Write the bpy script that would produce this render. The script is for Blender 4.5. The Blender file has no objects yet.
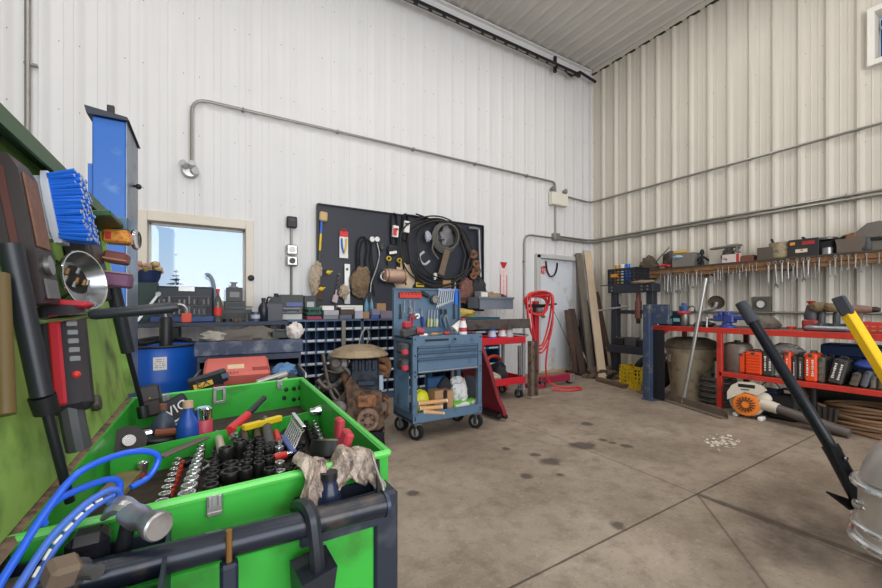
import bpy, bmesh, math, random
from mathutils import Matrix, Vector, Euler
random.seed(7)
R=math.radians
COL=bpy.context.scene.collection
F=393.0; H=1.15; AN=math.atan(236/393); SN,CS=math.sin(AN),math.cos(AN)
RX,BY,HC=6.476,5.10,5.785
def P(px,py,X=None,Y=None,Z=None,d=None):
    """survey helper: a measured direction met with a known wall, shelf or floor plane -> place in the shop"""
    u=(px-441)/F; v=(308-py)/F
    D=(u*CS+SN,-u*SN+CS,v)
    t=d if d is not None else X/D[0] if X is not None else Y/D[1] if Y is not None else (Z-H)/v
    return Vector((D[0]*t,D[1]*t,H+D[2]*t))
def s2l(c):
    c=c/255.0
    return c/12.92 if c<=.04045 else ((c+.055)/1.055)**2.4
MATS={}
def M(name,col=(128,128,128),rough=.55,metal=0.0,var=.18,scale=6.0,dirt=None,damt=.4,bump=0.0,trans=0.0,alpha=1.0):
    if name in MATS: return MATS[name]
    m=bpy.data.materials.new(name); m.use_nodes=True; MATS[name]=m
    nt=m.node_tree; N=nt.nodes; L=nt.links; b=N['Principled BSDF']
    c=[s2l(x) for x in col]
    tc=N.new('ShaderNodeTexCoord'); nz=N.new('ShaderNodeTexNoise'); nz.inputs['Scale'].default_value=scale; nz.inputs['Detail'].default_value=6
    L.new(tc.outputs['Object'],nz.inputs['Vector'])
    mx=N.new('ShaderNodeMix'); mx.data_type='RGBA'
    mx.inputs[6].default_value=[x*(1-var) for x in c]+[1]; mx.inputs[7].default_value=[min(1,x*(1+var)) for x in c]+[1]
    L.new(nz.outputs['Fac'],mx.inputs[0]); out=mx.outputs[2]
    if dirt:
        n2=N.new('ShaderNodeTexNoise'); n2.inputs['Scale'].default_value=scale*1.7; n2.inputs['Detail'].default_value=8
        L.new(tc.outputs['Object'],n2.inputs['Vector'])
        rp=N.new('ShaderNodeValToRGB'); rp.color_ramp.elements[0].position=.62-damt*.35; rp.color_ramp.elements[1].position=.8-damt*.2
        L.new(n2.outputs['Fac'],rp.inputs[0])
        m2=N.new('ShaderNodeMix'); m2.data_type='RGBA'; m2.inputs[7].default_value=[s2l(x) for x in dirt]+[1]
        L.new(out,m2.inputs[6]); L.new(rp.outputs[0],m2.inputs[0]); out=m2.outputs[2]
    L.new(out,b.inputs['Base Color'])
    b.inputs['Roughness'].default_value=rough; b.inputs['Metallic'].default_value=metal
    if trans: b.inputs['Transmission Weight'].default_value=trans
    if alpha<1: b.inputs['Alpha'].default_value=alpha
    if bump:
        bp=N.new('ShaderNodeBump'); bp.inputs['Strength'].default_value=bump; bp.inputs['Distance'].default_value=.01
        n3=N.new('ShaderNodeTexNoise'); n3.inputs['Scale'].default_value=scale*8; L.new(tc.outputs['Object'],n3.inputs['Vector'])
        L.new(n3.outputs['Fac'],bp.inputs['Height']); L.new(bp.outputs[0],b.inputs['Normal'])
    return m
def rot(rx=0,ry=0,rz=0): return Euler((R(rx),R(ry),R(rz))).to_matrix().to_4x4()
def TR(p,rx=0,ry=0,rz=0): return Matrix.Translation(Vector(p))@rot(rx,ry,rz)
def frame(o,z,x=None):
    """matrix at o whose z axis runs along z"""
    z=Vector(z).normalized(); x=Vector(x) if x is not None else (Vector((1,0,0)) if abs(z.x)<.9 else Vector((0,1,0)))
    y=z.cross(x).normalized(); x=y.cross(z)
    m=Matrix((x,y,z)).transposed().to_4x4(); m.translation=Vector(o); return m
class MB:
    def __init__(s,root=None,M0=None):
        s.v=[];s.f=[];s.m=[];s.cur=0;s.mats=[]
        s.M=M0 or (root.matrix_world.inverted() if root is not None else Matrix.Identity(4)); s.st=[]
    def push(s,m): s.st.append(s.M); s.M=s.M@m; return s
    def pop(s): s.M=s.st.pop(); return s
    def mat(s,m):
        if m not in s.mats: s.mats.append(m)
        s.cur=s.mats.index(m); return s
    def add(s,vs,fs):
        o=len(s.v); s.v+=[tuple(s.M@Vector(p)) for p in vs]
        for f in fs: s.f.append([i+o for i in f]); s.m.append(s.cur)
        return s
    def box(s,c,z,bev=0.0,r=None):
        c=Vector(c); hx,hy,hz=[q/2 for q in z]; b=min(bev,hx*.9,hy*.9,hz*.9)
        m=rot(*r) if r else None
        if b<=0:
            vs=[(x*hx,y*hy,w*hz) for x in(-1,1) for y in(-1,1) for w in(-1,1)]
            fs=[(0,1,3,2),(4,6,7,5),(0,4,5,1),(2,3,7,6),(0,2,6,4),(1,5,7,3)]
        else:
            vs=[];ix={}
            for x in(-1,1):
                for y in(-1,1):
                    for w in(-1,1):
                        for a in range(3):
                            p=[x*(hx-b),y*(hy-b),w*(hz-b)]; p[a]=(x,y,w)[a]*(hx,hy,hz)[a]
                            ix[x,y,w,a]=len(vs); vs.append(tuple(p))
            fs=[]
            for a in range(3):
                for sg in(-1,1):
                    k=[]
                    for (p,q) in((-1,-1),(1,-1),(1,1),(-1,1)):
                        t=[p,q]; t.insert(a,sg); k.append(ix[t[0],t[1],t[2],a])
                    fs.append(k)
            for a,bb in((0,1),(0,2),(1,2)):
                c3=3-a-bb
                for sa in(-1,1):
                    for sb in(-1,1):
                        k=[]
                        for w,ax in((-1,a),(1,a),(1,bb),(-1,bb)):
                            t=[0,0,0];t[a]=sa;t[bb]=sb;t[c3]=w;k.append(ix[t[0],t[1],t[2],ax])
                        fs.append(k)
            for x in(-1,1):
                for y in(-1,1):
                    for w in(-1,1): fs.append([ix[x,y,w,a] for a in range(3)])
        vs=[Vector(p) for p in vs]
        if m: vs=[m@p for p in vs]
        return s.add([p+c for p in vs],fs)
    def bar(s,p0,p1,w,h,up=(0,0,1),bev=0):
        p0=Vector(p0);p1=Vector(p1); d=p1-p0
        m=frame((p0+p1)/2,d,Vector(up).cross(d) if Vector(up).cross(d).length>1e-6 else None)
        s.push(m); s.box((0,0,0),(w,h,d.length),bev); return s.pop()
    def rod(s,p0,p1,r0,r1=None,n=12,cap=True):
        p0=Vector(p0);p1=Vector(p1); r1=r0 if r1 is None else r1
        return s.push(frame(p0,p1-p0)).lathe([(r0,0),(r1,(p1-p0).length)],n=n,cap=cap).pop()
    def lathe(s,prof,o=(0,0,0),n=20,cap=True,sq=1.0):
        o=Vector(o);vs=[];fs=[]
        for r,z in prof:
            for k in range(n):
                a=2*math.pi*k/n; vs.append(o+Vector((r*math.cos(a),r*sq*math.sin(a),z)))
        for i in range(len(prof)-1):
            for k in range(n):
                k2=(k+1)%n; fs.append((i*n+k,i*n+k2,(i+1)*n+k2,(i+1)*n+k))
        if cap: fs.append(tuple(range(n-1,-1,-1))); fs.append(tuple((len(prof)-1)*n+k for k in range(n)))
        return s.add(vs,fs)
    def tube(s,pts,r,n=8,smooth=0,closed=False,rr=None):
        pts=[Vector(p) for p in pts]
        if smooth:
            q=[];N_=len(pts)
            rng=range(N_) if closed else range(N_-1)
            for i in rng:
                g=lambda j: pts[j%N_] if closed else pts[max(0,min(N_-1,j))]
                a,b,c,d=g(i-1),g(i),g(i+1),g(i+2)
                for k in range(smooth):
                    t=k/smooth
                    q.append(.5*((2*b)+(c-a)*t+(2*a-5*b+4*c-d)*t*t+(3*b-3*c+d-a)*t**3))
            if not closed: q.append(pts[-1])
            pts=q
        vs=[];fs=[];K=len(pts);up=None
        for i,p in enumerate(pts):
            a=pts[(i-1)%K] if closed or i>0 else p; b=pts[(i+1)%K] if closed or i<K-1 else p
            t=(b-a)
            t=t.normalized() if t.length>1e-9 else Vector((0,0,1))
            if up is None: up=Vector((0,0,1)) if abs(t.z)<.9 else Vector((1,0,0))
            x=up.cross(t)
            if x.length<1e-6: x=Vector((1,0,0)).cross(t)
            x.normalize(); y=t.cross(x); up=y
            ra=r if rr is None else r*rr(i/(K-1))
            for k in range(n):
                an=2*math.pi*k/n; vs.append(p+x*math.cos(an)*ra+y*math.sin(an)*ra)
        for i in range(K if closed else K-1):
            j=(i+1)%K
            for k in range(n):
                k2=(k+1)%n; fs.append((i*n+k,i*n+k2,j*n+k2,j*n+k))
        if not closed: fs.append(tuple(range(n-1,-1,-1))); fs.append(tuple((K-1)*n+k for k in range(n)))
        return s.add(vs,fs)
    def ring(s,c,ax,R0,r,n=24,k=8,arc=(0,360),sq=1.0):
        m=frame(c,ax); full=abs(arc[1]-arc[0])>=360
        pts=[m@Vector((R0*math.cos(R(arc[0]+(arc[1]-arc[0])*i/n)),R0*sq*math.sin(R(arc[0]+(arc[1]-arc[0])*i/n)),0)) for i in range(n if full else n+1)]
        return s.tube(pts,r,k,closed=full)
    def prism(s,poly,t,m=None):
        """2d outline in local xy, thickness t along local z"""
        n=len(poly); vs=[(x,y,0) for x,y in poly]+[(x,y,t) for x,y in poly]
        fs=[tuple(range(n-1,-1,-1)),tuple(range(n,2*n))]+[(i,(i+1)%n,(i+1)%n+n,i+n) for i in range(n)]
        if m is not None: s.push(m)
        s.add(vs,fs)
        if m is not None: s.pop()
        return s
    def hexa(s,b,t):
        """four bottom and four top corners"""
        return s.add(list(b)+list(t),[(3,2,1,0),(4,5,6,7),(0,1,5,4),(1,2,6,5),(2,3,7,6),(3,0,4,7)])
    def ball(s,c,r,n=12,k=8,z=None):
        c=Vector(c); r=(r,r,r) if not hasattr(r,'__len__') else r
        pr=[]
        vs=[];fs=[]
        for i in range(k+1):
            a=-math.pi/2+math.pi*i/k
            for j in range(n):
                b=2*math.pi*j/n; vs.append(c+Vector((r[0]*math.cos(a)*math.cos(b),r[1]*math.cos(a)*math.sin(b),r[2]*math.sin(a))))
        for i in range(k):
            for j in range(n):
                j2=(j+1)%n; fs.append((i*n+j,i*n+j2,(i+1)*n+j2,(i+1)*n+j))
        return s.add(vs,fs)
    def blob(s,c,r,amp=.25,seed=0,n=18,k=12,flat=None,fr=2.2):
        """crumpled lump (rag, bag): a ball pushed about by folded sines"""
        rd=random.Random(seed); ph=[(rd.uniform(0,6.3),rd.uniform(.6,1.6)*fr,Vector((rd.uniform(-1,1),rd.uniform(-1,1),rd.uniform(-1,1))).normalized()) for _ in range(7)]
        c=Vector(c);vs=[];fs=[]
        for i in range(k+1):
            a=-math.pi/2+math.pi*i/k
            for j in range(n):
                b=2*math.pi*j/n; u=Vector((math.cos(a)*math.cos(b),math.cos(a)*math.sin(b),math.sin(a)))
                q=1+amp*sum(abs(math.sin(p+f_*2*u.dot(d)))-.6 for p,f_,d in ph)/2.2
                w=Vector((u.x*r[0]*q,u.y*r[1]*q,u.z*r[2]*q))
                if flat is not None: w.z=max(w.z,flat)
                vs.append(c+w)
        for i in range(k):
            for j in range(n):
                j2=(j+1)%n; fs.append((i*n+j,i*n+j2,(i+1)*n+j2,(i+1)*n+j))
        return s.add(vs,fs)
    def text(s,body,m,size=.1,ext=.001,font_x=1.0,bold=0):
        """lettering as geometry; m places its centre (x right, y up)"""
        c=bpy.data.curves.new('lettering','FONT'); c.body=body; c.size=size; c.extrude=ext; c.align_x='CENTER'; c.align_y='CENTER'; c.resolution_u=3; c.offset=bold
        o=bpy.data.objects.new('lettering',c); COL.objects.link(o); bpy.context.view_layer.update()
        me=o.to_mesh(); vs=[(v.co.x*font_x,v.co.y,v.co.z) for v in me.vertices]; fs=[tuple(p.vertices) for p in me.polygons]
        o.to_mesh_clear(); bpy.data.objects.remove(o); bpy.data.curves.remove(c)
        s.push(m); s.add(vs,fs); return s.pop()
    def mesh(s,name,sharp=35):
        me=bpy.data.meshes.new(name); me.from_pydata(s.v,[],s.f)
        for m in s.mats: me.materials.append(m)
        me.polygons.foreach_set('material_index',s.m)
        bm=bmesh.new(); bm.from_mesh(me); bmesh.ops.remove_doubles(bm,verts=bm.verts,dist=1e-6)
        bmesh.ops.recalc_face_normals(bm,faces=bm.faces); bm.to_mesh(me); bm.free()
        me.polygons.foreach_set('use_smooth',[True]*len(me.polygons)); me.set_sharp_from_angle(angle=R(sharp)); me.update()
        return me
def tag(o,label=None,cat=None,group=None,kind=None):
    if label: o['label']=label
    if cat: o['category']=cat
    if group: o['group']=group
    if kind: o['kind']=kind
    return o
def thing(name,loc,label,cat,group=None,rz=0,rx=0,ry=0):
    o=bpy.data.objects.new(name,None); COL.objects.link(o); o.empty_display_size=.05
    o.location=loc; o.rotation_euler=(R(rx),R(ry),R(rz)); o.matrix_world=TR(loc,rx,ry,rz)
    return tag(o,label,cat,group)
def part(name,mb,parent,mat=None,label=None,kind=None,sharp=35):
    if mat is not None: mb.mats=[mat]; mb.m=[0]*len(mb.f)
    o=bpy.data.objects.new(name,mb.mesh(name,sharp)); COL.objects.link(o); o.parent=parent
    return tag(o,label,None,None,kind)
def solo(name,mb,label,cat,mat=None,group=None,kind=None,sharp=35):
    """a thing that is one mesh; its origin goes to the middle of its base"""
    if mat is not None: mb.mats=[mat]; mb.m=[0]*len(mb.f)
    xs,ys,zs=zip(*mb.v); o0=Vector(((min(xs)+max(xs))/2,(min(ys)+max(ys))/2,min(zs)))
    mb.v=[tuple(Vector(p)-o0) for p in mb.v]
    o=bpy.data.objects.new(name,mb.mesh(name,sharp)); COL.objects.link(o); o.location=o0
    return tag(o,label,cat,group,kind)
def struct(name,mb,mat=None,parent=None):
    if mat is not None: mb.mats=[mat]; mb.m=[0]*len(mb.f)
    o=bpy.data.objects.new(name,mb.mesh(name)); COL.objects.link(o)
    if parent: o.parent=parent
    else: o['kind']='structure'
    return o
def dup(root,loc,rz=None,label=None,group=None,scale=None,rotation=None):
    r=root.copy(); COL.objects.link(r); r.location=loc
    if rz is not None: r.rotation_euler=(0,0,R(rz))
    if rotation is not None: r.rotation_euler=rotation
    if scale: r.scale=(scale,)*3 if not hasattr(scale,'__len__') else scale
    if label: r['label']=label
    if group: r['group']=group
    for ch in list(root.children):
        c=ch.copy(); COL.objects.link(c); c.parent=r
        for g in list(ch.children):
            d=g.copy(); COL.objects.link(d); d.parent=c
    return r
def bend(pts,r,k=5):
    """straight runs with rounded corners"""
    pts=[Vector(p) for p in pts]; out=[pts[0]]
    for i in range(1,len(pts)-1):
        a=(pts[i-1]-pts[i]);b=(pts[i+1]-pts[i]); q=min(r,a.length*.49,b.length*.49); a=pts[i]+a.normalized()*q; b=pts[i]+b.normalized()*q
        for j in range(k+1):
            t=j/k; out.append(a*(1-t)**2+pts[i]*2*t*(1-t)+b*t*t)
    return out+[pts[-1]]
def RB(x0,x1,yt,yb,Y):
    yt,yb=min(yt,yb),max(yt,yb)
    xm=(x0+x1)/2
    return P(x0,yb,Y=Y).x,P(x1,yb,Y=Y).x,P(xm,yb,Y=Y).z,P(xm,yt,Y=Y).z
def RR(x0,x1,yt,yb,X):
    yt,yb=min(yt,yb),max(yt,yb)
    xm=(x0+x1)/2
    return P(x1,yb,X=X).y,P(x0,yb,X=X).y,P(xm,yb,X=X).z,P(xm,yt,X=X).z
# ------------------------------------------------------------------ materials
white=M('white_painted_steel',(226,222,214),.5,var=.03,scale=3)
backw=M('white_wall_panel',(216,216,216),.45,var=.04,scale=2.0)
rightw=M('cream_wall_panel',(202,196,184),.45,var=.05,scale=2.0)
ceilm=M('ceiling_panel',(196,192,186),.5,var=.04,scale=2)
screwm=M('screw_grey',(120,112,104),.5,.6)
galv=M('galvanised_steel',(150,148,142),.4,.7,var=.1)
black=M('black_plastic',(24,25,28),.45,var=.3)
rubber=M('black_rubber',(20,20,22),.8,var=.3)
dark=M('dark_steel',(45,46,50),.45,.6,var=.25,dirt=(70,55,45),damt=.2)
steel=M('worn_steel',(150,150,150),.35,.85,var=.2,dirt=(90,80,70),damt=.2)
chrome=M('chrome',(215,216,218),.12,1,var=.05)
alu=M('dull_aluminium',(185,185,182),.35,.8,var=.1)
red=M('red_paint',(190,40,32),.45,var=.12,dirt=(110,40,35),damt=.3)
redpl=M('red_plastic',(205,50,42),.5,var=.1)
green=M('bright_green_paint',(52,168,56),.4,var=.1,scale=5,dirt=(50,112,34),damt=.22)
greenlid=M('grimy_green_paint',(138,174,86),.45,var=.16,scale=5,dirt=(74,92,42),damt=.42)
greendk=M('dark_green_edge',(36,78,36),.5,var=.2)
navy=M('navy_paint',(34,46,68),.5,var=.2,dirt=(90,95,105),damt=.15)
blue=M('strong_blue_paint',(18,98,190),.4,var=.12,scale=5,dirt=(110,150,190),damt=.1)
drumblue=M('blue_drum_plastic',(20,92,190),.4,var=.12)
cartblue=M('grey_blue_paint',(84,110,134),.45,var=.08,dirt=(60,80,100),damt=.2)
teal=M('teal_paint',(22,92,120),.5,var=.15)
binblue=M('dark_blue_bins',(40,80,126),.55,var=.15)
yellow=M('yellow_plastic',(222,190,30),.5,var=.12,dirt=(120,100,40),damt=.15)
orange=M('orange_plastic',(232,84,30),.5,var=.1)
wood=M('raw_wood',(190,160,118),.7,var=.18,scale=9)
oldwood=M('grey_old_wood',(110,90,72),.8,var=.25,scale=9)
brownwood=M('dark_brown_board',(78,56,44),.75,var=.3,scale=8)
shelfwood=M('stained_shelf_board',(132,96,62),.7,var=.3,scale=8,dirt=(90,60,35),damt=.35)
rust=M('rusty_iron',(128,88,62),.8,.3,var=.35,scale=14,dirt=(66,52,46),damt=.45)
engblk=M('oily_engine_blue',(44,54,70),.5,.4,var=.4,scale=12,dirt=(30,26,24),damt=.5)
grey=M('grey_plastic',(128,130,132),.55,var=.12)
dkgrey=M('charcoal_plastic',(66,68,70),.55,var=.15)
ltgrey=M('pale_grey_plastic',(182,184,184),.5,var=.1)
beige=M('beige_plastic',(168,156,132),.6,var=.12,dirt=(110,98,80),damt=.3)
paper=M('white_paper',(232,230,224),.7,var=.04)
card=M('brown_card',(172,134,98),.8,var=.12)
rag=M('dirty_cloth',(176,160,140),.9,var=.25,scale=18,dirt=(110,90,74),damt=.3)
ragw=M('white_cloth',(218,218,218),.9,var=.12,scale=14,dirt=(130,130,134),damt=.25)
ragd=M('dark_cloth',(50,50,56),.9,var=.3,scale=14)
lime=M('lime_green_card',(120,196,70),.6,var=.08)
bluetx=M('bright_blue_plastic',(40,104,210),.4,var=.1)
maroon=M('maroon_vinyl',(122,22,38),.4,var=.12)
brass=M('old_brass',(150,110,60),.45,.6,var=.25)
glassm=M('clear_glass',(240,246,250),.02,0,0,trans=1.0)
pclear=M('clear_plastic',(222,214,204),.25,0,.06,trans=.55,bump=.3)
pink=M('faded_red_vinyl',(178,52,66),.55,var=.15,dirt=(120,50,56),damt=.25)
# ------------------------------------------------------------------ shell
def corr(mb,axis,c,sgn,rects,p,ph,rh=.032):
    """ribbed sheet; axis 'x' = runs along x at y=c (ribs towards sgn), 'y' = along y at x=c"""
    prof=[(-.046,0),(-.014,rh),(.014,rh),(.046,0),(.080,0),(.085,.004),(.093,.004),(.098,0),(.152,0),(.157,.004),(.165,.004),(.170,0)]
    for t0,t1,z0,z1 in rects:
        pts=[]
        k=math.floor((t0-ph)/p)-1
        while ph+k*p-.05<t1:
            for a,b in prof:
                t=ph+k*p+a
                if t0<t<t1: pts.append((t,b))
            k+=1
        def hgt(t):
            r=((t-ph+.06)%p)-.06; q=0.0
            for (a0,b0),(a1,b1) in zip(prof,prof[1:]):
                if a0<=r<=a1: q=b0+(b1-b0)*(r-a0)/(a1-a0)
            return q
        pts=[(t0,hgt(t0))]+pts+[(t1,hgt(t1))]
        vs=[];fs=[]
        for t,b in pts:
            for z in(z0,z1):
                vs.append((t,c+sgn*b,z) if axis=='x' else (c+sgn*b,t,z) if axis=='y' else (t,z,c+sgn*b))
        for i in range(len(pts)-1): fs.append((2*i,2*i+1,2*i+3,2*i+2))
        mb.add(vs,fs)
def screws(mb,axis,c,sgn,t0,t1,p,ph,zs,skip):
    mb.mat(screwm); k=math.ceil((t0-ph)/p)
    while ph+k*p<t1:
        for z in zs:
            t=ph+k*p+(.05 if k%2 else -.05)
            if not skip(t,z):
                a=(t,c,z) if axis=='x' else (c,t,z); b=(t,c+sgn*.006,z) if axis=='x' else (c+sgn*.006,t,z)
                mb.rod(a,b,.0045,n=6)
        k+=1
# openings
WX0,WX1,WZ0,WZ1=-.56,.45,1.185,2.11     # window
DX0,DX1,DZ1=5.04,5.99,2.05              # door
VY0,VY1,VZ0,VZ1=.62,1.27,3.93,4.46      # vent in right wall
fl=MB(); fl.add([(-5,-5,0),(RX+.1,-5,0),(RX+.1,BY+.1,0),(-5,BY+.1,0)],[(0,1,2,3)])
def concrete():
    m=bpy.data.materials.new('stained_concrete'); m.use_nodes=True; nt=m.node_tree; N=nt.nodes; L=nt.links; b=N['Principled BSDF']
    tc=N.new('ShaderNodeTexCoord')
    def noise(sc,det=8,ro=.6,vec=None):
        n=N.new('ShaderNodeTexNoise'); n.inputs['Scale'].default_value=sc; n.inputs['Detail'].default_value=det; n.inputs['Roughness'].default_value=ro
        L.new(vec or tc.outputs['Object'],n.inputs['Vector']); return n.outputs['Fac']
    def ramp(x,a,b_,c0=(0,0,0,1),c1=(1,1,1,1)):
        r=N.new('ShaderNodeValToRGB'); r.color_ramp.elements[0].position=a; r.color_ramp.elements[1].position=b_; r.color_ramp.elements[0].color=c0; r.color_ramp.elements[1].color=c1
        L.new(x,r.inputs[0]); return r.outputs[0]
    def mix(f,a,col,amt=1.0):
        x=N.new('ShaderNodeMix'); x.data_type='RGBA'; mm=N.new('ShaderNodeMath'); mm.operation='MULTIPLY'; L.new(f,mm.inputs[0]); mm.inputs[1].default_value=amt
        L.new(mm.outputs[0],x.inputs[0]); L.new(a,x.inputs[6]); x.inputs[7].default_value=[s2l(q) for q in col]+[1]; return x.outputs[2]
    base=ramp(noise(1.3),.3,.7,[s2l(q) for q in(126,112,96)]+[1],[s2l(q) for q in(166,152,136)]+[1])
    base=mix(ramp(noise(9),.48,.7),base,(100,84,70),.5)
    base=mix(ramp(noise(3.1,6,.7),.52,.68),base,(92,78,64),.4)
    base=mix(ramp(noise(38,5,.7),.55,.72),base,(190,178,164),.4)
    base=mix(ramp(noise(55,3,.6),.60,.70),base,(86,76,68),.5)
    sp=N.new('ShaderNodeSeparateXYZ'); L.new(tc.outputs['Object'],sp.inputs[0])
    def ma(op,a,b_=None,c=None):
        x=N.new('ShaderNodeMath'); x.operation=op
        for i,q in enumerate((a,b_,c)):
            if q is None: continue
            if isinstance(q,(int,float)): x.inputs[i].default_value=q
            else: L.new(q,x.inputs[i])
        return x.outputs[0]
    nz=noise(2.2,5); wob=ma('MULTIPLY_ADD',noise(.9,3),.5,-.25)
    # darker, browner band of tyre grime near the vehicle
    gx=ma('SUBTRACT',ma('ADD',sp.outputs[0],wob),2.75); gy=ma('SUBTRACT',ma('ADD',sp.outputs[1],wob),.75)
    dd=ma('SQRT',ma('ADD',ma('MULTIPLY',gx,ma('MULTIPLY',gx,.8)),ma('MULTIPLY',ma('MULTIPLY',gy,gy),5)))
    base=mix(ma('MULTIPLY',ramp(dd,.2,1.5,(1,1,1,1),(0,0,0,1)),ramp(nz,.32,.6)),base,(54,42,32),.9)
    # oil blots: (x, y, radius)
    for x,y,r in OIL:
        a=ma('SUBTRACT',sp.outputs[0],x); c=ma('SUBTRACT',sp.outputs[1],y)
        d=ma('SQRT',ma('ADD',ma('MULTIPLY',a,a),ma('MULTIPLY',c,c)))
        d=ma('ADD',d,ma('MULTIPLY_ADD',noise(7,4),r*1.6,-r*.8))
        base=mix(ramp(d,r*.55,r*1.05,(1,1,1,1),(0,0,0,1)),base,(52,44,40),.75)
    # saw-cut joints, a crack and one wide dark streak: a*x+b*y=c
    for a,b_,c,w,amt,lim in FLOOR_LINES:
        d=ma('ABSOLUTE',ma('SUBTRACT',ma('ADD',ma('MULTIPLY',sp.outputs[0],a),ma('MULTIPLY',sp.outputs[1],b_)),c))
        d=ma('ADD',d,ma('MULTIPLY_ADD',noise(14,3),.006,-.003))
        fac=ramp(d,w,w*2.2,(1,1,1,1),(0,0,0,1))
        if lim: fac=ma('MULTIPLY',fac,ramp(ma('SUBTRACT',ma('ADD',ma('MULTIPLY',sp.outputs[0],lim[0]),ma('MULTIPLY',sp.outputs[1],lim[1])),lim[2]),0.0,.02))
        base=mix(fac,base,(48,40,34),amt)
    L.new(base,b.inputs['Base Color']); b.inputs['Roughness'].default_value=.62
    bp=N.new('ShaderNodeBump'); bp.inputs['Strength'].default_value=.25; bp.inputs['Distance'].default_value=.004; L.new(noise(60),bp.inputs['Height']); L.new(bp.outputs[0],b.inputs['Normal'])
    return m
OIL=[(P(x,y,Z=0).x,P(x,y,Z=0).y,r) for x,y,r in((583,446,.12),(548,461,.085),(603,440,.05),(535,455,.05),(525,476,.05),(413,493,.045),(626,446,.06),(612,443,.05),(587,424,.07),(617,525,.05),(506,449,.04),(560,475,.04))]
def jl(p,q,w,amt,lim=False):
    a=P(*p,Z=0);b=P(*q,Z=0);d=(b-a).normalized(); n=(-d.y,d.x); return (n[0],n[1],n[0]*a.x+n[1]*a.y,w,amt,(d.x,d.y,d.x*a.x+d.y*a.y) if lim else None)
FLOOR_LINES=[jl((510,588),(697,494),.0035,.85),jl((600,455),(697,494),.003,.6),jl((697,494),(882,562),.016,.6,True),jl((697,494),(768,588),.004,.5,True)]
struct('floor',fl,concrete())
mb=MB().mat(backw)
corr(mb,'x',BY,-1,[(-5,WX0,0,HC),(WX0,WX1,0,WZ0),(WX0,WX1,WZ1,HC),(WX1,DX0,0,HC),(DX0,DX1,DZ1,HC),(DX1,RX,0,HC)],.2488,-.003,.014)
screws(mb,'x',BY,-1,-4.5,RX,.2488,-.003,[.4,1.05,1.75,2.4,3.05,3.7,4.35,5.0],lambda t,z:(WX0-.08<t<WX1+.08 and WZ0-.1<z<WZ1+.1) or (DX0-.1<t<DX1+.1 and z<DZ1+.1))
struct('wall_back',mb)
mb=MB().mat(rightw)
corr(mb,'y',RX,-1,[(-5,VY0,0,HC),(VY0,VY1,0,VZ0),(VY0,VY1,VZ1,HC),(VY1,BY,0,HC)],.262,1.402)
screws(mb,'y',RX,-1,-4.5,BY,.262,1.402,[.4,1.05,1.75,2.4,3.05,3.7,4.35,5.0],lambda t,z:(VY0-.1<t<VY1+.1 and VZ0-.1<z<VZ1+.1))
struct('wall_right',mb)
mb=MB(); corr(mb,'c',HC,-1,[(-5,RX,-5,BY)],.233,-.11,.024); struct('ceiling',mb,ceilm)
mb=MB(); corr(mb,'y',-5,1,[(-5,BY,0,HC)],.262,1.4); struct('wall_left',mb,rightw)
mb=MB(); mb.box((.7,-5.05,4.9),(11.6,.1,1.8)); mb.box((-4.2,-5.05,2),(1.6,.1,4)); mb.box((5.8,-5.05,2),(1.6,.1,4)); struct('wall_front',mb,rightw)
# corner and ceiling trims
mb=MB(); mb.box((RX-.03,BY-.03,HC/2),(.06,.06,HC)); struct('trim_1',mb,backw)
mb=MB(); mb.box(((RX-5)/2,BY-.012,HC-.10),(RX+5,.024,.16)); mb.mat(dark)
k=-4.9
mb.mat(backw); mb.box(((RX-5)/2,BY-.04,HC-.045),(RX+5,.08,.02)); mb.mats[0]=backw
mb.mat(dark)
while k<RX-.1: mb.box((k+.08,BY-.03,HC-.028),(.15,.05,.012)); k+=.233
struct('trim_2',mb)
mb=MB().mat(rightw); mb.box((RX-.02,0,HC-.06),(.04,10,.09)); mb.mat(dark); k=-4.8
while k<BY-.2: mb.box((RX-.022,k+.13,HC-.11),(.045,.18,.012)); k+=.262
struct('trim_3',mb)
# window: deep cream frame, pane, outside ground
mb=MB(); t=.085; y0,y1=BY-.03,BY+.16
for (x0,x1,z0,z1) in((WX0-.05,WX0+.045,WZ0-.02,WZ1+.06),(WX1-.045,WX1+.04,WZ0-.02,WZ1+.06),(WX0+.045,WX1-.045,WZ1-.045,WZ1+.06),(WX0+.045,WX1-.045,WZ0-.02,WZ0+.03)):
    mb.box(((x0+x1)/2,(y0+y1)/2,(z0+z1)/2),(x1-x0,y1-y0,z1-z0),.006)
cream=M('cream_window_trim',(216,208,194),.5,var=.05)
w=struct('window_1',mb,cream)
mb=MB(); mb.box(((WX0+WX1)/2,BY+.13,(WZ0+WZ1)/2),(WX1-WX0-.09,.006,WZ1-WZ0-.07)); part('pane',mb,w,glassm)
mb=MB()
for x in(WX0+.055,WX1-.055): mb.box((x,BY+.13,(WZ0+WZ1)/2),(.02,.03,WZ1-WZ0-.08))
for z in(WZ0+.04,WZ1-.055): mb.box(((WX0+WX1)/2,BY+.13,z),(WX1-WX0-.1,.03,.02))
part('sash',mb,w,white)
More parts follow.
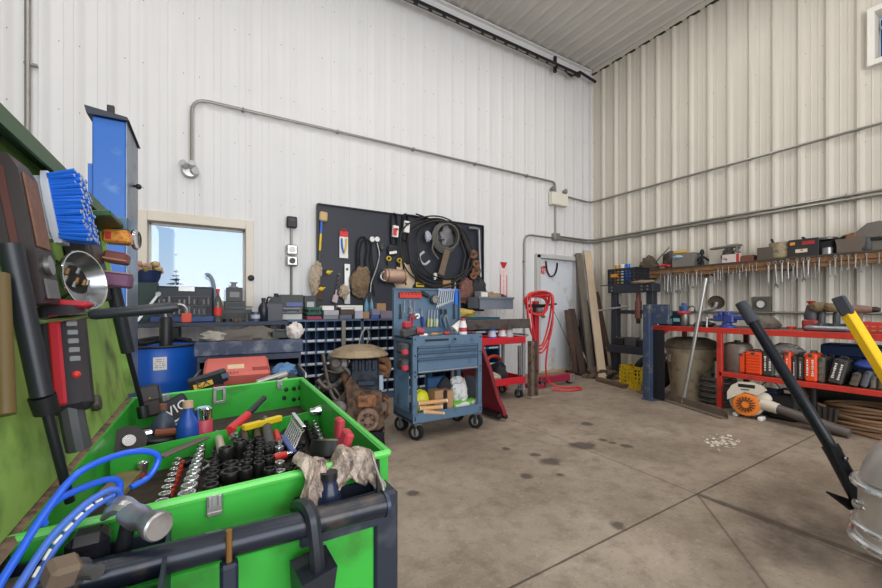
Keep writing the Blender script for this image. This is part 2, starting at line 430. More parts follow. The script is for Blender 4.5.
# door
mb=MB()
mb.box((DX0-.03,BY-.02,DZ1/2+.02),(.09,.14,DZ1+.04),.004); mb.box((DX1+.02,BY-.02,DZ1/2+.02),(.09,.14,DZ1+.04),.004); mb.box(((DX0+DX1)/2,BY-.02,DZ1+.02),(DX1-DX0+.14,.14,.075),.004)
dgrey=M('door_frame_grey',(190,190,188),.5,var=.05)
d=struct('door_1',mb,dgrey)
doorw=M('door_white',(216,221,228),.4,var=.04,scale=2,dirt=(170,150,120),damt=.12)
mb=MB(); mb.box(((DX0+DX1)/2,BY+.02,DZ1/2),(DX1-DX0-.03,.045,DZ1-.04),.003); part('door_leaf',mb,d,doorw)
mb=MB(); mb.rod((DX0+.1,BY-.01,1.0),(DX0+.1,BY-.06,1.0),.014); mb.ball((DX0+.1,BY-.075,1.0),.03); part('door_knob',mb,d,brass)
mb=MB(); mb.box(((DX0+DX1)/2,BY-.04,.012),(DX1-DX0+.1,.2,.024),.004); part('threshold',mb,d,wood)
mb=MB().mat(M('exit_red',(196,38,40),.5)); mb.text('EXIT',TR((DX0+.135,BY-.006,1.82),90),.2,.002,.42,.008); part('exit_lettering',mb,d)
# strap hanging in a U across the top of the door
solo('hanging_strap',MB().tube([P(546,261,Y=BY-.03),P(547,270,Y=BY-.03),P(549.5,275.5,Y=BY-.03),P(552,276.3,Y=BY-.03),P(555,274,Y=BY-.03),P(557,268,Y=BY-.03),P(557.3,263,Y=BY-.03)],.014,8,4),'dark strap hanging in a U from the top of the white door','strap',rubber)
# vent in the right wall
mb=MB(); a=.06
for (u0,u1,z0,z1) in((VY0-a,VY0,VZ0-a,VZ1+a),(VY1,VY1+a,VZ0-a,VZ1+a),(VY0,VY1,VZ1,VZ1+a),(VY0,VY1,VZ0-a,VZ0)):
    mb.box((RX+.05,(u0+u1)/2,(z0+z1)/2),(.24,u1-u0,z1-z0),.004)
v=thing('exhaust_fan',(RX,(VY0+VY1)/2,VZ0),'square white framed exhaust fan high in the right wall','fan')
v2=MB(v); v2.M=v.matrix_world.inverted(); mb.v=[tuple(v.matrix_world.inverted()@Vector(p)) for p in mb.v]; part('frame',mb,v,white)
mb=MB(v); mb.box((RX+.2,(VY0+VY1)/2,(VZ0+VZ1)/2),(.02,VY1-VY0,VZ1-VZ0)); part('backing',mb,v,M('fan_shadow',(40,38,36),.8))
mb=MB(v); c0=Vector((RX+.10,(VY0+VY1)/2,(VZ0+VZ1)/2)); mb.rod(c0-Vector((.05,0,0)),c0+Vector((.09,0,0)),.08); part('motor',mb,v,dark)
for k in range(4):
    mb=MB(v); mb.push(TR(c0,90*k+30,0,0)).box((0,.2,0),(.02,.26,.13),.004,(0,25,0)).pop(); part('blade',mb,v,alu)
mb=MB(v)
for k in range(3): mb.box((RX+.01,VY0+.17*(k+1),(VZ0+VZ1)/2),(.012,.012,VZ1-VZ0))
part('guard',mb,v,dark)
# outside
mb=MB(); mb.add([(-60,BY+.3,-.3),(60,BY+.3,-.3),(60,150,-.3),(-60,150,-.3)],[(0,1,2,3)]); struct('ground',mb,M('dry_grass',(140,138,100),.9,var=.2,scale=1))
t=thing('spruce_tree',P(176,330,d=45),'distant spruce tree seen through the window','tree'); t.location.z=-.3; t.matrix_world=TR(t.location)
zt=P(176,269,d=45).z; mb=MB(t); mb.rod((t.location.x,t.location.y,-.3),(t.location.x,t.location.y,zt),.16,.02,8); part('trunk',mb,t,oldwood)
mb=MB(t); rr=random.Random(3)
for i in range(11):
    z=zt-.3-i*.46; r0=.2+i*.2
    for k in range(11):
        a=rr.uniform(0,6.28); r1=r0*rr.uniform(.7,1.1); c=Vector((t.location.x,t.location.y,z)); e=c+Vector((math.cos(a)*r1,math.sin(a)*r1,-.12*r1+.05))
        mb.rod(c,e,.16,.03,5)
part('foliage',mb,t,M('spruce_green',(48,82,70),.9,var=.3,scale=2))
# camera, light
cam=bpy.data.cameras.new('camera'); co=bpy.data.objects.new('camera',cam); COL.objects.link(co); co.location=(0,0,H); co.rotation_euler=(R(90),0,-AN)
cam.sensor_width=36; cam.lens=F/882*36; cam.shift_y=14/882; cam.clip_start=.02; cam.clip_end=400; bpy.context.scene.camera=co
def area(name,loc,rx,ry,rz,sx,sy,power,col=(1,1,1)):
    l=bpy.data.lights.new(name,'AREA'); l.shape='RECTANGLE'; l.size=sx; l.size_y=sy; l.energy=power; l.color=col
    o=bpy.data.objects.new(name,l); COL.objects.link(o); o.location=loc; o.rotation_euler=(R(rx),R(ry),R(rz)); return o
area('bay_door_daylight',(.8,-4.6,2.3),90,0,0,7.5,4,420,(.98,.985,1))
for x in(-1.2,1.8,4.6):
    for y in(-2.0,.6,2.9): area('ceiling_fill',(x,y,HC-.12),0,0,0,1.2,.35,27,(1,.975,.94))  # unseen overhead fill lights, added to brighten the room
wd=bpy.data.worlds.new('sky'); bpy.context.scene.world=wd; wd.use_nodes=True; N=wd.node_tree.nodes; L=wd.node_tree.links; bg=N['Background']
tc=N.new('ShaderNodeTexCoord'); sp=N.new('ShaderNodeSeparateXYZ'); rp=N.new('ShaderNodeValToRGB'); L.new(tc.outputs['Generated'],sp.inputs[0]); L.new(sp.outputs[2],rp.inputs[0])
e=rp.color_ramp.elements; e[0].position=0; e[0].color=[s2l(q) for q in(214,228,243)]+[1]; e[1].position=.32; e[1].color=[s2l(q) for q in(138,190,240)]+[1]
L.new(rp.outputs[0],bg.inputs[0]); bg.inputs[1].default_value=1.0
sc=bpy.context.scene; sc.view_settings.view_transform='Standard'; sc.view_settings.look='None'; sc.view_settings.exposure=0
# ------------------------------------------------------------------ conduits and wall fittings
def strap(mb,c,ax):
    mb.ring(c,ax,.022,.007,12,6); w=Vector((0,.03,0)) if c.y>BY-.1 else Vector((.034,0,0)); mb.box(c+w,(.03+.02*(w.y==0 and ax[0]==0),.03,.03))
cy=BY-.045
mb=MB(); p=lambda x,y:P(x,y,Y=cy)
a=p(191.6,165);b=p(191.6,101);c=p(207,101.2)
a.x=b.x; e=p(551,181.6); e.z=c.z; g=p(555.5,196); g.x=p(555.5,190).x
mb.tube(bend([Vector((b.x,cy,a.z)),Vector((b.x,cy,c.z)),Vector((g.x,cy,c.z)),Vector((g.x,cy,P(555.5,193.5,Y=cy).z))],.16),.017,8)
for k in range(5): strap(mb,Vector((b.x+.5+k*1.1,cy,c.z)),(1,0,0))
solo('conduit',mb,'long grey conduit across the left wall from the lamp holder to the emergency light','conduit',galv)
# round twin lamp holder at its lower end
q=p(190,170); t=thing('flood_light_holder',q,'round cast metal lamp holder with empty sockets at the low end of the conduit','light')
mb=MB(t); mb.push(frame(q,(0,-1,0))).lathe([(.085,-.045),(.085,-.01),(.07,.01),(.03,.014)],n=20).pop(); part('cover_plate',mb,t,alu)
for sx,sz in((-.07,.05),(.02,.06),(.05,-.02)):
    mb=MB(t); mb.rod(q+Vector((sx*.5,-.01,sz*.5)),q+Vector((sx,-.07,sz)),.03,.036,12); part('socket',mb,t,ltgrey)
# emergency light
x0,x1,z0,z1=RB(550,566,206,193.5,BY-.05); z0,z1=min(z0,z1),max(z0,z1)
t=thing('emergency_light',((x0+x1)/2,BY-.06,z0),'white emergency light box with two lamp heads below the long conduit','light')
mb=MB(t); mb.box(((x0+x1)/2,BY-.06,(z0+z1)/2),(x1-x0,.1,z1-z0),.012); part('housing',mb,t,M('emergency_cream',(224,220,206),.5,var=.03))
for x in(x0+.05,x1-.04):
    mb=MB(t); mb.rod((x,BY-.06,z1),(x,BY-.06,z1+.03),.012); mb.push(frame((x,BY-.05,z1+.06),(.3,-1,-.1))).lathe([(.02,-.03),(.045,.01),(.045,.04)],n=14).pop(); part('lamp_head',mb,t,grey)
# drop to the junction box, junction box
gx=g.x; zj=p(555.5,237).z
mb=MB().rod((gx,cy,z0),(gx,cy,zj+.03),.013); solo('conduit',mb,'short vertical conduit between the emergency light and the junction box','conduit',galv)
mb=MB(); mb.box((gx,BY-.05,zj),(.13,.09,.13),.006); mb.box((gx,BY-.1,zj),(.11,.01,.11),.003); solo('junction_box',mb,'small square grey junction box left of the room corner','junction box',galv)
# conduit: rises left of the door, turns to the junction box
a=P(524.5,330,Y=cy);z=P(538,236,Y=cy).z
mb=MB().tube(bend([(a.x,cy,.0),(a.x,cy,z),(gx-.06,cy,z)],.16),.016,8); strap(mb,Vector((a.x,cy,1.95)),(0,0,1)); solo('conduit',mb,'vertical conduit left of the white door bending into the junction box','conduit',galv)
cx=RX-.05
for k,(dz,lab) in enumerate(((.018,'upper of two parallel conduits running round the corner and along the right wall'),(-.03,'lower of two parallel conduits running round the corner and along the right wall'))):
    z1=zj+dz; mb=MB().tube([(gx+.06,cy,z1),(RX-.16,cy,z1),(RX-.07,cy-.03,z1),(cx,cy-.12,z1),(cx,3,z1),(cx,-4.8,z1)],.019,8)
    for j in range(6): strap(mb,Vector((cx,BY-1-j*1.3,z1)),(0,1,0))
    solo('conduit',mb,lab,'conduit',galv)
z1=P(590,203.5,Y=BY).z
mb=MB().tube([(x1,cy,z1+.02),(RX-.16,cy,z1),(RX-.07,cy-.03,z1),(cx,cy-.12,z1),(cx,-4.8,z1)],.017,8); solo('conduit',mb,'highest conduit round the corner, from the emergency light along the right wall','conduit',galv)
# pair of pipes on the far left
x=P(27.5,60,Y=cy).x; mb=MB().rod((x,cy,1.0),(x,cy,HC-.1),.022)
for z in(2.6,3.4,4.2): mb.box((x+.02,cy+.01,z),(.09,.04,.02))
solo('conduit',mb,'vertical pipe on the wall at the far left','conduit',galv)
# horizontal pipe behind red bench along right wall
z=P(800,313,X=RX-.06).z; mb=MB().rod((RX-.06,BY-1.2,z),(RX-.06,-2,z),.018)
for k in range(6): mb.box((RX-.03,BY-1.5-k*1.0,z),(.06,.03,.03))
solo('conduit',mb,'thin pipe low on the right wall behind the red bench','pipe',galv)
# overhead track
t=thing('door_track',(3.2,BY-.16,HC-.3),'long dark steel track hung just below the ceiling along the left wall','track')
zt=P(411,0,Y=BY-.16).z; zt=(P(500,39.7,Y=BY-.16).z+zt)/2
mb=MB(t); mb.bar((-2,BY-.16,zt),(RX-.5,BY-.16,zt),.05,.06); mb.tube([(RX-.95,BY-.16,zt),(RX-.72,BY-.16,zt-.07),(RX-.5,BY-.16,zt+.07),(RX-.05,BY-.16,zt+.02)],.025,8); part('rail',mb,t,dark)
k=2.1
while k<5.7:
    mb=MB(t); mb.bar((k,BY-.2,zt-.055),(k+.16,BY-.2,zt-.055),.014,.02); mb.bar((k+.02,BY-.16,zt),(k+.02,BY-.2,zt-.06),.012,.02); part('bracket',mb,t,galv); k+=.233
mb=MB(t); mb.bar((5.35,BY-.14,zt+.16),(5.35,BY-.14,zt-.12),.05,.04); part('hanger',mb,t,dark)
# switches left of the pegboard
x0,x1,z0,z1=RB(286.5,296.5,228,217,BY-.03); xm=(x0+x1)/2
t=thing('wall_timer',(xm,BY-.04,z0),'small black box switch on the wall above the two grey outlet boxes','switch')
mb=MB(t); mb.box((xm,BY-.045,(z0+z1)/2),(x1-x0,.07,z1-z0),.01); part('body',mb,t,black); mb=MB(t); mb.box((xm,BY-.083,(z0+z1)/2+.02),(x1-x0-.05,.01,.04),.003); part('face',mb,t,dkgrey)
zb=z0
for i,(ya,yb) in enumerate(((245,255),(256.5,266))):
    x0,x1,z0,z1=RB(286,297,yb,ya,BY-.03)
    t=thing('outlet_box',(xm,BY-.03,z0),('upper' if i==0 else 'lower')+' grey outlet box on the conduit left of the pegboard','outlet')
    mb=MB(t); mb.box((xm,BY-.045,(z0+z1)/2),(x1-x0,.08,z1-z0),.012); part('box',mb,t,alu)
    mb=MB(t); mb.push(frame((xm,BY-.085,(z0+z1)/2),(0,-1,0))).lathe([(.035,0),(.035,.012)],n=14).pop(); part('receptacle',mb,t,white if i==0 else dkgrey); zl=z0
solo('conduit',MB().rod((xm,BY-.016,z0-.4),(xm,BY-.016,zb+.01),.014).rod((xm,BY-.016,1.02),(xm,BY-.016,z0),.014),'thin vertical conduit through the outlet boxes left of the pegboard','conduit',galv)
solo('wall_bolt',MB().push(frame(P(251,278,Y=BY-.03),(0,-1,0))).lathe([(.035,-.02),(.035,.02),(.02,.03)],n=12).pop(),'black round knob on the wall at the right of the window','knob',black)
# fire extinguisher sign
x0,x1,z0,z1=RB(500,507,302,264,BY-.02); xm=(x0+x1)/2
t=thing('extinguisher_sign',(xm,BY-.02,z0),'tall narrow red and white sign with a down arrow left of the door','sign')
pinkp=M('sign_pale',(228,206,206),.5,var=.03); sred=M('sign_red',(190,24,44),.5,var=.05)
mb=MB(t); mb.box((xm,BY-.02,(z0+z1)/2-.03),(x1-x0,.004,z1-z0-.06)); part('panel',mb,t,pinkp)
mb=MB(t)
for s in(-1,1): mb.box((xm+s*(x1-x0)*.45,BY-.024,(z0+z1)/2-.08),(.012,.004,z1-z0-.2))
w_=(x1-x0)*.5; mb.prism([(-w_,.0),(-.02,-.1),(.02,-.1),(w_,0)],.004,TR((xm,BY-.022,z1+.03),90)); part('arrow',mb,t,sred)
mb=MB(t)
for i,ch in enumerate('FIRE EXTINGUISHER'): mb.text(ch,TR((xm,BY-.023,z1-.13-i*.028),90),.03,.001)
part('lettering',mb,t,sred)
# ------------------------------------------------------------------ pegboard on the left wall
PB=BY-.06
x0=P(317.5,250,Y=PB).x;x1=P(482.6,250,Y=PB).x;zt=2.46;zb=1.1
pegm=bpy.data.materials.new('pegboard_navy'); pegm.use_nodes=True
def pegboard(m):
    nt=m.node_tree;N=nt.nodes;L=nt.links;b=N['Principled BSDF'];tc=N.new('ShaderNodeTexCoord');mp=N.new('ShaderNodeVectorMath');mp.operation='SCALE';mp.inputs['Scale'].default_value=1/.0254/1.0
    L.new(tc.outputs['Object'],mp.inputs[0]);fr=N.new('ShaderNodeVectorMath');fr.operation='FRACTION';L.new(mp.outputs[0],fr.inputs[0])
    sb=N.new('ShaderNodeVectorMath');sb.operation='SUBTRACT';sb.inputs[1].default_value=(.5,.5,.5);L.new(fr.outputs[0],sb.inputs[0]);ml=N.new('ShaderNodeVectorMath');ml.operation='MULTIPLY';ml.inputs[1].default_value=(1,0,1);L.new(sb.outputs[0],ml.inputs[0])
    ln=N.new('ShaderNodeVectorMath');ln.operation='LENGTH';L.new(ml.outputs[0],ln.inputs[0]);rp=N.new('ShaderNodeValToRGB');rp.color_ramp.elements[0].position=.18;rp.color_ramp.elements[1].position=.26
    rp.color_ramp.elements[0].color=(.012,.012,.014,1);rp.color_ramp.elements[1].color=[s2l(q) for q in(36,42,56)]+[1];L.new(ln.outputs['Value'],rp.inputs[0]);L.new(rp.outputs[0],b.inputs['Base Color']);b.inputs['Roughness'].default_value=.5
pegboard(pegm)
t=thing('pegboard',((x0+x1)/2,PB,zb),'large black pegboard covered in hanging tools on the left wall','pegboard')
mb=MB(t); mb.box(((x0+x1)/2,PB+.01,(zt+zb)/2),(x1-x0,.02,zt-zb)); part('board',mb,t,pegm)
mb=MB(t)
for x in(x0,x1): mb.box((x,PB,(zt+zb)/2),(.02,.05,zt-zb))
mb.box(((x0+x1)/2,PB,zt),(x1-x0,.05,.015)); part('edge_frame',mb,t,black)
PF=PB-.012   # face of the board
G='things hung on the pegboard'
def pp(x,y,o=.03): return P(x,y,Y=PF-o)
def hook(mb,x,y): 
    q=pp(x,y,0); mb.tube([q,q+Vector((0,-.05,0)),q+Vector((0,-.06,.02))],.003,5)
# wooden handled axe at the left edge
t=thing('fiberglass_axe',pp(319,262),'yellow and blue handled splitting axe hung at the left edge of the pegboard','axe')
A=pp(319,263);B=pp(322,214)
mb=MB(t); mb.bar(A,A+(B-A)*.25,.03,.022,(0,1,0),.006); part('grip',mb,t,dkgrey)
mb=MB(t); mb.bar(A+(B-A)*.25,A+(B-A)*.6,.026,.02,(0,1,0),.005); part('handle',mb,t,yellow)
mb=MB(t); mb.bar(A+(B-A)*.6,A+(B-A)*.85,.026,.022,(0,1,0),.005); part('handle_band',mb,t,bluetx)
mb=MB(t); m=frame(A+(B-A)*.84,B-A,(1,0,0)); mb.push(m).box((.02,0,.07),(.1,.04,.12),.015).pop(); part('axe_head',mb,t,M('pale_tan',(196,168,120),.6))
mb=MB().blob(pp(315,280,.04),(.06,.03,.17),.3,3); mb.blob(pp(318,270,.05),(.045,.03,.1),.3,4); solo('work_glove',mb,'pale dirty cloth gloves bundled at the lower left corner of the pegboard','gloves',rag)
for i,(x,y,l) in enumerate(((328.5,272.5,'yellow spring clamp on the pegboard, upper of the two at the lower left'),(321,289,'yellow spring clamp on the pegboard, lower of the two at the lower left'))):
    q=pp(x,y); t=thing('spring_clamp',q,l,'clamp'); mb=MB(t); mb.ball(q,(.035,.02,.028),10,6); mb.bar(q,q+Vector((.05,0,.02)),.014,.014); part('body',mb,t,yellow)
    mb=MB(t); mb.bar(q,q+Vector((-.05,0,-.03)),.02,.014); mb.bar(q,q+Vector((-.05,0,.03)),.02,.014); part('jaw',mb,t,black)
x0_,x1_,z0_,z1_=RB(314,323,300,284,PF-.02); mb=MB().box(((x0_+x1_)/2,PF-.02,(z0_+z1_)/2),(x1_-x0_,.03,z1_-z0_),.006); solo('wood_offcut',mb,'dark wooden paddle hanging at the bottom left corner of the pegboard','wood block',brownwood)
# carded pliers
x0_,x1_,z0_,z1_=RB(339.5,348,258,231,PF-.01); xm=(x0_+x1_)/2
t=thing('carded_tool',(xm,PF-.01,z0_),'new blue and yellow pliers on a white card with a red top','packaged tool')
mb=MB(t); mb.box((xm,PF-.01,(z0_+z1_)/2-.02),(x1_-x0_,.004,z1_-z0_-.04)); part('card',mb,t,paper)
mb=MB(t); mb.box((xm,PF-.016,z1_-.04),(x1_-x0_,.006,.07),.002); mb.ring((xm,PF-.016,z1_),(0,1,0),.025,.006,14,6); part('header',mb,t,redpl)
for s,mm in((-1,bluetx),(1,yellow)):
    mb=MB(t); mb.tube([(xm,PF-.025,z0_+.06),(xm+s*.025,PF-.025,z0_+.14),(xm+s*.03,PF-.025,z0_+.25)],.012,8,3); part('handle',mb,t,mm)
mb=MB(t).text('0',TR((xm,PF-.014,z0_+.03),90),.03,.001); 
# cable loop left of the gauges
mb=MB().tube([pp(358,280),pp(357,262),pp(357.5,245),pp(361,237.5),pp(366,239),pp(367,250),pp(365.5,262),pp(368,272)],.012,8,4); mb.tube([pp(360,268),pp(360,250),pp(364,240),pp(371,243),pp(370,260),pp(372,275)],.009,8,4); hook(mb,363,238); mb.box(pp(359.5,258),(.03,.02,.03)); solo('test_lead',mb,'black cable doubled over a hook left of the gauges','cable',rubber)
# gauge set
q=pp(374.5,243); t=thing('gauge_set',pp(375,275),'pair of round white gauges with hanging hoses on the pegboard','gauges')
for x in(372,377):
    c_=pp(x,239.3); mb=MB(t); mb.push(frame(c_,(0,-1,0))).lathe([(.034,-.03),(.036,.0),(.036,.012)],n=20).pop(); part('gauge_case',mb,t,alu)
    mb=MB(t); mb.push(frame(c_+Vector((0,-.013,0)),(0,-1,0))).lathe([(.031,0),(.031,.001)],n=20).pop(); f_=part('gauge_face',mb,t,paper)
    mb=MB(t); mb.bar(c_+Vector((0,-.0155,0)),c_+Vector((.017,-.0155,.012)),.003,.002); part('needle',mb,f_,black)
mb=MB(t); mb.tube([pp(372,243),pp(371.7,255),pp(373.5,270),pp(372.5,282),pp(375,296)],.008,8,4); part('hose',mb,t,rubber)
mb=MB(t); mb.tube([pp(377,243),pp(379.5,255),pp(376,270),pp(371.5,282),pp(370.5,292)],.01,8,4); part('hose',mb,t,steel,'braided grey hose')
mb=MB(t); mb.ball(pp(382,248),(.035,.03,.04),10,6); mb.rod(pp(380,246),pp(384,244),.012); part('valve_block',mb,t,dkgrey)
# belts in sleeves
def belt(x,ytop,ys0,ys1,lab,red_):
    t=thing('drive_belt',pp(x,ys1),lab,'belt'); w=.042
    T=pp(x,ytop);B=pp(x,ys1+5)
    mb=MB(t)
    for o in(0,.02): mb.tube([B+Vector((-w,o,0)),T+Vector((-w,o,-.09)),T+Vector((-.02,o,-.015)),T+Vector((.02,o,-.015)),T+Vector((w,o,-.09)),B+Vector((w,o,0)),B+Vector((0,o,-.03))],.011,6,3,closed=True)
    part('belt',mb,t,rubber); a=pp(x,ys0);b=pp(x,ys1)
    mb=MB(t); mb.box((a+b)/2+Vector((.005,-.02,0)),(.085,.05,abs(a.z-b.z)),.006,(0,4,0)); sl=part('sleeve',mb,t,paper)
    mb=MB(t)
    if red_: mb.box((a+b)/2+Vector((-.01,-.048,-.01)),(.05,.004,.1),0,(0,4,0)); mb.box((a+b)/2+Vector((.02,-.048,.03)),(.04,.004,.03),0,(0,4,0)); part('print',mb,sl,redpl)
    else: mb.box((a+b)/2+Vector((0,-.048,.04)),(.06,.004,.03)); part('print',mb,sl,dkgrey)
belt(394.3,213,226,237.5,'black drive belt in a red and white sleeve, left of the pair',True)
belt(405.5,213.5,221.5,233,'black drive belt in a white and grey sleeve, right of the pair',False)
mb=MB().blob(pp(393,250,.04),(.075,.03,.075),.2,8); mb.mat(ragd); t=thing('carded_part',pp(393,255),'dark bag of parts with a white label band below the two belts','packaged part')
part('bag',MB(t).blob(pp(393,250,.04),(.075,.03,.07),.2,8),t,ragd); part('label_band',MB(t).box(pp(393,252.5,.075),(.11,.01,.035),0,(0,-12,0)),t,paper)
for i,(x,y,l) in enumerate(((388.5,258.5,'small yellow tape roll hung left below the belts'),(399,260.5,'small yellow tape roll hung right below the belts'))):
    q=pp(x,y); t=thing('tape_roll',q,l,'tape'); mb=MB(t); mb.push(frame(q,(0,-1,0))).lathe([(.022,-.02),(.034,-.02),(.034,.02),(.022,.02),(.022,-.02)],n=16,cap=False).pop(); part('roll',mb,t,yellow); part('tag',MB(t).box(q+Vector((0,-.005,-.06)),(.035,.01,.06)),t,black)
# metal straight edge
A=pp(347,304,.01);B=pp(347.5,264,.01); t=thing('straight_edge',A,'long flat grey metal straight edge hanging left of the brown sack','straight edge')
mb=MB(t); mb.box((A+B)/2,(.075,.008,B.z-A.z),.002); part('blade',mb,t,alu); mb=MB(t); mb.box((A.x,A.y-.006,B.z-.07),(.03,.004,.03)); part('slot',mb,t,dkgrey)
mb=MB(t)
# brown sack
mb=MB().blob(pp(360,282,.06),(.12,.05,.19),.3,11,24,16); mb.blob(pp(364,273,.06),(.07,.04,.08),.3,13); solo('burlap_sack',mb,'brown crumpled netting sack hung in the middle left of the pegboard','sack',M('burlap',(128,108,84),.9,var=.45,scale=40,dirt=(60,48,38),damt=.4))
# chain
mb=MB()
for i in range(12):
    q=pp(339.6-.35*i*.6+(.3 if i%2 else -.3),275+i*2.1); mb.ring(q,(1,0,.2) if i%2 else (0,1,.2),.016,.005,12,6)
solo('chain',mb,'short steel chain hanging at the lower left of the pegboard','chain',steel)
mb=MB().blob(pp(344,292,.05),(.06,.04,.08),.35,15); solo('rag',mb,'tan rag hooked over the straight edge low on the pegboard','rag',rag)
mb=MB(); q=pp(335,299,.025); mb.box(q,(.07,.05,.1),.01,(0,15,0)); mb.rod(q,q+Vector((.02,0,.12)),.012); solo('parts_bag',mb,'small white and red parts packet standing below the hanging chain','packaged part',M('packet',(190,170,172),.6,var=.3,scale=20))
# brass canister and cloth
A=pp(383,275,.15);B=pp(406,277,.15)
t=thing('torch_canister',(A+B)/2,'tan metal canister with rounded ends hung sideways on the pegboard','canister')
mb=MB(t); d_=B-A; mb.push(frame(A,d_)).lathe([(.04,0),(.085,.02),(.095,.06),(.095,d_.length-.06),(.085,d_.length-.02),(.04,d_.length)],n=24).pop(); part('body',mb,t,M('tan_metal',(182,150,132),.45,.35,var=.15))
mb=MB(t); mb.push(frame(A,d_)); 
for z in(.05,d_.length-.05): mb.ring((0,0,z),(0,0,1),.096,.006,24,6)
mb.pop(); part('band',mb,t,brass); mb=MB(t); mb.ring(A+Vector((.02,-.03,-.02)),(.6,1,0),.06,.012,16,8,arc=(60,300)); part('handle',mb,t,alu)
mb=MB().blob(pp(404,279,.018),(.16,.02,.2),.25,17); solo('shop_cloth',mb,'cream cloth hanging behind the tan canister','cloth',M('cream_cloth',(208,188,160),.9,var=.12,scale=12))
# big coils
mb=MB(); cc=pp(440,252,.05)
for k,(rx,rz,dx,dz) in enumerate(((.55,.46,0,0),(.5,.5,-.05,-.02),(.58,.43,.04,.02),(.47,.42,.06,.03),(.53,.49,-.02,-.05),(.6,.5,-.09,.0))):
    mb.tube([cc+Vector((dx+rx*math.cos(a/28*6.283)*(1-.04*math.sin(a)),-.02*k*.6+.03*math.sin(a*.7),dz+rz*math.sin(a/28*6.283))) for a in range(28)],.011,7,2,closed=True)
solo('cable_coil',mb,'great wide coil of black cable at the right of the pegboard','cable',M('cable_black',(40,38,36),.6,var=.3))
mb=MB(); cc=pp(445,238,.09)
for k in range(4): mb.ring(cc+Vector((.01*k,-.012*k,.008*k)),(0.05*k,1,.03),.21-.012*k,.012,28,7,sq=1.05)
mb.tube([pp(434,240,.1),pp(432.5,250,.1),pp(438.5,259,.1)],.013,8,4); solo('hose_coil',mb,'small tight coil of grey hose inside the big black cable coil','hose',M('hose_grey',(96,94,88),.6,var=.2))
mb=MB().blob(pp(446,237,.07),(.11,.05,.15),.35,19); solo('clear_bag',mb,'dark plastic bag stuffed inside the small hose coil','bag',M('grey_bag',(100,98,102),.35,var=.5,scale=20))
mb=MB().tube([pp(428,219,.02),pp(410,215,.03),pp(404,218,.04),pp(402,240,.04),pp(403,262,.05),pp(406,285,.05)],.01,7,5); mb.tube([pp(416,214,.03),pp(432,220,.04),pp(447,229,.05),pp(470,240,.05)],.012,7,5); solo('cable',mb,'long loose black cable trailing over the top of the pegboard','cable',rubber)
mb=MB(); a=[pp(424,252,.1),pp(419.5,256,.1),pp(421,262,.1),pp(425,264.5,.1),pp(429.5,261,.1)]; mb.tube(a,.017,8,3); solo('shackle',mb,'white C shaped shackle hung over the left of the cable coil','shackle',ltgrey)
mb=MB().blob(pp(428,236.5,.1),(.05,.03,.075),.25,21); solo('plastic_bag',mb,'small pale grey bag hanging over the upper left of the cable coil','bag',M('pale_bag',(160,164,174),.4,var=.2))
A=pp(447.5,250,.12);B=pp(441,275,.12); t=thing('flat_scraper',B,'long flat brown brush hanging through the cable coil','brush'); part('stock',MB(t).bar(A,B,.1,.02,(0,1,0),.006),t,M('brown_grey',(110,94,80),.6,var=.25,scale=14)); part('tip',MB(t).bar(B,B+(B-A)*.12,.07,.03,(0,1,0),.006),t,black)
mb=MB().tube([pp(469,228,.04),pp(477.5,229,.04),pp(479,233,.04),pp(479.5,255,.04),pp(480.5,277,.04)],.022,10,3); solo('bent_pipe',mb,'bent grey pipe hung down the right edge of the pegboard','pipe',M('pipe_grey',(140,142,150),.4,.6))
for i,(x,y,r_) in enumerate(((473,254.5,.07),(475.8,264,.06),(476,271,.075),(473,276,.055))):
    q=pp(x,y,.06+.02*(i%2)); t=thing('pipe_fitting',q,['brown round pulley, topmost of four on the right of the pegboard','brown round pulley, second of four on the right of the pegboard','brown round pulley, third of four on the right of the pegboard','brown round pulley, lowest of four on the right of the pegboard'][i],'pulley')
    mb=MB(t); mb.push(frame(q,(-.25,-1,.1))).lathe([(r_*.3,-.02),(r_,-.025),(r_*.85,0),(r_,.025),(r_*.3,.02),(r_*.3,-.02)],n=20,cap=False).pop(); part('rim',mb,t,rust); part('hub',MB(t).push(frame(q,(-.25,-1,.1))).lathe([(r_*.32,-.03),(r_*.32,.03)],n=12).pop(),t,dark)
mb=MB().blob(pp(466,291,.06),(.13,.06,.2),.22,23,22,14); solo('worn_bag',mb,'red and brown worn paper sack hanging below the cable coil','sack',M('red_sack',(124,84,76),.85,var=.5,scale=20,dirt=(70,50,46),damt=.4))
mb=MB().blob(pp(479,291,.06),(.13,.07,.18),.28,25); solo('jacket_rag',mb,'black cloth hanging at the lower right corner of the pegboard','cloth',ragd)
q=pp(435.5,276); mb=MB(); mb.box(q+Vector((0,0,.0)),(.05,.04,.09),.008); mb.box(q+Vector((-.025,-.01,-.01)),(.02,.05,.1),.004); solo('wall_bracket',mb,'small white bracket below the cable coil','bracket',paper)
q=pp(420,284.5); mb=MB().box(q,(.13,.01,.06)); t=thing('warning_tag',q,'yellow and black label on the pegboard above the grey blue tool cart','label'); part('plate',MB(t).box(q,(.13,.01,.07),.002),t,yellow); part('print',MB(t).box(q+Vector((0,-.007,0)),(.1,.002,.018)).box(q+Vector((0,-.007,.022)),(.08,.002,.01)),t,black)
x0_,x1_,z0_,z1_=RB(443,451,290,280,PF-.05); mb=MB().box(((x0_+x1_)/2,PF-.03,(z0_+z1_)/2),(x1_-x0_,.06,z1_-z0_),.004); solo('small_carton',mb,'small tan box on the lower middle of the pegboard','box',card)
mb=MB().rod(pp(455,277,.03),pp(455,300,.03),.018,.018,10); solo('steel_bar',mb,'short bright steel bar hanging beside the red and brown sack','bar',alu)
mb=MB(); q=pp(455,278,.03)
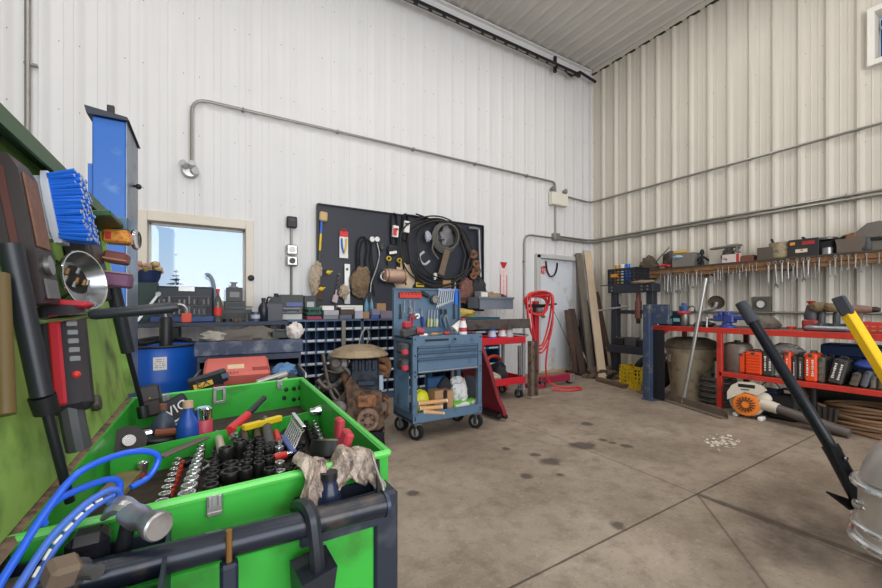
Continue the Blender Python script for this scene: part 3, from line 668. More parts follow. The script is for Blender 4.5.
# ------------------------------------------------------------------ reusable builders
def caster(root,x,y,r=.06,a=0):
    mb=MB(root); mb.rod((x-.02*math.cos(a),y-.02*math.sin(a),r),(x+.02*math.cos(a),y+.02*math.sin(a),r),r,r,18); w=part('caster',mb,root,rubber)
    mb=MB(root); c,s_=math.cos(a),math.sin(a)
    mb.rod((x-.024*c,y-.024*s_,r),(x+.024*c,y+.024*s_,r),r*.55,r*.55,14); part('wheel_hub',mb,w,grey)
    mb=MB(root)
    for q in(-1,1): mb.box((x+q*.028*c,y+q*.028*s_,r*1.35),(.006 if abs(c)>.5 else r*.9,.006 if abs(c)<.5 else r*.9,r*1.4))
    mb.box((x,y,r*2.08),(.075,.075,.012)); part('caster_fork',mb,w,steel)
def case(x0,x1,y0,y1,z0,z1,label,m,cat='case',front='y',handle=True,text=None,tm=None,name='tool_case',lid=.45,hm=None,group=None,latm=None):
    """blow moulded carrying case; front 'y' faces -y, 'x' faces -x"""
    t=thing(name,((x0+x1)/2,(y0+y1)/2,z0),label,cat,group)
    c=Vector(((x0+x1)/2,(y0+y1)/2,0)); zs=z0+(z1-z0)*(1-lid); b=min(.018,(z1-z0)*.2,(x1-x0)*.2,(y1-y0)*.2)
    part('case_body',MB(t).box((c.x,c.y,(z0+zs)/2),(x1-x0,y1-y0,zs-z0-.004),b),t,m)
    part('case_lid',MB(t).box((c.x,c.y,(z1+zs)/2),(x1-x0,y1-y0,z1-zs-.0),b),t,m)
    lm=latm or dkgrey; w=(x1-x0) if front=='y' else (y1-y0); lw=min(.04,w*.12); lh=min(.05,(z1-z0)*.4)
    for s in(-.3,.3):
        if front=='y': part('latch',MB(t).box((c.x+s*w,y0-.004,zs),(lw,.012,lh),.003),t,lm)
        else: part('latch',MB(t).box((x0-.004,c.y+s*w,zs),(.012,lw,lh),.003),t,lm)
    if handle:
        hw=w*.16; q=zs
        pts=[(-hw,0),(-hw,.03),(hw,.03),(hw,0)]
        if front=='y': part('handle',MB(t).tube([(c.x+u,y0-v,q) for u,v in pts],.007,6),t,hm or lm)
        else: part('handle',MB(t).tube([(x0-v,c.y+u,q) for u,v in pts],.007,6),t,hm or lm)
    if text: label_text(t,text,c,x0,y0,(z0+zs)/2,front,w*.6,(zs-z0)*.5,tm or paper)
    return t
def label_text(t,text,c,x0,y0,z,front,w,h,m,ang=0):
    s_=min(h,w/(.62*len(text)))
    M_=TR((c.x,y0-.003,z),90) if front=='y' else TR((x0-.003,c.y,z),90,0,-90)
    return part('lettering',MB(t).text(text,M_@rot(0,0,ang),s_,.001),t,m)
def carton(x0,x1,y0,y1,z0,z1,label,m,front='y',text=None,tm=None,patch=None,cat='box',name='carton',rz=0,group=None):
    c=Vector(((x0+x1)/2,(y0+y1)/2,z0)); t=thing(name,c,label,cat,group,rz); L=lambda:MB()
    w,d,h=x1-x0,y1-y0,z1-z0
    part('box_body',MB().box((0,0,h/2),(w,d,h),.003),t,m)
    part('box_flap',MB().box((0,0,h+.0015),(w*.98,d*.98,.003)),t,m)
    if patch:
        pm,u0,u1,v0,v1=patch
        if front=='y': part('printed_panel',MB().box((w*((u0+u1)/2-.5),-d/2-.001,h*(v0+v1)/2),(w*(u1-u0),.003,h*(v1-v0))),t,pm)
        else: part('printed_panel',MB().box((-w/2-.001,-d*((u0+u1)/2-.5),h*(v0+v1)/2),(.003,d*(u1-u0),h*(v1-v0))),t,pm)
    if text:
        M_=TR((0,-d/2-.003,h*.5),90) if front=='y' else TR((-w/2-.003,0,h*.5),90,0,-90)
        part('lettering',MB().text(text,M_,min(h*.5,(w if front=='y' else d)*.85/(.62*len(text))),.001),t,tm or black)
    return t
def bottle(q,r,h,label,m,capm,labm=None,cat='bottle',name='bottle',neck=.35,group=None):
    t=thing(name,q,label,cat,group)
    part('bottle_body',MB().lathe([(r*.9,0),(r,h*.03),(r,h*.55),(r*.85,h*.66),(r*neck,h*.82),(r*neck,h*.9)],n=18),t,m)
    part('cap',MB().lathe([(r*(neck+.07),h*.88),(r*(neck+.07),h)],n=14),t,capm)
    if labm: part('label_band',MB().lathe([(r*1.015,h*.2),(r*1.015,h*.45)],n=18,cap=False),t,labm)
    return t
def jug(q,w,d,h,label,m,capm,rz=0,labm=None,name='oil_jug',cat='jug'):
    t=thing(name,q,label,cat,None,rz)
    mb=MB(); mb.hexa([(-w/2,-d/2,0),(w/2,-d/2,0),(w/2,d/2,0),(-w/2,d/2,0)],[(-w/2,-d/2,h*.62),(w/2,-d/2,h*.62),(w/2,d/2,h*.62),(-w/2,d/2,h*.62)])
    mb.hexa([(-w/2,-d/2,h*.62),(w/2,-d/2,h*.62),(w/2,d/2,h*.62),(-w/2,d/2,h*.62)],[(-w*.12,-d*.25,h*.88),(w*.35,-d*.25,h*.88),(w*.35,d*.25,h*.88),(-w*.12,d*.25,h*.88)])
    part('jug_body',mb,t,m,sharp=60)
    part('handle',MB().tube([(-w*.1,0,h*.84),(-w*.35,0,h*.86),(-w*.46,0,h*.72),(-w*.45,0,h*.58)],w*.06,8,3),t,m)
    part('cap',MB().lathe([(w*.15,h*.86),(w*.15,h)],(w*.14,0,0),14),t,capm)
    if labm: part('label_patch',MB().box((0,-d/2-.001,h*.32),(w*.8,.002,h*.34)),t,labm)
    return t
# ------------------------------------------------------------------ bench under the window
BT=1.01
t=thing('workbench',(-.7,4.75,0),'dark steel topped workbench under the window','workbench')
part('bench_top',MB(t).box((-.72,4.75,BT-.02),(2.98,.62,.04),.004),t,navy)
for x in(-2.1,-.25,.62):
    for y in(4.5,5.0): part('leg',MB(t).box((x,y,(BT-.04)/2),(.07,.07,BT-.04),.004),t,dark)
part('stretcher',MB(t).box((-.72,4.98,.35),(2.7,.04,.06)),t,dark)
# blue tool tray lower on bench and open socket cases
x0,x1,z0,z1=RB(152,214,286,316,4.72)
t=thing('socket_case',((x0+x1)/2,4.75,BT),'large open black socket case propped up on the bench below the window','tool case')
h_=z1-BT
part('case_lid',MB(t).push(TR(((x0+x1)/2,4.79,BT+h_/2),-6)).box((0,0,0),(x1-x0,.05,h_),.02).pop(),t,M('case_navy_black',(34,40,54),.5,var=.25))
part('nameplate',MB(t).push(TR(((x0+x1)/2,4.79,BT+h_/2),-6)).box((.02,-.028,h_*.42),((x1-x0)*.27,.008,.05),.003).pop(),t,alu)
part('case_body',MB(t).box(((x0+x1)/2,4.62,BT+.03),(x1-x0,.28,.06),.01),t,M('blue_case',(30,60,110),.5,var=.2))
for k in range(3):
    mb=MB(t).push(TR(((x0+x1)/2,4.79,BT+h_/2),-6)).box((0,-.03,-.32*h_+k*.26*h_),((x1-x0)*.9,.012,.012)).pop(); part('socket_rail',mb,t,dkgrey)
for r_ in range(2):
    for k in range(11):
        xk=(x0+.05)+(x1-x0-.1)*k/10
        part('socket',MB(t).push(TR(((x0+x1)/2,4.79,BT+h_/2),-6)).rod((xk-(x0+x1)/2,-.035,(-.3+.28*r_)*h_),(xk-(x0+x1)/2,-.035,(-.3+.28*r_)*h_+.05+(.03 if k%4==2 else 0)),.012,n=8).pop(),t,steel if (k*3+r_)%5 else dkgrey)
# flower pot and green crate at left of the sill
x0,x1,z0,z1=RB(136,158,283,303,4.80)
carton(x0,x1,4.72,4.92,BT,z1,'dark green box at the left end of the window bench under the pot',M('dark_green',(34,56,54),.6,var=.2),name='green_box')
xm=(x0+x1)/2; zq=P(148,271,Y=4.82).z
t=thing('planter',(xm,4.82,z1),'dark blue pot of dried reddish flowers in the window','planter')
part('pot',MB().lathe([(.085,0.004),(.105,.05),(.115,zq-z1-.01),(.12,zq-z1),(.1,zq-z1),(.095,zq-z1-.03)],n=20),t,M('pot_blue',(30,46,84),.45,var=.2))
fm=[M('dried_rose',(176,134,118),.9,var=.3,scale=30),M('dried_tan',(196,168,120),.9,var=.3,scale=30),M('dry_leaf',(120,120,70),.9,var=.3,scale=30)]
rr=random.Random(5)
for k in range(22):
    a=rr.uniform(0,6.28); q=rr.uniform(0,.11); part('flower',MB().blob((math.cos(a)*q,math.sin(a)*q,zq-z1+rr.uniform(0,.075)),(.03,.03,.026),.3,k,8,6),t,fm[k%3])
# bottle standing on bench, tin cans
q=P(218,320,Y=4.56); q.z=BT
bottle(q,.036,P(218,289,Y=4.56).z-BT,'clear soda bottle with a red label on the window bench',M('bottle_glass',(150,150,140),.1,trans=.75),redpl,redpl,name='soda_bottle')
q=P(227.5,319,Y=4.55); q.z=BT; solo('tape_roll',MB().lathe([(.03,0),(.042,0),(.042,.03),(.03,.03),(.03,0)],q,18,cap=False),'small black roll of tape beside the soda bottle','tape',black)
for x,r_,h_,l in((236,.014,.03,'tiny brass fitting on the bench, left of the pair'),(240,.012,.04,'tiny brass fitting on the bench, right of the pair')):
    q=P(x,319.5,Y=4.55); q.z=BT; solo('brass_fitting',MB().lathe([(r_,0),(r_,h_*.5),(r_*.6,h_*.5),(r_*.6,h_)],q,8),l,'fitting',brass)
q=P(247,320,Y=4.55); q.z=BT; solo('upright_bolt',MB().lathe([(.012,0),(.012,.015),(.005,.015),(.005,.085)],q,8),'upright bolt standing on the bench left of the tin','bolt',steel)
q=P(255.5,320,Y=4.6); q.z=BT; t=thing('tin_can',q,'small blue tin can beside the black oil bottles','can'); part('can_body',MB().lathe([(.045,0),(.045,.1)],n=18),t,M('can_blue',(70,84,120),.4,.3,var=.2)); part('label_band',MB().lathe([(.046,.03),(.046,.07)],n=18,cap=False),t,ltgrey)
q=P(263.5,320,Y=4.62); q.z=BT; bottle(q,.052,P(263,298,Y=4.62).z-BT,'slim black oil bottle on the bench at the left of two',M('oil_black',(26,32,44),.35),black,name='oil_bottle')
q=P(274,320,Y=4.65); q.z=BT; jug(q,.16,.12,P(274,293.5,Y=4.65).z-BT,'large black oil jug on the bench left of the parts bins',M('oil_black',(26,32,44)),black)
# red orange block with gooseneck, A frame jack
q=P(186.5,321,Y=4.5); q.z=BT
t=thing('grease_pump',q,'orange red pump block with a bent metal spout at the bench edge','pump'); part('block',MB().box((0,0,.045),(.085,.06,.09),.008),t,M('pump_orange',(214,78,52),.5)); part('spout',MB().tube([(0,0,.09),(0,0,.13),(-.04,0,.17),(-.12,0,.165),(-.17,0,.13)],.014,8,4),t,alu)
q=P(152,321,Y=4.5); q.z=BT
t=thing('bench_clamp_stand',q,'grey A shaped metal stand on the left part of the window bench','stand'); part('strut',MB().bar((-.12,0,0),(.05,0,.27),.03,.02),t,alu); part('strut',MB().bar((.17,0,0),(.05,0,.27),.03,.02),t,dkgrey); part('pivot',MB().rod((.05,-.03,.27),(.05,.03,.27),.022),t,steel); part('foot',MB().box((.02,0,.008),(.38,.06,.016),.003),t,dark)
# gooseneck and stacked trays on window sill
q=P(214,306,Y=4.95); q.z=BT
t=thing('gooseneck_lamp',q,'pale gooseneck lamp standing in front of the window','lamp'); h_=P(214,275,Y=4.95).z-BT
part('stem',MB().tube([(0,0,.02),(0.005,0,h_*.5),(-.01,0,h_*.85),(-.05,0,h_),(-.08,0,h_*.98)],.02,8,4),t,M('lamp_grey',(128,140,152),.5)); part('lamp_base',MB().lathe([(.06,0),(.06,.02),(.02,.03)],n=16),t,grey)
x0,x1,z0,z1=RB(222,249,293,320,4.95)
xx=[(0,.0),(.33,.02)]
zc=BT; hs=[.11,.09,.08]
carton(x0-.02,x1+.02,4.84,5.04,BT,BT+.12,'dark grey box at the bottom of the stack in the window corner',dkgrey,patch=(black,.1,.9,.3,.7),name='storage_box')
carton(x0+.02,x1-.04,4.86,5.03,BT+.124,BT+.21,'dark box with black band in the middle of the window corner stack',dkgrey,patch=(black,.1,.9,.4,.8),name='storage_box')
zt=P(233,288,Y=4.95).z
carton(x0+.04,x1-.07,4.88,5.02,BT+.214,zt,'charcoal box on top of the window corner stack',dkgrey,patch=(grey,.2,.8,.3,.7),name='storage_box')
solo('wire_spool',MB().lathe([(.045,0),(.045,.012),(.025,.014),(.025,.05),(.04,.052),(.04,.06)],((x0+x1)/2-.02,4.95,zt+.003),14),'small grey spool on top of the box stack in the window','spool',grey)
# ------------------------------------------------------------------ parts bin cabinets
def bins(x0,x1,nc,nr,z0,z1,yf,lab,m,back,name='parts_bin_cabinet'):
    t=thing(name,((x0+x1)/2,yf,0),lab,'bin cabinet'); d=.32
    mb=MB(t); mb.box(((x0+x1)/2,yf+d-.01,(z0+z1)/2),(x1-x0,.02,z1-z0)); part('back_panel',mb,t,back)
    for s,x in(('',x0+.008),('',x1-.008)): part('side_panel',MB(t).box((x,yf+d/2,z1/2),(.016,d,z1)),t,m)
    part('top_panel',MB(t).box(((x0+x1)/2,yf+d/2,z1-.011),(x1-x0,d,.022)),t,m)
    part('base',MB(t).box(((x0+x1)/2,yf+d/2,z0/2),(x1-x0-.034,d-.02,z0)),t,m)
    cw=(x1-x0)/nc; rh=(z1-z0)/nr
    for i in range(1,nc): part('divider',MB(t).box((x0+i*cw,yf+d/2+.01,(z0+z1)/2),(.006,d-.03,z1-z0-.03)),t,m)
    for j in range(nr):
        sh=part('shelf',MB(t).box(((x0+x1)/2,yf+d/2,z0+j*rh+.003),(x1-x0-.034,d-.02,.006)).box(((x0+x1)/2,yf+.006,z0+j*rh+.018),(x1-x0-.034,.008,.036)),t,m)
        for i in range(nc):
            part('label_card',MB(t).box((x0+(i+.5)*cw,yf+.0005,z0+j*rh+.022),(cw*.72,.003,.024)),sh,M('bin_label',(206,210,216),.6))
    return t
bins(.77,1.66,8,7,.08,1.015,4.65,'dark blue parts bin cabinet nearest the window',M('cab_greyblue',(74,94,120),.5,var=.1),binblue)
bins(1.665,2.555,8,7,.08,1.015,4.65,'dark blue parts bin cabinet behind the engine and grey blue cart',M('cab_greyblue',(74,94,120)),binblue)
t=bins(2.57,3.75,5,4,.08,1.015,4.55,'teal parts bin cabinet behind the red tool cart',teal,M('teal_dark',(16,62,84),.6,var=.2))
solo('galvanised_post',MB().box((1.415,4.62,.5),(.05,.04,1.0),.004),'pale grey upright strip leaning on the front of the bin cabinet','post',galv)
# things on top of the bins, left to right (pixels give each its place on the top)
TZ=1.017
def topbox(x0,x1,yt,yb,Y,label,m,dep=.2,z0=None,patch=None,kind='carton',text=None,tm=None,rz=0):
    X0,X1,zb,zt=RB(x0,x1,yt,yb,Y)
    zb=TZ if z0 is None else z0
    if kind=='case': case(X0,X1,Y,Y+dep,zb,zt,label,m); return zt
    carton(X0,X1,Y,Y+dep,zb,zt,label,m,'y',text,tm,patch,name='carton' if kind=='carton' else kind,rz=rz); return zt+.004
z_=topbox(281,302,314.5,320,4.72,'low pale grey case at the bottom of the leftmost stack on the bins',ltgrey)
z_=topbox(282,302,307.5,314,4.73,'grey case in the middle of the leftmost stack on the bins',grey,z0=z_,kind='case')+.001
z_=topbox(280.5,303.5,295,307,4.74,'charcoal case with a blue label on top of the leftmost stack on the bins',dkgrey,z0=z_,patch=(M('label_blue',(84,100,160),.5),.25,.95,.1,.4))
z_=topbox(304.5,316.5,296,308,4.84,'grey box with a small window standing behind the green case',dkgrey,patch=(ltgrey,.2,.8,.35,.75),dep=.12)
z_=topbox(307,322,316.5,320,4.68,'low crimson case under the green case on the bins',M('crimson',(150,40,66),.5))
z_=topbox(306.5,322.5,307,316,4.69,'green tool case on top of the crimson case',M('case_green',(38,92,78),.5,var=.15),z0=z_,kind='case')+.001
z_=topbox(323.5,338.5,315.5,320,4.68,'low grey box right of the crimson case',grey)
z_=topbox(324,339,310.5,315,4.69,'pale grey box with lilac side right of the green case',M('lilac_grey',(168,168,180),.5),z0=z_,dep=.18)
z_=topbox(322,334,306,310,4.74,'small white box on top of the pale lilac box',paper,z0=z_,dep=.12,rz=4)
z_=topbox(339.5,352,315,320,4.68,'low slate blue box left of the brown topped box',M('slate',(96,102,120),.5))
z_=topbox(340.5,354.5,307.5,314.5,4.70,'dark brown open box with white rims on the bins',M('dark_brown_box',(80,66,58),.6),z0=z_,patch=(paper,.05,.95,.75,1.0),dep=.18)
z_=topbox(338,363,305.5,320,4.86,'white carton standing at the back behind the brown box',paper,dep=.1)
z_=topbox(355,363,311,320,4.70,'pale lilac carton right of the brown open box',M('lilac',(176,174,192),.6),dep=.12)
z_=topbox(364,370,312,320,4.70,'small tan carton standing on the bins below the blue sprays',card,dep=.1,rz=-12)
z_=topbox(371,379,315.5,320,4.70,'small blue box lying on the bins',M('box_blue',(72,96,170),.5),dep=.12)
z_=topbox(372,380.5,309,315,4.72,'grey blue box lying on the small blue box',M('grey_lilac',(128,128,150),.5),z0=z_,dep=.12)
z_=topbox(381,393,311,320,4.70,'mauve grey box beside the tool cart back panel',M('mauve',(128,118,136),.5),dep=.14)
z_=topbox(377,386,303.5,309,4.86,'tan brown small carton at the back of the bins beside the cart panel',card,dep=.1,z0=TZ)
for x,l in((366.5,'tall pale blue spray bottle on the bins, left of two'),(371.5,'tall pale blue spray bottle on the bins, right of two')):
    q=P(x,312,Y=4.84); q.z=TZ; bottle(q,.028,P(x,296,Y=4.84).z-TZ,l,M('pale_blue_bottle',(98,152,176),.4,var=.15),dkgrey,name='spray_bottle')
# right part of the bins: grey tub and clutter
x0,x1,z0,z1=RB(478,514,297,310,4.55)
zz=TZ+.09
mb=MB(); mb.blob((3.02,4.70,TZ+.055),(.36,.12,.075),.3,31,26,10,flat=-.052); solo('glove_heap',mb,'heap of yellow and tan work gloves under the grey tub','gloves',M('yellow_tan',(198,172,70),.9,var=.35,scale=9,dirt=(170,140,110),damt=.5))
t=thing('grey_tub',(3.25,4.7,TZ+.105),'grey plastic tub full of odds and ends on the teal bins','tub')
X0,X1=P(479,300,Y=4.58).x,P(513,300,Y=4.58).x; Z0,Z1=TZ+.115,P(500,297,Y=4.58).z
for (xa,xb,ya,yb) in((X0,X1,4.58,4.59),(X0,X1,4.86,4.87),(X0,X0+.01,4.58,4.87),(X1-.01,X1,4.58,4.87)): part('side',MB(t).box(((xa+xb)/2,(ya+yb)/2,(Z0+Z1)/2),(xb-xa,yb-ya,Z1-Z0)),t,M('tub_grey',(112,120,132),.5))
part('bottom',MB(t).box(((X0+X1)/2,4.725,Z0+.006),(X1-X0,.28,.012)),t,M('tub_grey',(112,120,132)))
part('rim',MB(t).box(((X0+X1)/2,4.572,Z1-.015),(X1-X0+.03,.02,.03),.004),t,M('tub_grey',(112,120,132)))
q=Vector((X0+.12,4.68,Z1)); part('r',MB(),t) if False else None
carton(X0+.05,X0+.22,4.64,4.76,Z0+.02,Z1+.08,'grey striped box sticking out of the grey tub',grey,patch=(paper,.1,.9,.6,.95),rz=10)
solo('hose_fitting',MB().blob((X0+.36,4.72,Z1-.01),(.13,.1,.08),.35,33),'tan crumpled hose and rag inside the grey tub','rag',M('tan_dark',(150,128,92),.8,var=.4,scale=18))
solo('flap_wheel',MB().push(TR((X1-.1,4.72,Z1+.01),25,0,0)).lathe([(.02,-.02),(.075,-.02),(.075,.02),(.02,.02),(.02,-.02)],n=18,cap=False).pop(),'dark round wheel at the right end in the grey tub','wheel',dark)
# ------------------------------------------------------------------ blue drum
q=Vector((-.33,4.0,0)); DT=.845
t=thing('blue_drum',q,'blue plastic drum with a white paper sticker beside the blue column','drum')
part('drum_body',MB().lathe([(.26,0),(.285,.03),(.29,.1),(.29,.26),(.296,.28),(.29,.3),(.29,.55),(.296,.57),(.29,.59),(.29,.78),(.28,.83),(.285,DT),(.27,DT),(.262,DT-.015)],n=36),t,drumblue)
part('lid_ring',MB().ring((0,0,DT),(0,0,1),.278,.012,36,8),t,black)
part('bung',MB().lathe([(.035,DT-.02),(.035,DT+.01)],(-.12,.12,0),12),t,black)
a=math.atan2(P(160,363,Y=3.72).y-4.0,P(160,363,Y=3.72).x+.33)
zz=P(160,363.5,Y=3.72).z; st=MB()
for i in range(6): 
    a0=a-.15+i*.05;a1=a0+.05; st.add([(.2925*math.cos(a0),.2925*math.sin(a0),zz-.05),(.2925*math.cos(a1),.2925*math.sin(a1),zz-.05),(.2925*math.cos(a1),.2925*math.sin(a1),zz+.05),(.2925*math.cos(a0),.2925*math.sin(a0),zz+.05)],[(0,1,2,3)])
sk=part('sticker',st,t,paper); st=MB()
rr=random.Random(9)
for j in range(5):
    for i in range(9):
        if rr.random()<.55:
            a0=a-.115+i*.026; st.add([(.2932*math.cos(a0+d_),.2932*math.sin(a0+d_),zz-.032+j*.015+e_) for d_,e_ in((0,0),(.02,0),(.02,.006),(0,.006))],[(0,1,2,3)])
part('print',st,sk,M('print_grey',(150,120,130),.7))
t=thing('drum_pump',Vector((-.27,3.86,DT)),'black hand pump cylinder standing on the blue drum','pump')
hh=P(164,317,Y=3.86).z-DT
part('cylinder',MB().lathe([(.045,0.0),(.045,hh*.93),(.038,hh)],n=18),t,black); part('pump_rod',MB().tube([(0,0,hh),(0,0,hh+.04),(.05,0,hh+.09),(.1,0,hh+.1)],.01,8,3),t,alu)
solo('hose',MB().tube([(-.5,3.95,DT+.03),(-.4,3.82,DT+.03),(-.28,4.05,DT+.035),(-.15,4.1,DT+.03),(-.12,3.98,DT+.03),(-.3,4.16,DT+.05),(-.48,4.12,DT+.03)],.018,8,5),'black hose lying in loops on the blue drum lid','hose',rubber)
# ------------------------------------------------------------------ navy chest with the open drawer
q=Vector((.30,3.26,0)); t=thing('navy_tool_chest',q,'dirty navy tool chest with its top drawer pulled out behind the green chest','tool chest',rz=-5)
W,D_,HT=.70,.56,.905
part('carcass',MB().box((0,D_/2,.1+(HT-.2-.1)/2),(W,D_,HT-.3)),t,navy)
part('back_panel',MB().box((0,D_-.01,HT-.11),(W,.02,.2)),t,navy)
for s in(-1,1): part('side_panel',MB().box((s*(W/2-.008),D_/2,HT-.1),(.016,D_,.2)),t,navy)
part('top',MB().box((0,D_/2,HT-.01),(W+.02,D_+.02,.02),.004),t,navy)
part('front_lip',MB().box((0,-.012,HT-.05),(W+.03,.03,.10),.006),t,M('navy_scuffed',(44,58,84),.5,var=.3,dirt=(120,126,136),damt=.35))
part('front_rail',MB().box((0,.0,HT-.125),(W,.02,.045),.002),t,navy)
for k in range(3): 
    z=.15+k*.15; dr=part('drawer',MB().box((0,-.008,z+.07),(W-.05,.02,.13),.004),t,navy); part('drawer_pull',MB().box((0,-.024,z+.12),(W-.1,.016,.016),.004),dr,alu)
zd=HT-.285
dr=part('open_drawer',MB().box((0,-.26,zd),(W-.06,.5,.01)).box((0,-.505,zd+.02),(W-.02,.016,.06),.003).box((-W/2+.035,-.26,zd+.045),(.01,.5,.09)).box((W/2-.035,-.26,zd+.045),(.01,.5,.09)),t,dark)
for s in(-1,1): part('drawer_slide',MB().box((s*(W/2-.022),-.24,zd+.075),(.012,.5,.035),.002),dr,alu)
for x in(-.28,.28):
    for y in(.08,.48): caster(t,*(t.matrix_world@Vector((x,y,0))).xy,.045)
m_=t.matrix_world
# in the drawer
def inst(name,loc,label,cat,rz=0,rx=0,ry=0): 
    w=m_@Vector(loc); return thing(name,w,label,cat,None,rz-5,rx,ry)
c=inst('red_tool_case',(-.09,-.19,zd+.045),'faded red hard case with a cream label lying in the open drawer','tool case',2,15)
part('case_shell',MB().box((0,0,.05),(.40,.30,.098),.018),c,M('faded_red_case',(206,104,92),.5,var=.08)); part('paper_label',MB().box((-.01,-.04,.1),(.10,.07,.003)),c,M('cream_label',(220,196,160),.7)); part('handle',MB().box((.14,-.1,.101),(.10,.05,.008),.003),c,M('dark_red',(150,52,46),.5)); part('latch',MB().box((-.1,-.153,.05),(.04,.01,.04),.003),c,dkgrey)
for i in range(9): part('rib',MB().box((-.16+i*.02,-.135,.1),(.006,.02,.004)),c,M('dark_red',(150,52,46)))
w=m_@Vector((.22,-.1,zd+.04)); solo('blue_cloth',MB().blob(w,(.1,.13,.07),.25,41,flat=-.032),'blue cloth bundled beside the red case in the drawer','cloth',M('blue_rag',(92,132,176),.9,var=.3,scale=14))
w=m_@Vector((.20,-.38,zd+.03)); solo('dark_rag',MB().blob(w,(.1,.09,.05),.3,43,flat=-.022),'dark rag in the right front corner of the open drawer','cloth',ragd)
# navy chest top
w=m_@Vector((0,.22,HT)); solo('folded_tarp',MB().blob(w+Vector((.02,0,.0)),(.26,.2,.085),.22,45,26,14,flat=.001),'grey brown tarp folded on top of the navy chest','tarp',M('tarp',(92,86,80),.7,var=.35,scale=10))
w=m_@Vector((-.26,.16,HT+.02)); solo('rope_pile',MB().blob(w,(.09,.12,.045),.35,47,flat=-.018),'pale crumpled strap at the left end on the navy chest','strap',M('pale_strap',(150,146,136),.8,var=.3,scale=18))
c=inst('battery_pack',(.22,.12,HT+.002),'black battery box on the right part of the navy chest','battery'); part('pack_body',MB().box((0,0,.03),(.16,.1,.06),.008),c,black); part('pack_top',MB().box((0,0,.066),(.1,.07,.012),.004),c,dkgrey)
w=m_@Vector((.31,.05,HT+.055)); solo('plastic_bag',MB().blob(w,(.06,.05,.07),.3,49,flat=-.052),'small crumpled white plastic bag at the right corner of the navy chest','bag',M('white_bag',(206,200,196),.5,var=.2,scale=20,dirt=(150,110,80),damt=.25))

c1=P(189,386,Y=2.74);c2=P(227,374,Y=2.74); o=thing('black_yellow_case',(c1+c2)/2,'black and yellow tool case leaning at the left front of the open drawer','tool case'); d=(c2-c1); up_=Vector((0,.25,1))
part('case_body',MB(o).bar(c1,c2,.075,.05,(0,1,.2),.008),o,M('dw_black',(34,38,44),.45)); m_=frame((c1+c2)/2+Vector((0,-.042,0)),(0,-1,.12),d)
part('case_front',MB(o).push(m_).box((-.03,-.012,0),(.10,.03,.004),.001).pop(),o,M('dw_yellow',(214,168,40),.5)); part('lettering',MB(o).text('EX',m_@Matrix.Translation((-.03,-.004,.004)),.06,.001),o,M('dw_black',(34,38,44))); part('clip',MB(o).push(m_).box((.09,0,.002),(.04,.03,.008),.002).pop(),o,M('dw_slate',(70,84,104),.5))
c1=P(256,383,Y=2.74);c2=P(288,373,Y=2.74); o=thing('silver_case_handle',(c1+c2)/2,'grey and silver flat tool leaning at the right front of the open drawer','tool'); part('body',MB(o).bar(c1,c2,.03,.045,(0,1,.2),.008),o,alu); part('grip',MB(o).bar(c1+(c2-c1)*.1+Vector((0,-.018,-.006)),c2-(c2-c1)*.35+Vector((0,-.018,-.006)),.012,.02,(0,1,.2),.003),o,dkgrey); part('blade',MB(o).bar(c1+(c2-c1)*.4+Vector((.02,-.03,-.03)),c2+Vector((-.01,-.03,-.025)),.004,.02,(0,1,.2)),o,M('blade_cream',(216,206,184),.5))
# ------------------------------------------------------------------ engine
q=Vector((1.2,3.25,0)); t=thing('engine_block',q,'greasy old engine with a rusty front and big pulley standing on the floor','engine',rz=-20)
k_=.00865
def E(px,py,y=0): return Vector(((px-372)*k_,y,1.15-(py-308)*k_))
mb=MB(); a=E(356,356);b=E(384,394); mb.box(((a.x+b.x)/2,.02,(a.z+b.z)/2),(b.x-a.x,.30,a.z-b.z),.02)
for i in range(4): mb.box((a.x+.03+i*.055,-.14,a.z-.06),(.03,.03,.09),.008)
mb.box((0,-.145,b.z+.12),(.16,.03,.05),.01)
part('cylinder_block',mb,t,engblk)
mb=MB(); a=E(358,349);b=E(382,357); mb.box(((a.x+b.x)/2,.02,(a.z+b.z)/2),(b.x-a.x-.02,.26,a.z-b.z),.02)
for i in range(4): mb.rod((a.x+.04+i*.045,-.05,a.z),(a.x+.04+i*.045,-.05,a.z+.02),.014,n=8)
part('rocker_cover',mb,t,engblk)
mb=MB(); o=[E(352,380),E(357,372),E(366,384),E(386,388),E(387,408),E(389,419),E(383,424),E(360,424),E(351,416),E(355,400)]
mb.prism([(p.x,p.z) for p in o],.07,TR((0,-.13,0),90)); part('timing_cover',mb,t,M('cover_rust',(112,86,68),.75,.3,var=.4,scale=14,dirt=(50,42,40),damt=.6),sharp=25)
for px,py in((356,384),(368,388),(384,392),(385,407),(388,424),(356,425),(354,410)): c=E(px,py); part('cover_bolt',MB().rod((c.x,-.19,c.z),(c.x,-.225,c.z),.011,n=6),t,rust)
part('water_pump',MB().box(((E(362,0).x+E(381,0).x)/2,-.21,E(0,396).z),(.15,.05,.10),.015).rod((.03,-.2,E(0,394).z),(.03,-.25,E(0,394).z),.03,n=14),t,M('pump_rust',(150,104,72),.7,.3,var=.3,scale=14,dirt=(80,60,48),damt=.35))
c=E(373,412); mb=MB().push(frame((c.x,-.20,c.z),(0,-1,0))).lathe([(.02,-.01),(.05,0),(.055,.02),(.085,.025),(.09,.04),(.082,.05),(.09,.06),(.085,.07),(.06,.07),(.055,.05),(.03,.05),(.028,.075),(.0,.075)],n=28,cap=False).pop()
pl=part('crank_pulley',mb,t,M('pulley_rust',(140,112,96),.6,.4,var=.3,scale=16,dirt=(70,56,50),damt=.35))
for i in range(6):
    an=i*1.047; part('pulley_bolt',MB().push(frame((c.x,-.245,c.z),(0,-1,0))).rod((.042*math.cos(an),.042*math.sin(an),0),(.042*math.cos(an),.042*math.sin(an),.018),.008,n=6).pop(),pl,dark)
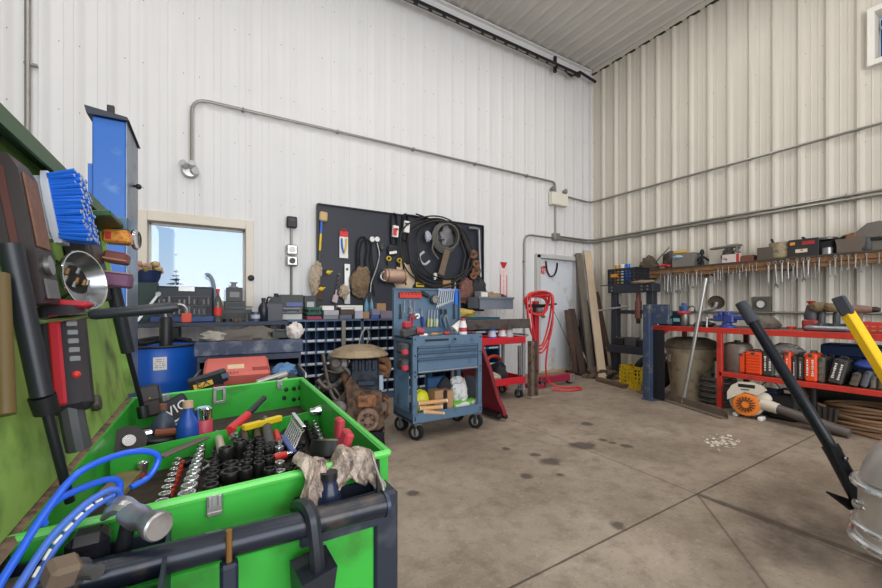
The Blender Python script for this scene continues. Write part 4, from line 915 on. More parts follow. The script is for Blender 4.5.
mb=MB(); a=E(360,424);b=E(389,441); mb.hexa([(a.x+.03,-.2,0.01),(b.x-.04,-.2,.01),(b.x-.04,.2,.01),(a.x+.03,.2,.01)],[(a.x,-.22,a.z-.01),(b.x,-.22,a.z-.01),(b.x,.22,a.z),(a.x,.22,a.z)]); part('oil_pan',mb,t,M('pan_black',(34,38,48),.4,.4,var=.3))
mb=MB(); mb.box((-.02,.04,.012),(.34,.42,.024),.004); part('support_plate',mb,t,dark)
# right side: manifolds
mb=MB()
for (px,py,px2,py2,r_) in((383,358,391,360,.026),(383,366,392,368,.028),(384,372,390,374,.02),(386,400,392,396,.022),(387,418,392,412,.025)): mb.rod(E(px,py,-.05),E(px2,py2,-.06),r_,r_*1.1,10)
mb.tube([E(391,358,-.06),E(393,366,-.06),E(391,376,-.05)],.03,8,3); mb.tube([E(388,396,-.1),E(393,402,-.1),E(391,412,-.1),E(386,416,-.1)],.012,6,3)
part('exhaust_manifold',mb,t,rust)
part('fuel_filter',MB().rod(E(385,374,-.08),E(385.5,388,-.08),.028,.024,12),t,M('filter_pale',(150,170,186),.5))
# left side: turbo, alternator, hoses
mb=MB(); c=E(346,362); mb.push(frame((c.x,-.06,c.z),(-.3,-1,0.2))).lathe([(.03,-.05),(.075,-.03),(.085,0),(.075,.03),(.04,.045),(.035,.08)],n=20).pop(); part('turbo_housing',mb,t,M('cast_grey',(120,116,112),.55,.6,var=.3,dirt=(70,60,52),damt=.3))
mb=MB(); c=E(341,356); mb.push(frame((c.x,-.02,c.z),(-1,-.4,.2))).lathe([(.05,-.05),(.055,.03),(.03,.05)],n=16).pop(); part('turbo_inlet',mb,t,alu)
mb=MB(); c=E(348,404); mb.push(frame((c.x,-.05,c.z),(-.2,-1,0))).lathe([(.03,-.02),(.07,0),(.07,.09),(.05,.1),(.02,.11)],n=18).pop(); part('alternator',mb,t,M('cast_grey',(120,116,112)))
mb=MB(); c=E(340,388); mb.box((c.x,.06,c.z),(.16,.16,.12),.02,(0,20,15)); mb.box((c.x+.03,.04,c.z-.17),(.2,.16,.15),.02); mb.box((c.x+.05,.08,c.z-.3),(.2,.2,.12),.02); mb.box((c.x+.04,.10,c.z-.02),(.24,.2,.42),.04); mb.rod((c.x-.06,-.02,c.z+.06),(c.x-.06,.1,c.z+.06),.08,.06,14); mb.rod((c.x+.05,-.04,c.z-.08),(c.x+.05,.1,c.z-.08),.07,.08,12); mb.rod((c.x-.08,-.02,c.z-.16),(c.x-.08,.1,c.z-.16),.06,.05,12); part('gearbox_casting',mb,t,M('oily_dark',(52,48,46),.6,.5,var=.5,scale=16,dirt=(26,24,24),damt=.5))
for pts,r_ in(([(331,352),(335,375),(340,392),(348,400)],.016),([(349,364),(356,372),(354,386),(346,396),(334,400)],.02),([(326,376),(334,384),(345,380),(352,370)],.022),([(327,398),(334,406),(346,402),(352,392)],.02),([(330,366),(344,370),(356,367),(366,368)],.008),([(325,388),(333,378),(342,386),(350,398),(356,402)],.013)):
    part('hose',MB().tube([E(x,y,-.10) for x,y in pts],r_,8,5),t,M('hose_engine',(92,84,78),.5,.3,var=.5,scale=14,dirt=(44,40,38),damt=.4))
part('bracket_rust',MB().box(E(355,400,-.12),(.05,.05,.30),.01,(0,6,0)).box(E(353,380,-.1),(.05,.06,.14),.01,(0,-12,0)),t,rust)
# pan and wire hook on top
w=t.matrix_world@Vector((-.065,-.02,.745))
d=thing('drain_pan',w,'wide shallow tan metal dish lying upside down on top of the engine','pan')
mb=MB(); n=40; prof=[(.235,.0),(.25,.008),(.20,.055),(.12,.085),(.0,.098)]
vs=[];fs=[]
for i,(r_,z) in enumerate(prof):
    for j in range(n):
        a=6.2832*j/n; rr_=r_*(1+.012*(j%2)*(i<3)); vs.append((rr_*math.cos(a),rr_*math.sin(a),z))
for i in range(len(prof)-1):
    for j in range(n): fs.append((i*n+j,i*n+(j+1)%n,(i+1)*n+(j+1)%n,(i+1)*n+j))
mb.add(vs,fs); part('dish',mb,d,M('dish_tan',(152,134,108),.5,.35,var=.2,dirt=(96,82,66),damt=.3),sharp=12); part('rim',MB().ring((0,0,.006),(0,0,1),.245,.006,32,6),d,M('dish_tan',(152,134,108)))
h_=MB().tube([w+Vector((.04,.12,.06)),w+Vector((.07,.14,.16)),w+Vector((.12,.15,.22)),w+Vector((.15,.16,.17)),w+Vector((.13,.15,.08))],.007,6,4); solo('wire_hook',h_,'bent wire hook sticking up behind the tan dish','hook',galv)
# ------------------------------------------------------------------ grey blue tool cart
CX0,CX1,CY0,CY1=1.52,2.255,3.0,3.40; CT=.905
t=thing('tool_cart',((CX0+CX1)/2,CY0,0),'grey blue rolling tool cart with drawers and a tool panel','tool cart')
cm=(CX0+CX1)/2; w=CX1-CX0; dd=CY1-CY0; cyy=(CY0+CY1)/2
part('drawer_cabinet',MB(t).box((cm,cyy+.01,(.58+CT-.02)/2),(w-.04,dd-.02,CT-.02-.58)),t,cartblue)
part('top_tray',MB(t).box((cm,cyy,CT-.02),(w,dd,.012)).box((cm,CY0+.005,CT-.045),(w,.012,.09),.002).box((CX0+.005,cyy,CT-.03),(.01,dd,.06)).box((CX1-.005,cyy,CT-.03),(.01,dd,.06)),t,cartblue)
for x in(CX0+.022,CX1-.022):
    for y in(CY0+.02,CY1-.02): part('corner_post',MB(t).box((x,y,.16+(CT-.16)/2),(.044,.04,CT-.16),.003),t,cartblue)
for i,(z0,z1) in enumerate(((.772,.815),(.715,.765),(.585,.708))):
    n_=2 if i==0 else 1
    for j in range(n_):
        xa=CX0+.05+(w-.1)/n_*j; xb=xa+(w-.1)/n_-.006
        dr=part('drawer',MB(t).box(((xa+xb)/2,CY0+.004,(z0+z1)/2),(xb-xa,.02,z1-z0-.006),.002),t,cartblue)
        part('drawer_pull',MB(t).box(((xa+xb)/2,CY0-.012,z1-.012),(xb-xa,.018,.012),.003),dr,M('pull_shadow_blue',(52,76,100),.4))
        if i==2: part('drawer_trim',MB(t).box(((xa+xb)/2,CY0-.008,z0+.012),(xb-xa,.008,.008)),dr,alu)
part('nameplate',MB(t).box((CX0+.24,CY0-.004,.868),(.24,.006,.018),.002),t,black); part('lock',MB(t).rod((CX0+.43,CY0,.868),(CX0+.43,CY0-.012,.868),.009,n=10),t,black)
part('bottom_shelf',MB(t).box((cm,cyy,.175),(w,dd,.012)).box((cm,CY0+.005,.2),(w,.012,.085),.002).box((CX0+.005,cyy,.2),(.01,dd,.085)).box((CX1-.005,cyy,.2),(.01,dd,.085)).box((cm,CY1-.005,.2),(w,.01,.085)),t,cartblue)
part('side_panel',MB(t).box((CX0+.012,cyy+.03,.40),(.008,dd-.14,.36)),t,M('panel_lightblue',(110,150,184),.4,var=.2,dirt=(80,100,120),damt=.3))
for k in range(4):
    mb=MB(t)
for x in(CX0+.022,CX1-.022):
    for z in(.19,.21,.56,.6,.74,.88): part('rivet',MB(t).rod((x,CY0+.001,z),(x,CY0-.006,z),.007,n=8),t,black)
PT=1.335
part('tool_panel',MB(t).box((cm,CY1+.012,(.85+PT)/2),(w+.01,.012,PT-.85)).box((CX0,CY1-.005,(.85+PT)/2),(.012,.04,PT-.85)).box((CX1,CY1-.005,(.85+PT)/2),(.012,.04,PT-.85)).box((cm,CY1-.005,PT),(w+.02,.04,.012)),t,cartblue)
for x,y in((CX0+.06,CY0+.05),(CX1-.03,CY0+.06),(CX0+.06,CY1-.05),(CX1-.05,CY1-.05)): caster(t,x,y,.068,.5)
# tools on its panel
PY=CY1+.004
def cp(x,y,o=.02): return P(x,y,Y=PY-o)
def cbox(mb,x0,x1,y0,y1,dep,bev=.003,o=0):
    a=P(x0,y1,Y=PY-o);b=P(x1,y0,Y=PY-o); return mb.box(((a.x+b.x)/2,PY-o-dep/2,(a.z+b.z)/2),(b.x-a.x,dep,abs(b.z-a.z)),bev)
mb=MB(); cbox(mb,398.5,420.5,292.5,298,.03); t=thing('socket_rail_red',cp(409,298),'red magnetic tool rail at the top left of the tool cart panel','tool rail'); part('rail',MB(t) and cbox(MB(t),398.5,420.5,293,298,.03),t,redpl)
for k in range(6): part('clip',cbox(MB(t),400+k*3.5,402+k*3.5,292,294.5,.036),t,M('dark_red',(150,52,46)))
t=thing('work_light',cp(434,300),'black headlamp with a silver round face on the tool cart panel','lamp'); c=cp(434.5,299.5,.04)
part('lamp_body',MB(t).push(frame(c,(0,-1,0))).lathe([(.03,-.03),(.046,-.01),(.048,.015),(.04,.02)],n=20).pop().box(cp(425,294.5,.02),(.1,.03,.04),.01,(0,25,0)),t,black); part('lens_ring',MB(t).push(frame(c+Vector((0,-.022,0)),(0,-1,0))).lathe([(.028,0),(.04,0),(.04,.008),(.028,.008),(.028,0)],n=20,cap=False).pop(),t,chrome); part('lens',MB(t).push(frame(c+Vector((0,-.02,0)),(0,-1,0))).lathe([(.027,0),(.02,.004),(0,.006)],n=16,cap=False).pop(),t,grey)
# wrench builder: combination wrench, unit 0.2 m long, hangs along -z from its ring
def wrench(name,loc,label,L,m,group=None,rotation=None):
    t=thing(name,loc,label,'wrench',group)
    if rotation: t.rotation_euler=rotation
    s=L/.2; mb=MB(M0=Matrix.Scale(s,4))
    mb.push(rot(0,0,0)).bar((0,0,-.012),(0,0,-.165),.012,.006,(0,1,0),.0015).pop(); part('shank',mb,t,m)
    mb=MB(M0=Matrix.Scale(s,4)); mb.push(TR((0,0,0),90)).lathe([(.0075,-.004),(.0135,-.004),(.0135,.004),(.0075,.004),(.0075,-.004)],n=12,cap=False).pop(); part('ring_end',mb,t,m)
    mb=MB(M0=Matrix.Scale(s,4)); o=[(-.006,.0),(-.015,-.012),(-.014,-.03),(-.007,-.034),(-.007,-.016),(.006,-.014),(.008,-.032),(.015,-.027),(.015,-.01),(.006,.0)]
    mb.prism(o,.007,TR((0,.0035,-.16),90)); part('open_end',mb,t,m,sharp=20)
    return t
wc=wrench('combination_wrench',cp(439.5,290,.03),'chrome combination wrench in the white rack at the top right of the tool cart panel',.19,M('bright_chrome',(222,230,238),.25,.6,var=.05),'chrome wrenches in the rack on the tool cart panel',(0,R(8),0))
for k in range(1,8): dup(wc,cp(439.5+k*2.1,290,.03),scale=1-.05*k,rotation=(0,R(8),0))
t=thing('wrench_rack',cp(447,290),'blue plastic wrench rack on the top right of the tool cart panel','rack'); part('rack_bar',cbox(MB(t),438,457,289,291.5,.016),t,bluetx); part('rack_side',cbox(MB(t),454,457,289,305,.02),t,bluetx)
for x,y0,y1,l in((404.5,301,313,'ring spanner hanging leftmost under the red rail'),(410,301,314,'adjustable spanner hanging second under the red rail'),(414.5,302,313,'spanner hanging third under the red rail')):
    L_=(cp(x,y0).z-cp(x,y1).z); wrench('hanging_spanner',cp(x,y0,.03),l,L_*1.05,steel)
t=thing('pliers',cp(411.5,313,.03),'red handled pliers hanging under the spanners on the cart panel','pliers'); part('jaw',MB(t).bar(cp(411.2,307,.03),cp(411.5,314,.03),.02,.012,(0,1,0),.004),t,steel)
for s in(-1,1): part('handle',MB(t).tube([cp(411.5,314,.03),cp(411.5+s*1.2,319,.03),cp(411.5+s*.8,325,.03)],.009,8,3),t,M('dark_red',(150,52,46)))
t=thing('label_roll',cp(417,316,.03),'small white tape dispenser hanging on the cart panel','tape'); part('roll',MB(t).push(frame(cp(417,316,.03),(0,-1,0))).lathe([(.012,-.012),(.026,-.012),(.026,.012),(.012,.012),(.012,-.012)],n=16,cap=False).pop(),t,paper); part('cutter',MB(t).box(cp(414.5,317,.03),(.04,.024,.03),.004),t,pink)
SD=['yellow green handled screwdriver, left of the row on the cart panel','white handled screwdriver, second of the row on the cart panel','pale green handled screwdriver, third of the row on the cart panel','clear handled screwdriver, fourth of the row on the cart panel']
for k,(x,mm) in enumerate(((429,M('yg',(170,170,50),.4)),(432,ltgrey),(435,M('palegreen',(130,160,110),.4)),(437.5,M('clearish',(190,186,170),.3)))):
    a=cp(x,310,.03);b=cp(x-.8,327,.03); t=thing('screwdriver',b,SD[k],'screwdriver'); part('blade',MB(t).rod(a,a+(b-a)*.55,.004,n=8),t,steel); part('grip',MB(t).push(frame(a+(b-a)*.5,b-a)).lathe([(.008,0),(.014,.02),(.012,.05),(.015,.07),(.008,.085)],n=8).pop(),t,mm)
part_=None
t=thing('long_screwdriver',cp(423.5,326,.03),'blue handled long screwdriver beside the row on the cart panel','screwdriver'); a=cp(421.5,308,.03);b=cp(423.5,327,.03); part('blade',MB(t).rod(a,a+(b-a)*.5,.004,n=8),t,steel); part('grip',MB(t).rod(a+(b-a)*.45,b,.013,.015,10),t,M('navy_blue_grip',(40,60,140),.4))
for k,(x0,x1,l) in enumerate(((400.3,400.9,'black file hanging at the left edge of the cart panel'),(454,454.6,'black file hanging at the right edge of the cart panel'))):
    a=cp(x0,304,.02);b=cp(x1,319,.02); t=thing('hand_file',b,l,'file'); part('blade',MB(t).bar(a,a+(b-a)*.65,.012,.005,(0,1,0)),t,dark); part('grip',MB(t).rod(a+(b-a)*.65,b,.009,.011,8),t,black)
for k,(x,l) in enumerate(((441.5,'grey slip joint pliers, left pair on the cart panel'),(446,'grey slip joint pliers, right pair on the cart panel'))):
    t=thing('pliers',cp(x,326,.03),l,'pliers'); part('jaw',MB(t).bar(cp(x-.5,309,.03),cp(x,315,.03),.022,.012,(0,1,0),.004),t,dark)
    for s in(-1,1): part('handle',MB(t).tube([cp(x,314.5,.03),cp(x+s*1.6,319,.03),cp(x+s*1.8+2,328,.03)],.008,8,3),t,grey if k else M('handle_teal',(60,96,120),.5))
# things on the top tray
TT=CT-.012
def ct(x,y): 
    q=P(x,y,Z=TT); return q
q=Vector((cm+.22,CY0+.17,TT)); q=P(459,335,Y=CY0+.13); q.z=TT
bottle(Vector((P(463,333,Y=3.13).x,3.13,TT)),.038,.155,'white spray can on the right of the tool cart top',M('can_white',(224,222,220),.4),M('cap_red',(190,60,60),.5),M('can_band',(180,60,64),.5),name='spray_can',cat='can',neck=.7)
X_=P(456.5,333,Y=3.2).x; t=thing('paper_roll',(X_,3.2,TT),'white paper towel roll leaning beside the spray can on the tool cart','paper roll'); part('roll',MB().rod((-.03,0,.04),(.06,0,.10),.045,.045,18),t,paper); part('core',MB().rod((-.032,0,.038),(-.03,0,.04),.018,.018,12),t,card)
for k,(x0,x1,yy,mm,l) in enumerate(((419,432,334.5,paper,'white handled tool lying on the cart top'),(431,442,332.5,card,'tan handled brush lying on the cart top'),(444,452,333,redpl,'red handled tool lying on the cart top'),(434,446,331,dkgrey,'dark grey ratchet lying at the back of the cart top'))):
    a=P(x0,yy,Y=3.1+.05*k); b=P(x1,yy-.5,Y=3.1+.05*k); a.z=b.z=TT+.016; t=thing('hand_tool',(a+b)/2-Vector((0,0,.016)),l,'tool'); part('grip',MB(t).rod(a,a+(b-a)*.6,.015,.013,10),t,mm); part('shaft',MB(t).rod(a+(b-a)*.6,b,.009,.006,8),t,steel)
# red and black cordless tools hanging at the left side
hx=CX0-.04
t=thing('cordless_grinder',(hx,3.15,TT),'red and black cordless tool resting on the left corner of the cart','power tool')
part('body',MB(t).box((hx+.06,3.12,TT+.045),(.16,.09,.085),.02,(0,-8,15)),t,dkgrey); part('battery',MB(t).box((hx+.03,3.1,TT+.11),(.07,.07,.06),.012,(0,0,15)),t,pink); part('head',MB(t).rod((hx+.13,3.1,TT+.05),(hx+.19,3.08,TT+.05),.035,.03,12),t,pink)
for z,l in((.80,'red and black tool hung upper on the left side of the cart'),(.665,'red and black tool hung lower on the left side of the cart')):
    t=thing('hung_tool',(CX0-.04,3.12,z-.05),l,'power tool'); part('body',MB(t).box((CX0-.045,3.1,z),(.07,.12,.09),.015,(0,10,0)),t,dkgrey); part('trigger_grip',MB(t).box((CX0-.05,3.05,z-.03),(.06,.05,.05),.012),t,pink)
# things on the bottom shelf
SZ=.182
t=thing('glove_pack',(P(421,405,Y=3.16).x,3.16,SZ),'bright yellow bag with a black mark on the left of the cart shelf','bag'); part('bag',MB().blob((0,0,.105),(.085,.06,.115),.16,51,flat=-.104),t,M('hi_yellow',(216,214,40),.5,var=.1)); part('mark',MB().prism([(0,-.025),(.03,0),(0,.025),(-.03,0)],.004,TR((.03,-.065,.075),90)),t,black)
def cartbox(x0,x1,yt,Y,dep,l,m,rz=0,cat='wood block',name='wood_block'):
    a=P(x0,410,Y=Y).x;b=P(x1,410,Y=Y).x; zt=P((x0+x1)/2,yt,Y=Y).z
    return MB().push(TR(((a+b)/2,Y+dep/2,SZ),0,0,rz)).box((0,0,(zt-SZ)/2),(b-a,dep,zt-SZ),.004).pop()
for a in((434,444,390.5,3.10,.12,'light wood block on the cart shelf beside the yellow bag',card,6),(447.5,453.5,390.5,3.08,.14,'tan board standing on the cart shelf left of the green box',card,0)):
    solo('wood_block',cartbox(*a),a[5],'wood block',a[6])
solo('metal_bracket',cartbox(444.2,447.2,391,3.09,.1,'',dark),'dark metal bracket between the two wood blocks on the cart shelf','bracket',dark)
for k,(x0,y0,x1,y1,l) in enumerate(((418.5,403.5,446,400.5,'upper wooden hammer handle lying across the cart shelf'),(420,408.5,441,407,'middle wooden hammer handle lying across the cart shelf'),(424,411.8,443,413,'lowest wooden hammer handle lying across the cart shelf'))):
    Yk=3.04-.015*k; a=P(x0,y0,Y=Yk);b=P(x1,y1,Y=Yk); t=thing('hammer_handle',(a+b)/2,l,'handle'); part('shaft',MB(t).rod(a,b,.019,.017,10),t,M('handle_wood',(206,160,112),.5,var=.15)); part('tip',MB(t).rod(a-(b-a)*.02,a,.02,.02,10),t,paper); part('end_cap',MB(t).rod(b,b+(b-a)*.03,.018,.018,10),t,paper)
c=carton(P(454,412,Y=3.09).x,P(478.5,408,Y=3.09).x,3.09,3.2,SZ,P(466,402,Y=3.09).z,'lime green and white glove box at the right of the cart shelf',lime,patch=(paper,.08,.28,.2,.8),rz=0,text=None)
part('printed_oval',MB().push(TR((-.02,-.057,.05),90)).lathe([(.055,0),(.055,.002)],n=20,sq=.45).pop(),c,paper); part('printed_oval',MB().push(TR((.09,-.057,.06),90)).lathe([(.03,0),(.03,.002)],n=20,sq=.7).pop(),c,paper)
mb=MB().blob((P(459,390,Y=3.2).x,3.23,SZ+.17),(.10,.08,.12),.28,53); mb.blob((P(463,395,Y=3.16).x,3.17,SZ+.13),(.05,.04,.08),.3,55); solo('white_rag',mb,'white and black rag piled behind the green box on the cart shelf','rag',ragw)
solo('dark_rag',MB().blob((P(449,385,Y=3.25).x,3.29,SZ+.13),(.12,.07,.15),.25,57,flat=-.128),'dark grey rag at the back of the cart shelf','rag',ragd)
solo('black_sleeve',MB().blob((P(471,390,Y=3.25).x-.01,3.27,SZ+.12),(.085,.07,.16),.25,59,flat=-.118),'black cloth at the back right of the cart shelf','cloth',ragd)
solo('blue_folder',MB().box((P(436,386,Y=3.32).x,3.33,SZ+.15),(.2,.05,.29),.008),'dark blue box at the back left of the cart shelf','box',M('folder_blue',(40,80,124),.5,var=.2))
# ------------------------------------------------------------------ maroon creeper leaning beside the cart
t=thing('mechanic_creeper',(2.52,3.3,0),'maroon padded mechanics creeper standing on end against the tool cart','creeper')
yb=[(0,.04),(0.015,.12),(.06,.22),(.075,.33),(.10,.52),(.17,.80),(.21,.88),(.27,.9),(.56,.9),(.6,.84),(.6,.04)]
A_=TR((2.595,3.07,.02),0,-14,0)
mb=MB(t); mb.push(A_).prism([(y,z) for y,z in yb],.04,Matrix(((0,0,1,0),(1,0,0,0),(0,1,0,0),(0,0,0,1)))).pop(); part('pad',mb,t,maroon)
mb=MB(t); mb.push(A_).tube([(-.002,y,z) for y,z in yb[1:8]],.010,6,3).pop(); part('piping',mb,t,M('maroon_dark',(88,16,28),.4))
mb=MB(t); mb.push(A_).box((-.02,.28,.035),(.06,.5,.05),.006).pop(); part('frame',mb,t,black)
for y in(.03,.5):
    mb=MB(t); c=A_@Vector((.03,y,.02)); mb.rod(c+Vector((-.0,-.02,0)),c+Vector((0,.02,0)),.026,n=14); w_=part('caster',mb,t,dark); part('caster_stem',MB(t).rod(c,c+Vector((.02,0,.03)),.01,n=8),w_,steel)
# ------------------------------------------------------------------ red tray cart behind it
t=thing('service_cart',(3.1,3.98,0),'red two tray service cart behind the maroon creeper','cart')
X0,X1,Y0,Y1=2.66,3.52,3.76,4.2
for z,nm in((.745,'upper_tray'),(.235,'lower_tray')):
    mb=MB(t); mb.box(((X0+X1)/2,(Y0+Y1)/2,z-.035),(X1-X0,Y1-Y0,.01)); mb.box(((X0+X1)/2,Y0,z),(X1-X0,.014,.085),.003).box(((X0+X1)/2,Y1,z),(X1-X0,.014,.085),.003).box((X0,(Y0+Y1)/2,z),(.014,Y1-Y0,.085),.003).box((X1,(Y0+Y1)/2,z),(.014,Y1-Y0,.085),.003)
    part(nm,mb,t,M('cart_red',(190,30,44),.4,var=.1))
for x in(X0+.02,X1-.02):
    for y in(Y0+.02,Y1-.02): part('leg',MB(t).box((x,y,.42),(.035,.035,.66),.003),t,grey)
for i in range(7): part('slot',MB(t).box((X1-.33+i*.045,Y0-.008,.745),(.03,.004,.018)),t,M('dark_red',(150,52,46)))
for x in(X0+.06,X1-.06):
    for y in(Y0+.06,Y1-.06): caster(t,x,y,.052,.3)
part('handle',MB(t).tube([(X1,Y0+.04,.77),(X1+.08,Y0+.04,.80),(X1+.08,Y1-.04,.80),(X1,Y1-.04,.77)],.013,8),t,grey)
# on its trays
ZU=.716
for x,mm,l,b_ in((492,M('can_bluewhite',(200,204,220),.4),'white and blue can on the upper tray, left','b'),(502,M('can_white',(224,222,220)),'white can with a red cap on the upper tray, middle','r'),(509,ltgrey,'pale grey can on the upper tray, right','g')):
    q=Vector((P(x,334,Y=3.9).x,3.9,ZU)); bottle(q,.055,.17,l,mm,{'b':bluetx,'r':redpl,'g':grey}[b_],{'b':bluetx,'r':M('can_band',(180,60,64)),'g':None}[b_],cat='can',name='paint_can',neck=.8)
a=P(466,326.5,Y=3.85);b=P(528.5,325.5,Y=3.85); zz=ZU+.17
mb=MB().box(((a.x+b.x)/2,3.88,zz+.062),(b.x-a.x,.12,.12),.006); solo('timber_beam',mb,'long dark grey timber beam lying across the cans on the red cart','beam',M('beam_dark',(78,70,66),.8,var=.35,scale=8,dirt=(40,36,34),damt=.4))
ZL=.206
solo('rag_heap',MB().blob((3.02,3.96,ZL+.075),(.2,.13,.075),.3,61,flat=-.073),'heap of pale rags on the lower tray of the red cart','rags',M('rag_pale',(186,176,156),.9,var=.3,scale=14))
solo('dark_box_heap',MB().blob((3.30,4.02,ZL+.10),(.085,.13,.13),.3,63,flat=-.098),'black bundle on the lower tray of the red cart','bundle',ragd)
solo('blue_tin',MB().blob((2.95,4.1,ZL+.21),(.18,.06,.12),.25,64),'pale blue crumpled bag at the back of the lower tray','bag',M('bag_blue',(110,150,176),.5,var=.3))
# orange red fuel can behind the cart
t=thing('fuel_can',(3.50,4.34,0),'orange red fuel can on the floor behind the red cart','fuel can'); 
mb=MB(t); mb.hexa([(3.34,4.28,0),(3.68,4.28,0),(3.68,4.5,0),(3.34,4.5,0)],[(3.36,4.29,.26),(3.66,4.29,.26),(3.64,4.49,.26),(3.38,4.49,.26)]); mb.hexa([(3.36,4.29,.26),(3.66,4.29,.26),(3.64,4.49,.26),(3.38,4.49,.26)],[(3.42,4.33,.33),(3.60,4.33,.33),(3.58,4.45,.33),(3.44,4.45,.33)]); part('can_body',mb,t,M('fuel_red',(212,62,40),.45))
part('handle',MB(t).tube([(3.36,4.38,.3),(3.40,4.38,.44),(3.52,4.38,.47),(3.62,4.38,.42),(3.66,4.38,.28)],.022,8,4),t,M('fuel_red',(212,62,40))); part('spout',MB(t).rod((3.42,4.4,.33),(3.36,4.4,.42),.02,.015,10),t,black)
# rusty channel post standing by the cart
q=P(533,397,Z=0); t=thing('steel_channel_post',q,'rusty grey steel channel standing on a foot plate beside the red cart','post'); hh=P(533,341,Y=q.y).z
part('channel',MB().box((0,.03,hh/2+.01),(.12,.012,hh-.02)).box((-.055,0,hh/2+.01),(.012,.07,hh-.02)).box((.055,0,hh/2+.01),(.012,.07,hh-.02)),t,M('rust_grey',(126,110,98),.7,.3,var=.35,scale=10,dirt=(80,60,46),damt=.4)); part('foot_plate',MB().box((.02,0,.008),(.24,.14,.016),.003),t,M('foot_tan',(150,132,112),.7,var=.2))
q=P(528.0,398,Z=0); t=thing('pipe_stand',(q.x-.02,q.y+.14,0),'thin grey pipe standing left of the rusty channel post','pipe'); part('pipe',MB().rod((0,0,.02),(0,0,.66),.022),t,steel); part('foot',MB().lathe([(.05,0),(.05,.02),(.025,.03)],n=14),t,dark)
# ------------------------------------------------------------------ red stand with red hose
q=Vector((4.10,4.17,0)); t=thing('red_hose_stand',q,'red steel stand with one long foot and caster left of the door','stand')
part('post',MB().box((0,0,.64),(.075,.075,1.22),.006),t,M('stand_red',(178,30,48),.45,var=.12,dirt=(120,50,50),damt=.2)); 
part('foot_beam',MB().box((.38,-.03,.105),(.70,.10,.10),.01),t,M('foot_crimson',(150,34,60),.5,var=.15)); part('foot_end',MB().box((.69,-.03,.09),(.10,.11,.12),.006),t,alu)
part('base_plate',MB().box((0,0,.03),(.26,.2,.06),.008),t,M('foot_crimson',(150,34,60)))
part('cross_arm',MB().box((.0,-.02,1.18),(.34,.05,.05),.006),t,dark); part('winch',MB().push(frame((0,-.07,1.11),(1,0,0))).lathe([(.03,-.06),(.045,-.05),(.045,.05),(.03,.06)],n=14).pop(),t,galv); part('handle',MB().rod((.14,-.04,1.19),(.32,-.10,1.21),.014),t,black); part('pulley',MB().push(frame((-.06,-.06,1.12),(0,1,0))).lathe([(.01,-.015),(.04,-.015),(.03,0),(.04,.015),(.01,.015)],n=14).pop(),t,dark)
caster(t,q.x+.66,q.y-.03,.05,1.2); caster(t,q.x+.05,q.y-.07,.05,1.2)
rh=M('red_air_hose',(206,50,52),.45,var=.12)
mb=MB(); c=q+Vector((-.06,-.08,1.24)); rr=random.Random(12)
for k in range(7):
    mb.tube([c+Vector(((.21+.012*(k%3))*math.cos(a),-.02*k+.02+.02*math.sin(3*a+k),.05*math.sin(a)+.02+.012*k if math.sin(a)>0 else (.62+.05*(k%4))*math.sin(a)*(.25 if k<4 else 1))) for a in [i*6.2832/18 for i in range(18)]],.013,7,3,closed=True)
mb.tube([c+Vector((.15,-.1,-.5)),c+Vector((.1,-.08,-.9)),q+Vector((.12,-.16,.08)),q+Vector((.3,-.30,.02)),q+Vector((.45,-.34,.02)),q+Vector((.42,-.46,.02)),q+Vector((.2,-.46,.02)),q+Vector((.02,-.3,.02))],.013,7,5)
solo('red_air_hose',mb,'red rubber hose looped over the top of the red stand','hose',rh)
mb=MB().tube([q+Vector((.2,-.1,1.2)),q+Vector((.45,-.05,.9)),q+Vector((.72,-.02,.5)),q+Vector((.9,.1,.3))],.004,5,5); solo('thin_wire',mb,'thin dark wire hanging from the red stand across the door','wire',dark)
# ------------------------------------------------------------------ lumber and pipes leaning in the corner
WY=BY-.09
def lean(name,bx,by,tx,ty,w,th,label,m,Y=WY,cat='board',Z=0,round_=False,up=(.6,1,0),X=None):
    a=P(bx,by,Z=Z) if not isinstance(bx,Vector) else bx; b=P(tx,ty,Y=Y) if X is None else P(tx,ty,X=X); d=(b-a).normalized()
    a=a+Vector((0,0,max(w,th)*.35*abs((d.x**2+d.y**2)**.5)+.004)); mb=MB()
    if round_: mb.rod(a,b,w/2,w/2,10)
    else: mb.bar(a,b,w,th,up,.004)
    return solo(name,mb,label,cat,m)
lean('long_plank',602.5,380,587,251,.13,.04,'long pale weathered plank leaning into the room corner',M('plank_pale',(196,176,150),.75,var=.15,scale=8))
lean('dark_pole',592,376,578,254,.11,.08,'long grey brown pole leaning beside the door frame',M('pole_grey',(104,96,86),.8,var=.25),cat='pole')
lean('dark_pole',585,374,578,268,.05,.05,'thin black pipe leaning left of the long grey pole',M('pipe_black',(44,42,42),.6,var=.2),cat='pipe',round_=True)
lean('dark_board',576,374,567,310,.10,.03,'dark brown board leaning leftmost beside the door, front of two',brownwood,Y=WY-.12)
lean('dark_board',583,375,571.5,309,.12,.03,'dark brown board leaning beside the door, behind the leftmost',M('brown_dark2',(62,46,38),.75,var=.3),Y=WY-.05)
lean('diagonal_board',611,372,595.5,292,.12,.03,'dark brown board slanting to the right behind the pale plank',brownwood,Y=WY-.06)
lean('wide_board',604,370,603.5,300,.22,.02,'wide reddish brown panel standing in the room corner',M('red_brown',(94,66,54),.75,var=.2),Y=WY-.02)
lean('angle_iron',598,372,586,300,.05,.05,'black steel bar leaning behind the pale plank',dark,cat='bar',Y=WY-.03)
lean('broom_stick',592.5,373.5,581,350,.035,.035,'white stick with a red end leaning low in the corner',paper,cat='stick',Y=WY-.35,round_=True)
lean('pale_strip',612,378,606,338,.06,.02,'short pale strip of wood leaning behind the press',M('strip_pale',(176,160,136),.75,var=.15),Y=4.8)
lean('dark_sheet',590,372,586,320,.35,.02,'black sheet of rubber standing in the corner behind the boards',black,Y=WY-.02,cat='sheet')
